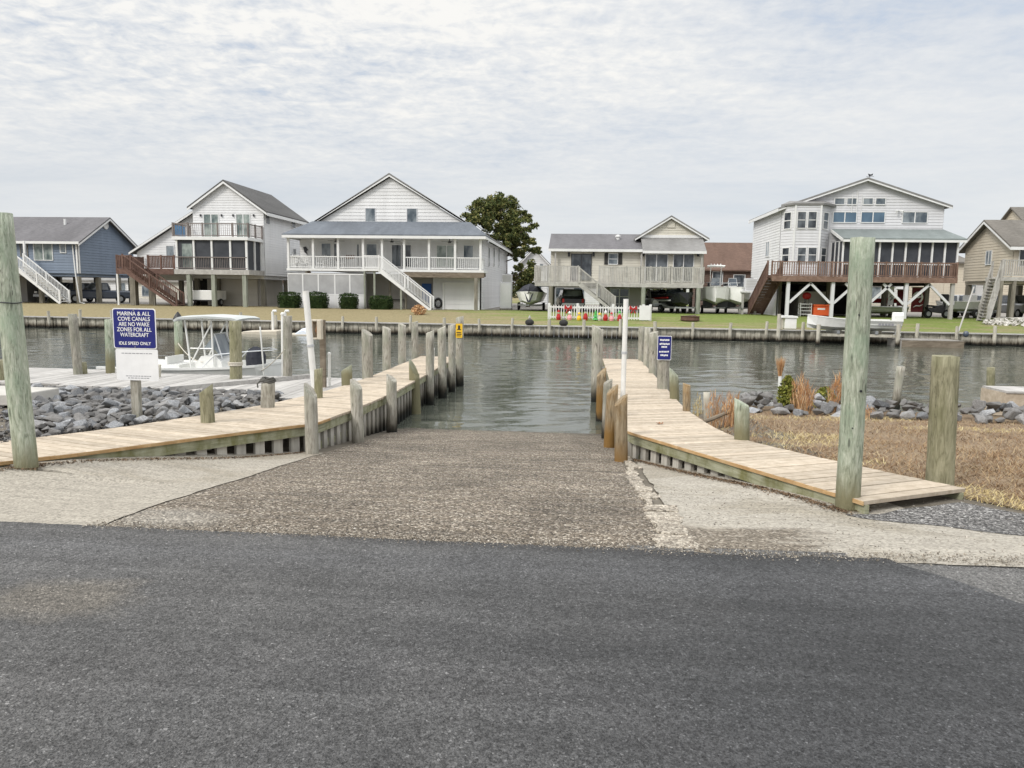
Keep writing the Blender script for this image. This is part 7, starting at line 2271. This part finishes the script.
trailer(tb, 4.6, .8); o_ = hull(tb, 4.8, 1.8, .8, 'gelcoat', bow=.4); o_.location = (0, 0, .45); outboard(tb, -2.5, 0, 1.2)
mb = MB(); mb.box(-.5, .1, -.35, .35, .8, 1.7); mb.build('console', 'gelcoat', tb, local=True)

# ------------------------------------------------------------------ yard things
def hedge(px0, px1, py0, Y, label):
    a = aty(px0, 300, Y).x; b = aty(px1, 300, Y).x; zt = aty((px0 + px1) / 2, py0, Y).z; z0 = hg(Y); w = b - a; H = zt - z0
    root = thing('hedge', label, 'hedge', ((a + b) / 2, Y, z0), 'clipped hedges before the white house porch')
    rng = random.Random(int(px0)); mb = MB(); cx, cz = (a + b) / 2, z0
    def sq(u, v, w_):                        # rounded box surface
        d = Vector((u, v, w_)); k = max(abs(u), abs(v), abs(w_)); d /= k
        return Vector((d.x, d.y, d.z)).lerp(d.normalized() * 1.2, .38)
    for _ in range(3600):
        d = sq(rng.gauss(0, 1), rng.gauss(0, 1), rng.gauss(0, 1)) * (1 - rng.random() ** 2 * .25)
        n = (mnoise.noise(d * 2.2 + Vector((px0, 0, 0))) * .13 + mnoise.noise(d * 6 + Vector((px0, 2, 0))) * .07)
        c = Vector((cx + d.x * w / 2 * (1 + n), Y + d.y * .75, cz + H * .5 + d.z * H * .5 * (1 + n)))
        if c.z < z0: c.z = z0 + .02
        s = rng.uniform(.035, .06); u = Vector((rng.gauss(0, 1), rng.gauss(0, 1), rng.gauss(0, 1))).normalized() * s; v = Vector((rng.gauss(0, 1), rng.gauss(0, 1), rng.gauss(0, 1))).normalized() * s * .7
        mb.face(c - u, c - v, c + u, c + v)
    mb.build('foliage', 'hedge_leaf', root)
    MB().box(a + w * .14, b - w * .14, Y - .55, Y + .55, z0, zt - .22).build('inner_growth', 'hedge_leaf', root)


hedge(280, 299.5, 292.5, 55.6, 'clipped dark green hedge at the far left of the white porch')
hedge(308.5, 327, 292.5, 55.6, 'clipped dark green hedge just right of the white guide pole top')
hedge(341, 356.5, 294, 55.6, 'narrow clipped hedge below the fourth porch screen panel')
hedge(371, 391.5, 296, 55.6, 'clipped hedge beside the foot posts of the white stairs')
leafy('dried_shrub', 419, 314.5, hg(53), 305, 16, 700, 'rust-brown dried ornamental shrub at the foot of the white stairs', 'reed_orange', .07)
leafy('shrub', 765, 307, .25, 296, 14, 500, 'dark bush at the foot of the side stairs of the grey house', 'hedge_leaf', .10)
leafy('shrub', 797, 313, .2, 301, 12, 400, 'small dark bush under the left deck post of the grey house', 'hedge_leaf', .08)
leafy('shrub', 926, 305, .25, 296, 26, 700, 'wide dark bush under the right end of the red-brown deck', 'hedge_leaf', .10)
leafy('shrub', 54, 303, .25, 297.5, 14, 300, 'low brown weeds at the foot of the blue house stairs', 'tree_leaf', .07)

# picket fence with seasonal ornaments
YF = 49.0; xa_ = aty(548, 310, YF).x; xb_ = aty(651, 310, YF).x; zg_ = hg(YF); ht = aty(600, 304.5, YF).z - zg_
fc = thing('picket_fence', 'low white picket fence on the lawn before the cream bungalow', 'fence', ((xa_ + xb_) / 2, YF, zg_))
mb = MB(); x = xa_
while x < xb_: mb.prism([(x, zg_ + .05), (x + .055, zg_ + .05), (x + .055, zg_ + ht * .88), (x + .028, zg_ + ht * .95), (x, zg_ + ht * .88)], YF - .015, YF + .005); x += .17
mb.build('pickets', 'paint_white', fc)
for zz in (.16, .80): MB().box(xa_, xb_, YF + .006, YF + .045, zg_ + ht * zz - .05, zg_ + ht * zz + .05).build('rail', 'paint_white', fc)
for px in (549, 577.5, 613, 643.5, 650.5):
    a = aty(px, 310, YF).x; MB().box(a - .08, a + .08, YF + .02, YF + .16, zg_ - .1, zg_ + ht * 1.05).build('post', 'paint_white', fc)
MB().box(xb_ - .75, xb_ - .02, YF - .04, YF - .018, zg_ + .05, zg_ + ht * .98).build('gate_panel', 'paint_white', fc)
mb = MB(); x = YF + .3
while x < YF + 2.2: mb.box(xb_ + .02, xb_ + .04, x, x + .055, zg_ + .05, zg_ + ht * .9); x += .17
mb.build('side_pickets', 'paint_white', fc)


def ornament(px, py0, py1, body, hat, label, kind):
    YO = YF - .35; b = aty(px, py1, YO); t = aty(px, py0, YO); z0 = hg(YO) if kind != 'bow' else b.z
    root = thing('yard_ornament', label, 'ornament', (b.x, YO, z0), 'seasonal ornaments along the picket fence'); H = t.z - z0
    x = b.x
    if kind == 'bow':
        mb = MB()
        for s in (-1, 1): mb.prism([(x, z0 + H * .55), (x + s * .22, z0 + H), (x + s * .26, z0 + H * .45)], YF - .10, YF - .03); mb.prism([(x, z0 + H * .5), (x + s * .05, z0 + H * .5), (x + s * .18, z0), (x + s * .08, z0)], YF - .10, YF - .03)
        mb.build('ribbon', body, root); MB().box(x - .06, x + .06, YF - .13, YF - .02, z0 + H * .42, z0 + H * .66).build('knot', body, root)
    elif kind == 'figure':
        MB().lathe([(.13, 0), (.16, H * .25), (.10, H * .55), (.04, H * .6)], (x, YO, z0), 10).build('body', body, root)
        MB().lathe([(.03, H * .56), (.085, H * .64), (.085, H * .72), (.03, H * .8)], (x, YO, z0), 10).build('head', 'cream_plastic', root)
        MB().lathe([(.10, H * .76), (.07, H * .88), (.01, H)], (x, YO, z0), 10).build('hat', hat, root)
    else:
        mb = MB(); n = 9
        for k in range(3): mb.lathe([(.20 - .05 * k, H * (.08 + .28 * k)), (.02, H * (.45 + .27 * k))], (x, YO, z0), 10)
        mb.build('cone', body, root)
        MB().lathe([(.03, 0), (.03, H * .1)], (x, YO, z0), 8).build('stake', 'dark_metal', root)


ornament(568, 304.5, 313.5, 'red_paint', 'red_paint', 'red bow on the left half of the picket fence', 'bow')
ornament(633.5, 305.5, 313.5, 'red_paint', 'red_paint', 'red bow right of the white guide pole on the fence', 'bow')
ornament(558.5, 309.5, 318.5, 'red_paint', 'red_paint', 'leftmost red figure before the picket fence', 'figure')
ornament(569.5, 311, 318.5, 'pink_paint', 'sign_white', 'pink and white figure below the left red bow', 'figure')
ornament(579, 312, 318.5, 'yellow_paint', 'yellow_paint', 'small yellow figure before the picket fence', 'figure')
ornament(585.5, 308.5, 319, 'red_paint', 'dark_metal', 'tall red figure with dark hat before the picket fence', 'figure')
ornament(595.5, 310, 319, 'green_paint', 'green_paint', 'green tree-shaped ornament before the picket fence', 'tree')
ornament(599.5, 312.5, 319, 'cream_plastic', 'yellow_paint', 'cream figure beside the green tree ornament', 'figure')
ornament(605.5, 310, 319, 'red_paint', 'sign_white', 'red figure with white hat right of the cream figure', 'figure')
ornament(611.5, 312, 319, 'pink_paint', 'red_paint', 'pink figure with red hat between two red figures', 'figure')
ornament(619.5, 310.5, 319.5, 'red_paint', 'green_paint', 'red figure with green hat just left of the white guide pole', 'figure')
for px, wd in ((529.5, 'left'), (563.5, 'right')):
    q = aty(px, 326.5, 44.95); r = 4.4 * 46 / 740
    dm = thing('round_planter', 'dark round pot on the bulkhead edge, the %s of the pair' % wd, 'planter', (q.x, 44.95, -.285))
    MB().lathe([(r * .6, 0), (r, .12), (r * .95, .26), (r * .5, .36)], (q.x, 44.95, -.285), 12).build('pot', 'void_dark', dm, smooth=True)
    MB().lathe([(.05, .34), (.09, .46), (.02, .60)], (q.x, 44.95, -.285), 8).build('finial', 'siding_grey', dm)
q = aty(690, 320, 49.5)
fp = thing('fire_pit', 'low dark brown fire pit on the lawn right of the picket fence', 'fire pit', (q.x, 49.5, hg(49.5)))
MB().lathe([(.52, 0), (.62, .05), (.6, .28), (.66, .32), (.5, .33), (.45, .15)], (q.x, 49.5, hg(49.5)), 14).build('bowl', 'firepit', fp)
for k in range(3): MB().bar((q.x - .35, 49.4 + k * .1, hg(49.5) + .3), (q.x + .35, 49.55 - k * .08, hg(49.5) + .37), .08, .08).build('log', 'beam_old', fp)
# white dock box
p0 = aty(779.5, 328, 45.7); p1 = aty(796, 328, 45.7); zt = aty(788, 315.5, 45.7).z
db = thing('storage_box', 'white lidded storage box on the bank left of the skiff', 'storage box', ((p0.x + p1.x) / 2, 45.7, hg(45.7)))
MB().box(p0.x + .22, p1.x - .06, 45.4, 46.0, hg(45.7), zt - .13).build('body', 'gelcoat', db, bevel=.02)
MB().prism([(p0.x, zt - .128), (p1.x, zt - .128), (p1.x - .05, zt - .02), (p1.x - .2, zt), (p0.x + .2, zt), (p0.x + .05, zt - .02)], 45.33, 46.07).build('lid', 'gelcoat', db)
MB().box(p0.x + .02, p0.x + .14, 45.5, 45.62, hg(45.7) - .3, zt - .13).build('support', 'bulkhead_wood', db)
# things under the grey house
p0 = aty(812.5, 316, 55.2); p1 = aty(829.5, 316, 55.2); zt = aty(820, 304.5, 55.2).z; z0 = hg(55.2)
ob = thing('storage_box', 'orange box with white band under the grey house deck', 'storage box', ((p0.x + p1.x) / 2, 55.2, z0))
MB().box(p0.x, p1.x, 55.0, 55.7, z0 + .08, zt - .12).build('body', 'orange_paint', ob, bevel=.03)
MB().box(p0.x - .04, p1.x + .04, 54.96, 55.74, zt - .118, zt).build('lid', 'orange_paint', ob, bevel=.03)
MB().box(p0.x + .25, p1.x - .4, 54.985, 54.998, z0 + .5, z0 + .62).build('band', 'sign_white', ob)
for x in (p0.x + .1, p1.x - .2): MB().box(x, x + .1, 55.05, 55.6, z0, z0 + .08).build('foot', 'black_plastic', ob)
p0 = aty(799.5, 316, 55.1); p1 = aty(811, 316, 55.1); zt = aty(805, 303, 55.1).z
rk = thing('rack', 'white open metal rack left of the orange box', 'rack', ((p0.x + p1.x) / 2, 55.1, z0))
for zz in (.15, .4, .65, .9): MB().box(p0.x, p1.x, 55.08, 55.5, z0 + (zt - z0) * zz, z0 + (zt - z0) * zz + .045).build('shelf', 'paint_white', rk)
for x in (p0.x, p1.x - .04):
    for y in (55.05, 55.5): MB().box(x, x + .05, y, y + .05, z0, zt).build('leg', 'paint_white', rk)
q = aty(808, 296, 55.6)
gr = thing('kettle_grill', 'red kettle grill standing behind the white rack', 'grill', (q.x, 55.9, z0)); zc_ = q.z
MB().lathe([(.05, -.26), (.25, -.18), (.31, 0), (.30, .02)], (q.x, 55.9, zc_), 14).build('bowl', 'red_paint', gr, smooth=True)
MB().lathe([(.31, .025), (.26, .18), (.1, .27), (.03, .28)], (q.x, 55.9, zc_), 14).build('lid', 'red_paint', gr, smooth=True)
for k in range(3): a = k * 2.1; MB().bar((q.x + .15 * cos(a), 55.9 + .15 * sin(a), zc_ - .2), (q.x + .32 * cos(a), 55.9 + .32 * sin(a), z0), .03).build('leg', 'dark_metal', gr)


def banner(px0, px1, py0, py1, Y, mat, label):
    a = aty(px0, py1, Y); b = aty(px1, py0, Y)
    root = thing('banner', label, 'banner', ((a.x + b.x) / 2, Y, a.z))
    mb = MB(); n = 8
    for k in range(n + 1):
        z = a.z + (b.z - a.z) * k / n; y = Y + .04 * sin(k * 1.1)
        mb.v += [(a.x, y, z), ((a.x + b.x) / 2, y - .03, z), (b.x, y, z)]
    for k in range(n):
        for j in range(2): q = k * 3 + j; mb.f.append((q, q + 1, q + 4, q + 3))
    o = mb.build('cloth', mat, root); md = o.modifiers.new('thick', 'SOLIDIFY'); md.thickness = .01
    MB().tube([(a.x - .08, Y, b.z + .02), (b.x + .08, Y, b.z + .02)], .025, 7).build('rod', 'aluminium', root)
    return root, a.x, b.x, a.z, b.z


bn, ax, bx_, az, bz = banner(910.5, 924.5, 287.5, 312, 56.2, 'red_dark', 'maroon banner with curled white emblem hanging under the grey house')
cx, cz = (ax + bx_) / 2 - .02, az + (bz - az) * .60; mb = MB()
mb.tube([(cx + .30 * cos(t) - .02, 56.08, cz + .36 * sin(t)) for t in [radians(205 - 13 * k) for k in range(22)]], .065, 7)
mb.tube([(cx - .18 + .05 * k, 56.08, cz + .02 + .03 * sin(k * 1.2)) for k in range(9)], .05, 7)
mb.tube([(cx - .3, 56.08, cz - .72), (cx - .1, 56.08, cz - .6), (cx + .15, 56.08, cz - .62), (cx + .38, 56.08, cz - .5)], [.02, .04, .04, .015], 7)
mb.build('emblem', 'sign_white', bn)
bn, ax, bx_, az, bz = banner(887.5, 894.5, 287.5, 305, 56.6, 'sign_white', 'narrow white banner with grey marks under the grey house')
mb = MB(); cx, cz = (ax + bx_) / 2, (az + bz) / 2
mb.tube([(cx - .1, 56.53, cz + .3), (cx + .1, 56.51, cz + .36), (cx + .08, 56.51, cz + .1), (cx - .12, 56.5, cz), (cx + .1, 56.5, cz - .1), (cx - .06, 56.5, cz - .3)], .04, 6); mb.build('emblem', 'sign_grey_ink', bn)
banner(896.5, 908, 290, 306, 57.2, 'red_dark', 'plain maroon cloth hanging between the white banner and the deck post')
# motorcycle under the right end
p = at_ground(938, 56.3, hg(56.3))
mc = thing('motorcycle', 'black motorcycle parked under the right end of the deck', 'motorcycle', p, None, .25); mc['_o'] = (0, 0, 0)
for x in (-.72, .72):
    w = MB().tube([(x, -.07, .32), (x, -.05, .32), (x, .05, .32), (x, .07, .32)], [.28, .32, .32, .28], 18).build('wheel', 'rubber', mc, local=True); MB().tube([(x, -.075, .32), (x, .075, .32)], .17, 12).build('rim', 'metal_grey', w, local=True)
MB().prism([(-.6, .45), (.3, .35), (.55, .7), (.35, .95), (.0, .92), (-.35, .75), (-.9, .8), (-.85, .65)], -.16, .16).build('body', 'car_black', mc, local=True)
MB().prism([(-.8, .82), (-.1, .78), (.05, .9), (-.3, .9), (-.75, .95)], -.15, .15).build('seat', 'black_fabric', mc, local=True)
mb = MB(); mb.bar((.72, 0, .32), (.42, 0, 1.0), .06); mb.tube([(.35, -.38, 1.12), (.42, 0, 1.02), (.35, .38, 1.12)], .02, 6); mb.build('handlebar', 'metal_grey', mc, local=True)
# ac units
q = aty(506, 306, 60); a = aty(500, 290, 60).x; b = aty(511.5, 290, 60).x; z1 = aty(506, 282.5, 60).z
st = thing('utility_cabinet', 'tall white utility cabinet against the right wall of the white house', 'cabinet', ((a + b) / 2, 60.3, GH))
MB().box(a, b, 60, 60.8, GH + .12, z1).build('body', 'siding_white', st, bevel=.02)
MB().box(a - .03, b + .03, 59.97, 60.83, GH, GH + .118).build('base', 'stilt', st)
MB().box(a + .1, b - .1, 59.985, 59.999, GH + .25, z1 - .15).build('door', 'paint_white', st)


def acunit(a, b, y, z0, H, label):
    root = thing('ac_unit', label, 'air conditioner', ((a + b) / 2, y, z0))
    MB().box(a, b, y - .35, y + .35, z0, z0 + H).build('case', 'siding_cool', root, bevel=.02)
    mb = MB(); n = 7
    for k in range(n): zz = z0 + H * (.12 + .76 * k / (n - 1)); mb.box(a + .05, b - .05, y - .365, y - .352, zz - .012, zz + .012)
    mb.build('grille', 'siding_grey', root)
    MB().lathe([(.22, 0), (.22, .03), (.05, .05)], ((a + b) / 2, y, z0 + H), 12).build('fan_guard', 'dark_metal', root)


acunit(a + .15, b, 60.4, z1 + .002, .66, 'grey air conditioner on top of the white utility cabinet')
a = aty(740, 290, 58.5).x; b = aty(757.5, 290, 58.5).x; z1 = aty(748, 291, 58.5).z
pf = thing('equipment_platform', 'small raised platform left of the grey house carrying an air conditioner', 'platform', ((a + b) / 2, 58.5, GH))
MB().box(a, b, 58.0, 59.2, z1 - .12, z1).build('top', 'siding_white', pf)
for x in (a + .1, b - .25):
    for y in (58.1, 59.0): MB().box(x, x + .15, y, y + .15, GH, z1 - .122).build('leg', 'siding_grey', pf)
acunit(a + .35, b - .12, 58.6, z1 + .002, .95, 'pale air conditioner on the platform left of the grey house')
# trailer under the white gabled house
p = at_ground(209, 57.8, hg(57.8))
tr = thing('cargo_trailer', 'small white box trailer parked under the screened porch', 'trailer', p, None, pi / 2); tr['_o'] = (0, 0, 0)
MB().box(-1.1, 1.1, -.95, .95, .48, 1.25).build('box', 'gelcoat', tr, local=True, bevel=.03)
mb = MB()
for s in (-1, 1): mb.box(-1.12, -1.08, s * .95 - .06, s * .95 + .06, .4, 1.3)
mb.box(-1.13, -1.102, -.9, .9, .4, .5); mb.build('frame', 'black_plastic', tr, local=True)
wheels(tr, (0,), .98, .3, .18)
mb = MB(); mb.bar((1.1, 0, .45), (2.1, 0, .45), .08); mb.build('tow_bar', 'dark_metal', tr, local=True)
# bench and table in the shade below the white house
p = at_ground(396, 59.3)
bt_ = thing('patio_table', 'dark patio table in the shade behind the white stairs', 'table', p); x, y = p[0], p[1]
MB().box(x - .9, x + .9, y - .45, y + .45, GH + .68, GH + .74).build('table_top', 'void_dark', bt_)
for sx in (-.8, .8):
    for sy in (-.38, .38): MB().box(x + sx - .04, x + sx + .04, y + sy - .04, y + sy + .04, GH, GH + .68).build('leg', 'dark_metal', bt_)
for dx in (-1.4, 1.35):
    ch = thing('patio_chair', 'dark patio chair at the %s end of the shaded patio table' % ('left' if dx < 0 else 'right'), 'chair', (x + dx, y, GH)); cx = x + dx
    MB().box(cx - .25, cx + .25, y - .25, y + .25, GH + .4, GH + .45).build('seat', 'black_fabric', ch)
    s = -1 if dx < 0 else 1; MB().box(cx + s * .25, cx + s * .29, y - .25, y + .25, GH + .4, GH + .95).build('backrest', 'black_fabric', ch)
    for sx in (-.22, .22):
        for sy in (-.22, .22): MB().box(cx + sx - .02, cx + sx + .02, y + sy - .02, y + sy + .02, GH, GH + .4).build('leg', 'dark_metal', ch)
# porch chairs of the white house
for px in (298, 308, 325, 344):
    a = FW.px(px, 262)[0]; pcx = thing('porch_chair', 'white rocking chair on the porch, %s' % {298: 'the one nearest the left corner', 308: 'below the black wall ornament', 325: 'under the left window', 344: 'right of the narrow dark door'}[px], 'chair', (a, YW - .9, zFl), 'rocking chairs on the white porch')
    MB().box(a - .28, a + .28, YW - 1.15, YW - .62, zFl + .40, zFl + .45).build('seat', 'trim_white', pcx)
    mb = MB()
    for k in range(5): mb.bar((a - .26 + k * .13, YW - .63, zFl + .45), (a - .26 + k * .13, YW - .45, zFl + 1.15), .05, .025)
    mb.build('backrest', 'trim_white', pcx)
    for s in (-1, 1): MB().tube([(a + s * .27, YW - 1.3, zFl + .08), (a + s * .27, YW - .9, zFl + .02), (a + s * .27, YW - .4, zFl + .08)], .025, 6).build('rocker', 'trim_white', pcx); MB().box(a + s * .27 - .025, a + s * .27 + .025, YW - 1.15, YW - .6, zFl + .62, zFl + .66).build('armrest', 'trim_white', pcx); MB().box(a + s * .27 - .02, a + s * .27 + .02, YW - 1.14, YW - 1.10, zFl + .04, zFl + .62).build('leg', 'trim_white', pcx)
# retaining bank of pale stones at the right edge
rw = thing('retaining_wall', 'sloping retaining wall of pale stones on the bank at the right edge', 'wall', (x6, 50, 0))
mb = MB(); rng = random.Random(4); p0 = aty(988, 313, 51.5); p1 = aty(1024, 330, 47.5)
for _ in range(420):
    t = rng.random(); u = rng.random()
    x = p0.x + t * 9 - 1.0 * u; y = 51.6 - t * 1.5 - u * (1.2 + 2.2 * t); z = hg(y) + .05 + (1 - u) * .55 * min(1, .3 + t)
    s = rng.uniform(.10, .2)
    pts = [Vector((rng.uniform(-1, 1), rng.uniform(-1, 1), rng.uniform(-.8, .8))) * s + Vector((x, y, z)) for _ in range(6)]
    for q in ((0, 1, 2), (0, 2, 3), (0, 3, 4), (0, 4, 1), (5, 1, 2), (5, 2, 3), (5, 3, 4), (5, 4, 1)): mb.face(*[pts[k] for k in q])
mb.build('stones', 'stone_pale', rw)
MB().slab([(p0.x + .6, 51.8, .45), (p0.x + 9, 50.4, .75), (p0.x + 9, 53.5, .75), (p0.x + .9, 52.6, .40)], .8).build('fill', 'stone_pale', rw)


# ------------------------------------------------------------------ trees
def tree(name, label, base, H, limbs, leafmat, nleaf, s, trunk_r, rng, lean=(0, 0), flat=.55, group=None):
    root = thing(name, label, 'tree', base, group)
    b = Vector(base); mb = MB()
    top = b + Vector((lean[0], lean[1], H * .86))
    tp = [b + (top - b) * t + Vector((.25 * sin(t * 5), .15 * cos(t * 4), 0)) * t for t in [k / 8 for k in range(9)]]
    mb.tube(tp, [trunk_r * (1 - .8 * k / 8) for k in range(9)], 9); mb.build('trunk', 'bark', root)
    mb = MB(); lm = MB()
    for (t, ang, ln, up, r) in limbs:
        o = b + (top - b) * t + Vector((.25 * sin(t * 5), .15 * cos(t * 4), 0)) * t
        e = o + Vector((cos(ang) * ln, sin(ang) * ln, up)); m = o.lerp(e, .55) + Vector((0, 0, -.12 * ln))
        lm.tube([o, m, e], [trunk_r * .35 * (1.1 - t), trunk_r * .22 * (1.1 - t), .03], 6)
        for c0, rr in ((e, r), (m.lerp(e, .5) + Vector((rng.uniform(-.4, .4), rng.uniform(-.4, .4), .2)), r * .75)):
            for sub in range(5):
                d = Vector((rng.gauss(0, 1), rng.gauss(0, 1), rng.gauss(0, .5)))
                cc = c0 + d.normalized() * rr * rng.uniform(.3, .95); q = rr * rng.uniform(.28, .5)
                for _ in range(nleaf):
                    v = Vector((rng.gauss(0, 1), rng.gauss(0, 1), rng.gauss(0, 1))).normalized() * (rng.random() ** .5)
                    c = cc + Vector((v.x * q, v.y * q, v.z * q * flat))
                    u = Vector((rng.gauss(0, 1), rng.gauss(0, 1), rng.gauss(0, .8))).normalized() * s * rng.uniform(.6, 1.2); w = Vector((rng.gauss(0, 1), rng.gauss(0, 1), rng.gauss(0, 1))).normalized() * s * .45
                    mb.face(c - u, c + w, c + u, c - w)
    lm.build('limbs', 'bark', root); mb.build('crown', leafmat, root)
    return root


rng = random.Random(17); YT = 80.0
tb0 = aty(505, 300, YT); H_ = aty(500, 192, YT).z - GH; m2 = YT / 740
limbs = []
# (photo x, photo y) of clump centres and their size in px
for px, py, r in ((500, 200, 12), (484, 206, 10), (517, 206, 11), (474, 214, 8), (527, 215, 8), (494, 214, 11), (509, 217, 11), (479, 225, 9), (531, 226, 8), (519, 228, 10), (500, 229, 10), (487, 236, 10), (528, 240, 9), (512, 240, 9), (497, 245, 9), (536, 248, 7), (522, 252, 8), (507, 253, 9), (528, 266, 8), (520, 276, 8), (534, 275, 7), (490, 222, 11), (505, 208, 12), (516, 219, 10), (486, 215, 10), (508, 236, 10), (522, 236, 9), (516, 248, 8), (524, 215, 9), (476, 219, 8), (492, 203, 10), (510, 200, 10), (512, 228, 9)):
    q = aty(px, py, YT + rng.uniform(-3.0, 3.0)); d = q - Vector((tb0.x, YT, GH)); t = max(.22, min(.95, (d.z - 1.0) / (H_ * .86)))
    limbs.append((t, math.atan2(d.y, d.x), sqrt(d.x ** 2 + d.y ** 2), d.z - H_ * .86 * t, r * m2 * 1.22))
tree('pine_tree', 'big dark green pine tree with a broad uneven crown behind the white house', (tb0.x, YT, GH), H_, limbs, 'pine_leaf', 95, .19, .34, rng, (-.3, 0), .75)


def small_tree(px, Y, ptop, wpx, label, mat='tree_leaf', n=40, s=.3):
    b = aty(px, 300, Y); H = aty(px, ptop, Y).z - GH; rng = random.Random(px); k = wpx * Y / 740 / 2
    limbs = [(rng.uniform(.4, .95), rng.uniform(0, 6.3), k * rng.uniform(.2, .8), rng.uniform(0, .12) * H, k * .55) for _ in range(12)]
    return tree('tree', label, (b.x, Y, GH), H, limbs, mat, n, s, .22, rng, (0, 0), .8, 'trees behind the houses')


small_tree(121, 112, 236, 26, 'dark treetop showing between the blue and the white gabled houses', 'pine_leaf')
small_tree(700, 118, 239, 30, 'dark treetop showing just above the cream bungalow roof end', 'pine_leaf')
small_tree(760, 112, 246, 26, 'dark treetop behind the left wall of the grey house', 'pine_leaf')
small_tree(528, 74, 264, 24, 'small dark tree in front of the white gabled back house', 'pine_leaf', 60, .2)
small_tree(940, 105, 282, 40, 'low dark tree seen below the deck of the grey house', 'tree_leaf')
small_tree(274, 108, 279, 30, 'low tree between the white gabled house and the porch house', 'tree_leaf')

# far wood along the horizon
mb = MB(); rng = random.Random(31)
for _ in range(30000):
    x = rng.uniform(-230, 230); y = 190 + rng.uniform(-10, 10)
    hh = 4.2 + 2.2 * mnoise.noise(Vector((x * .06, 0, 0))) + 1.8 * mnoise.noise(Vector((x * .31, 2, 0)))
    z = GH + hh * rng.random() ** .7; s = rng.uniform(.35, .8)
    u = Vector((rng.gauss(0, 1), rng.gauss(0, 1), rng.gauss(0, 1))).normalized() * s; v = Vector((rng.gauss(0, 1), rng.gauss(0, 1), rng.gauss(0, 1))).normalized() * s * .7; c = Vector((x, y, z)); mb.face(c - u, c + v, c + u, c - v)
tag(mb.build('treeline', 'tree_leaf'), 'distant low wood along the horizon behind the houses', 'trees', kind='stuff')
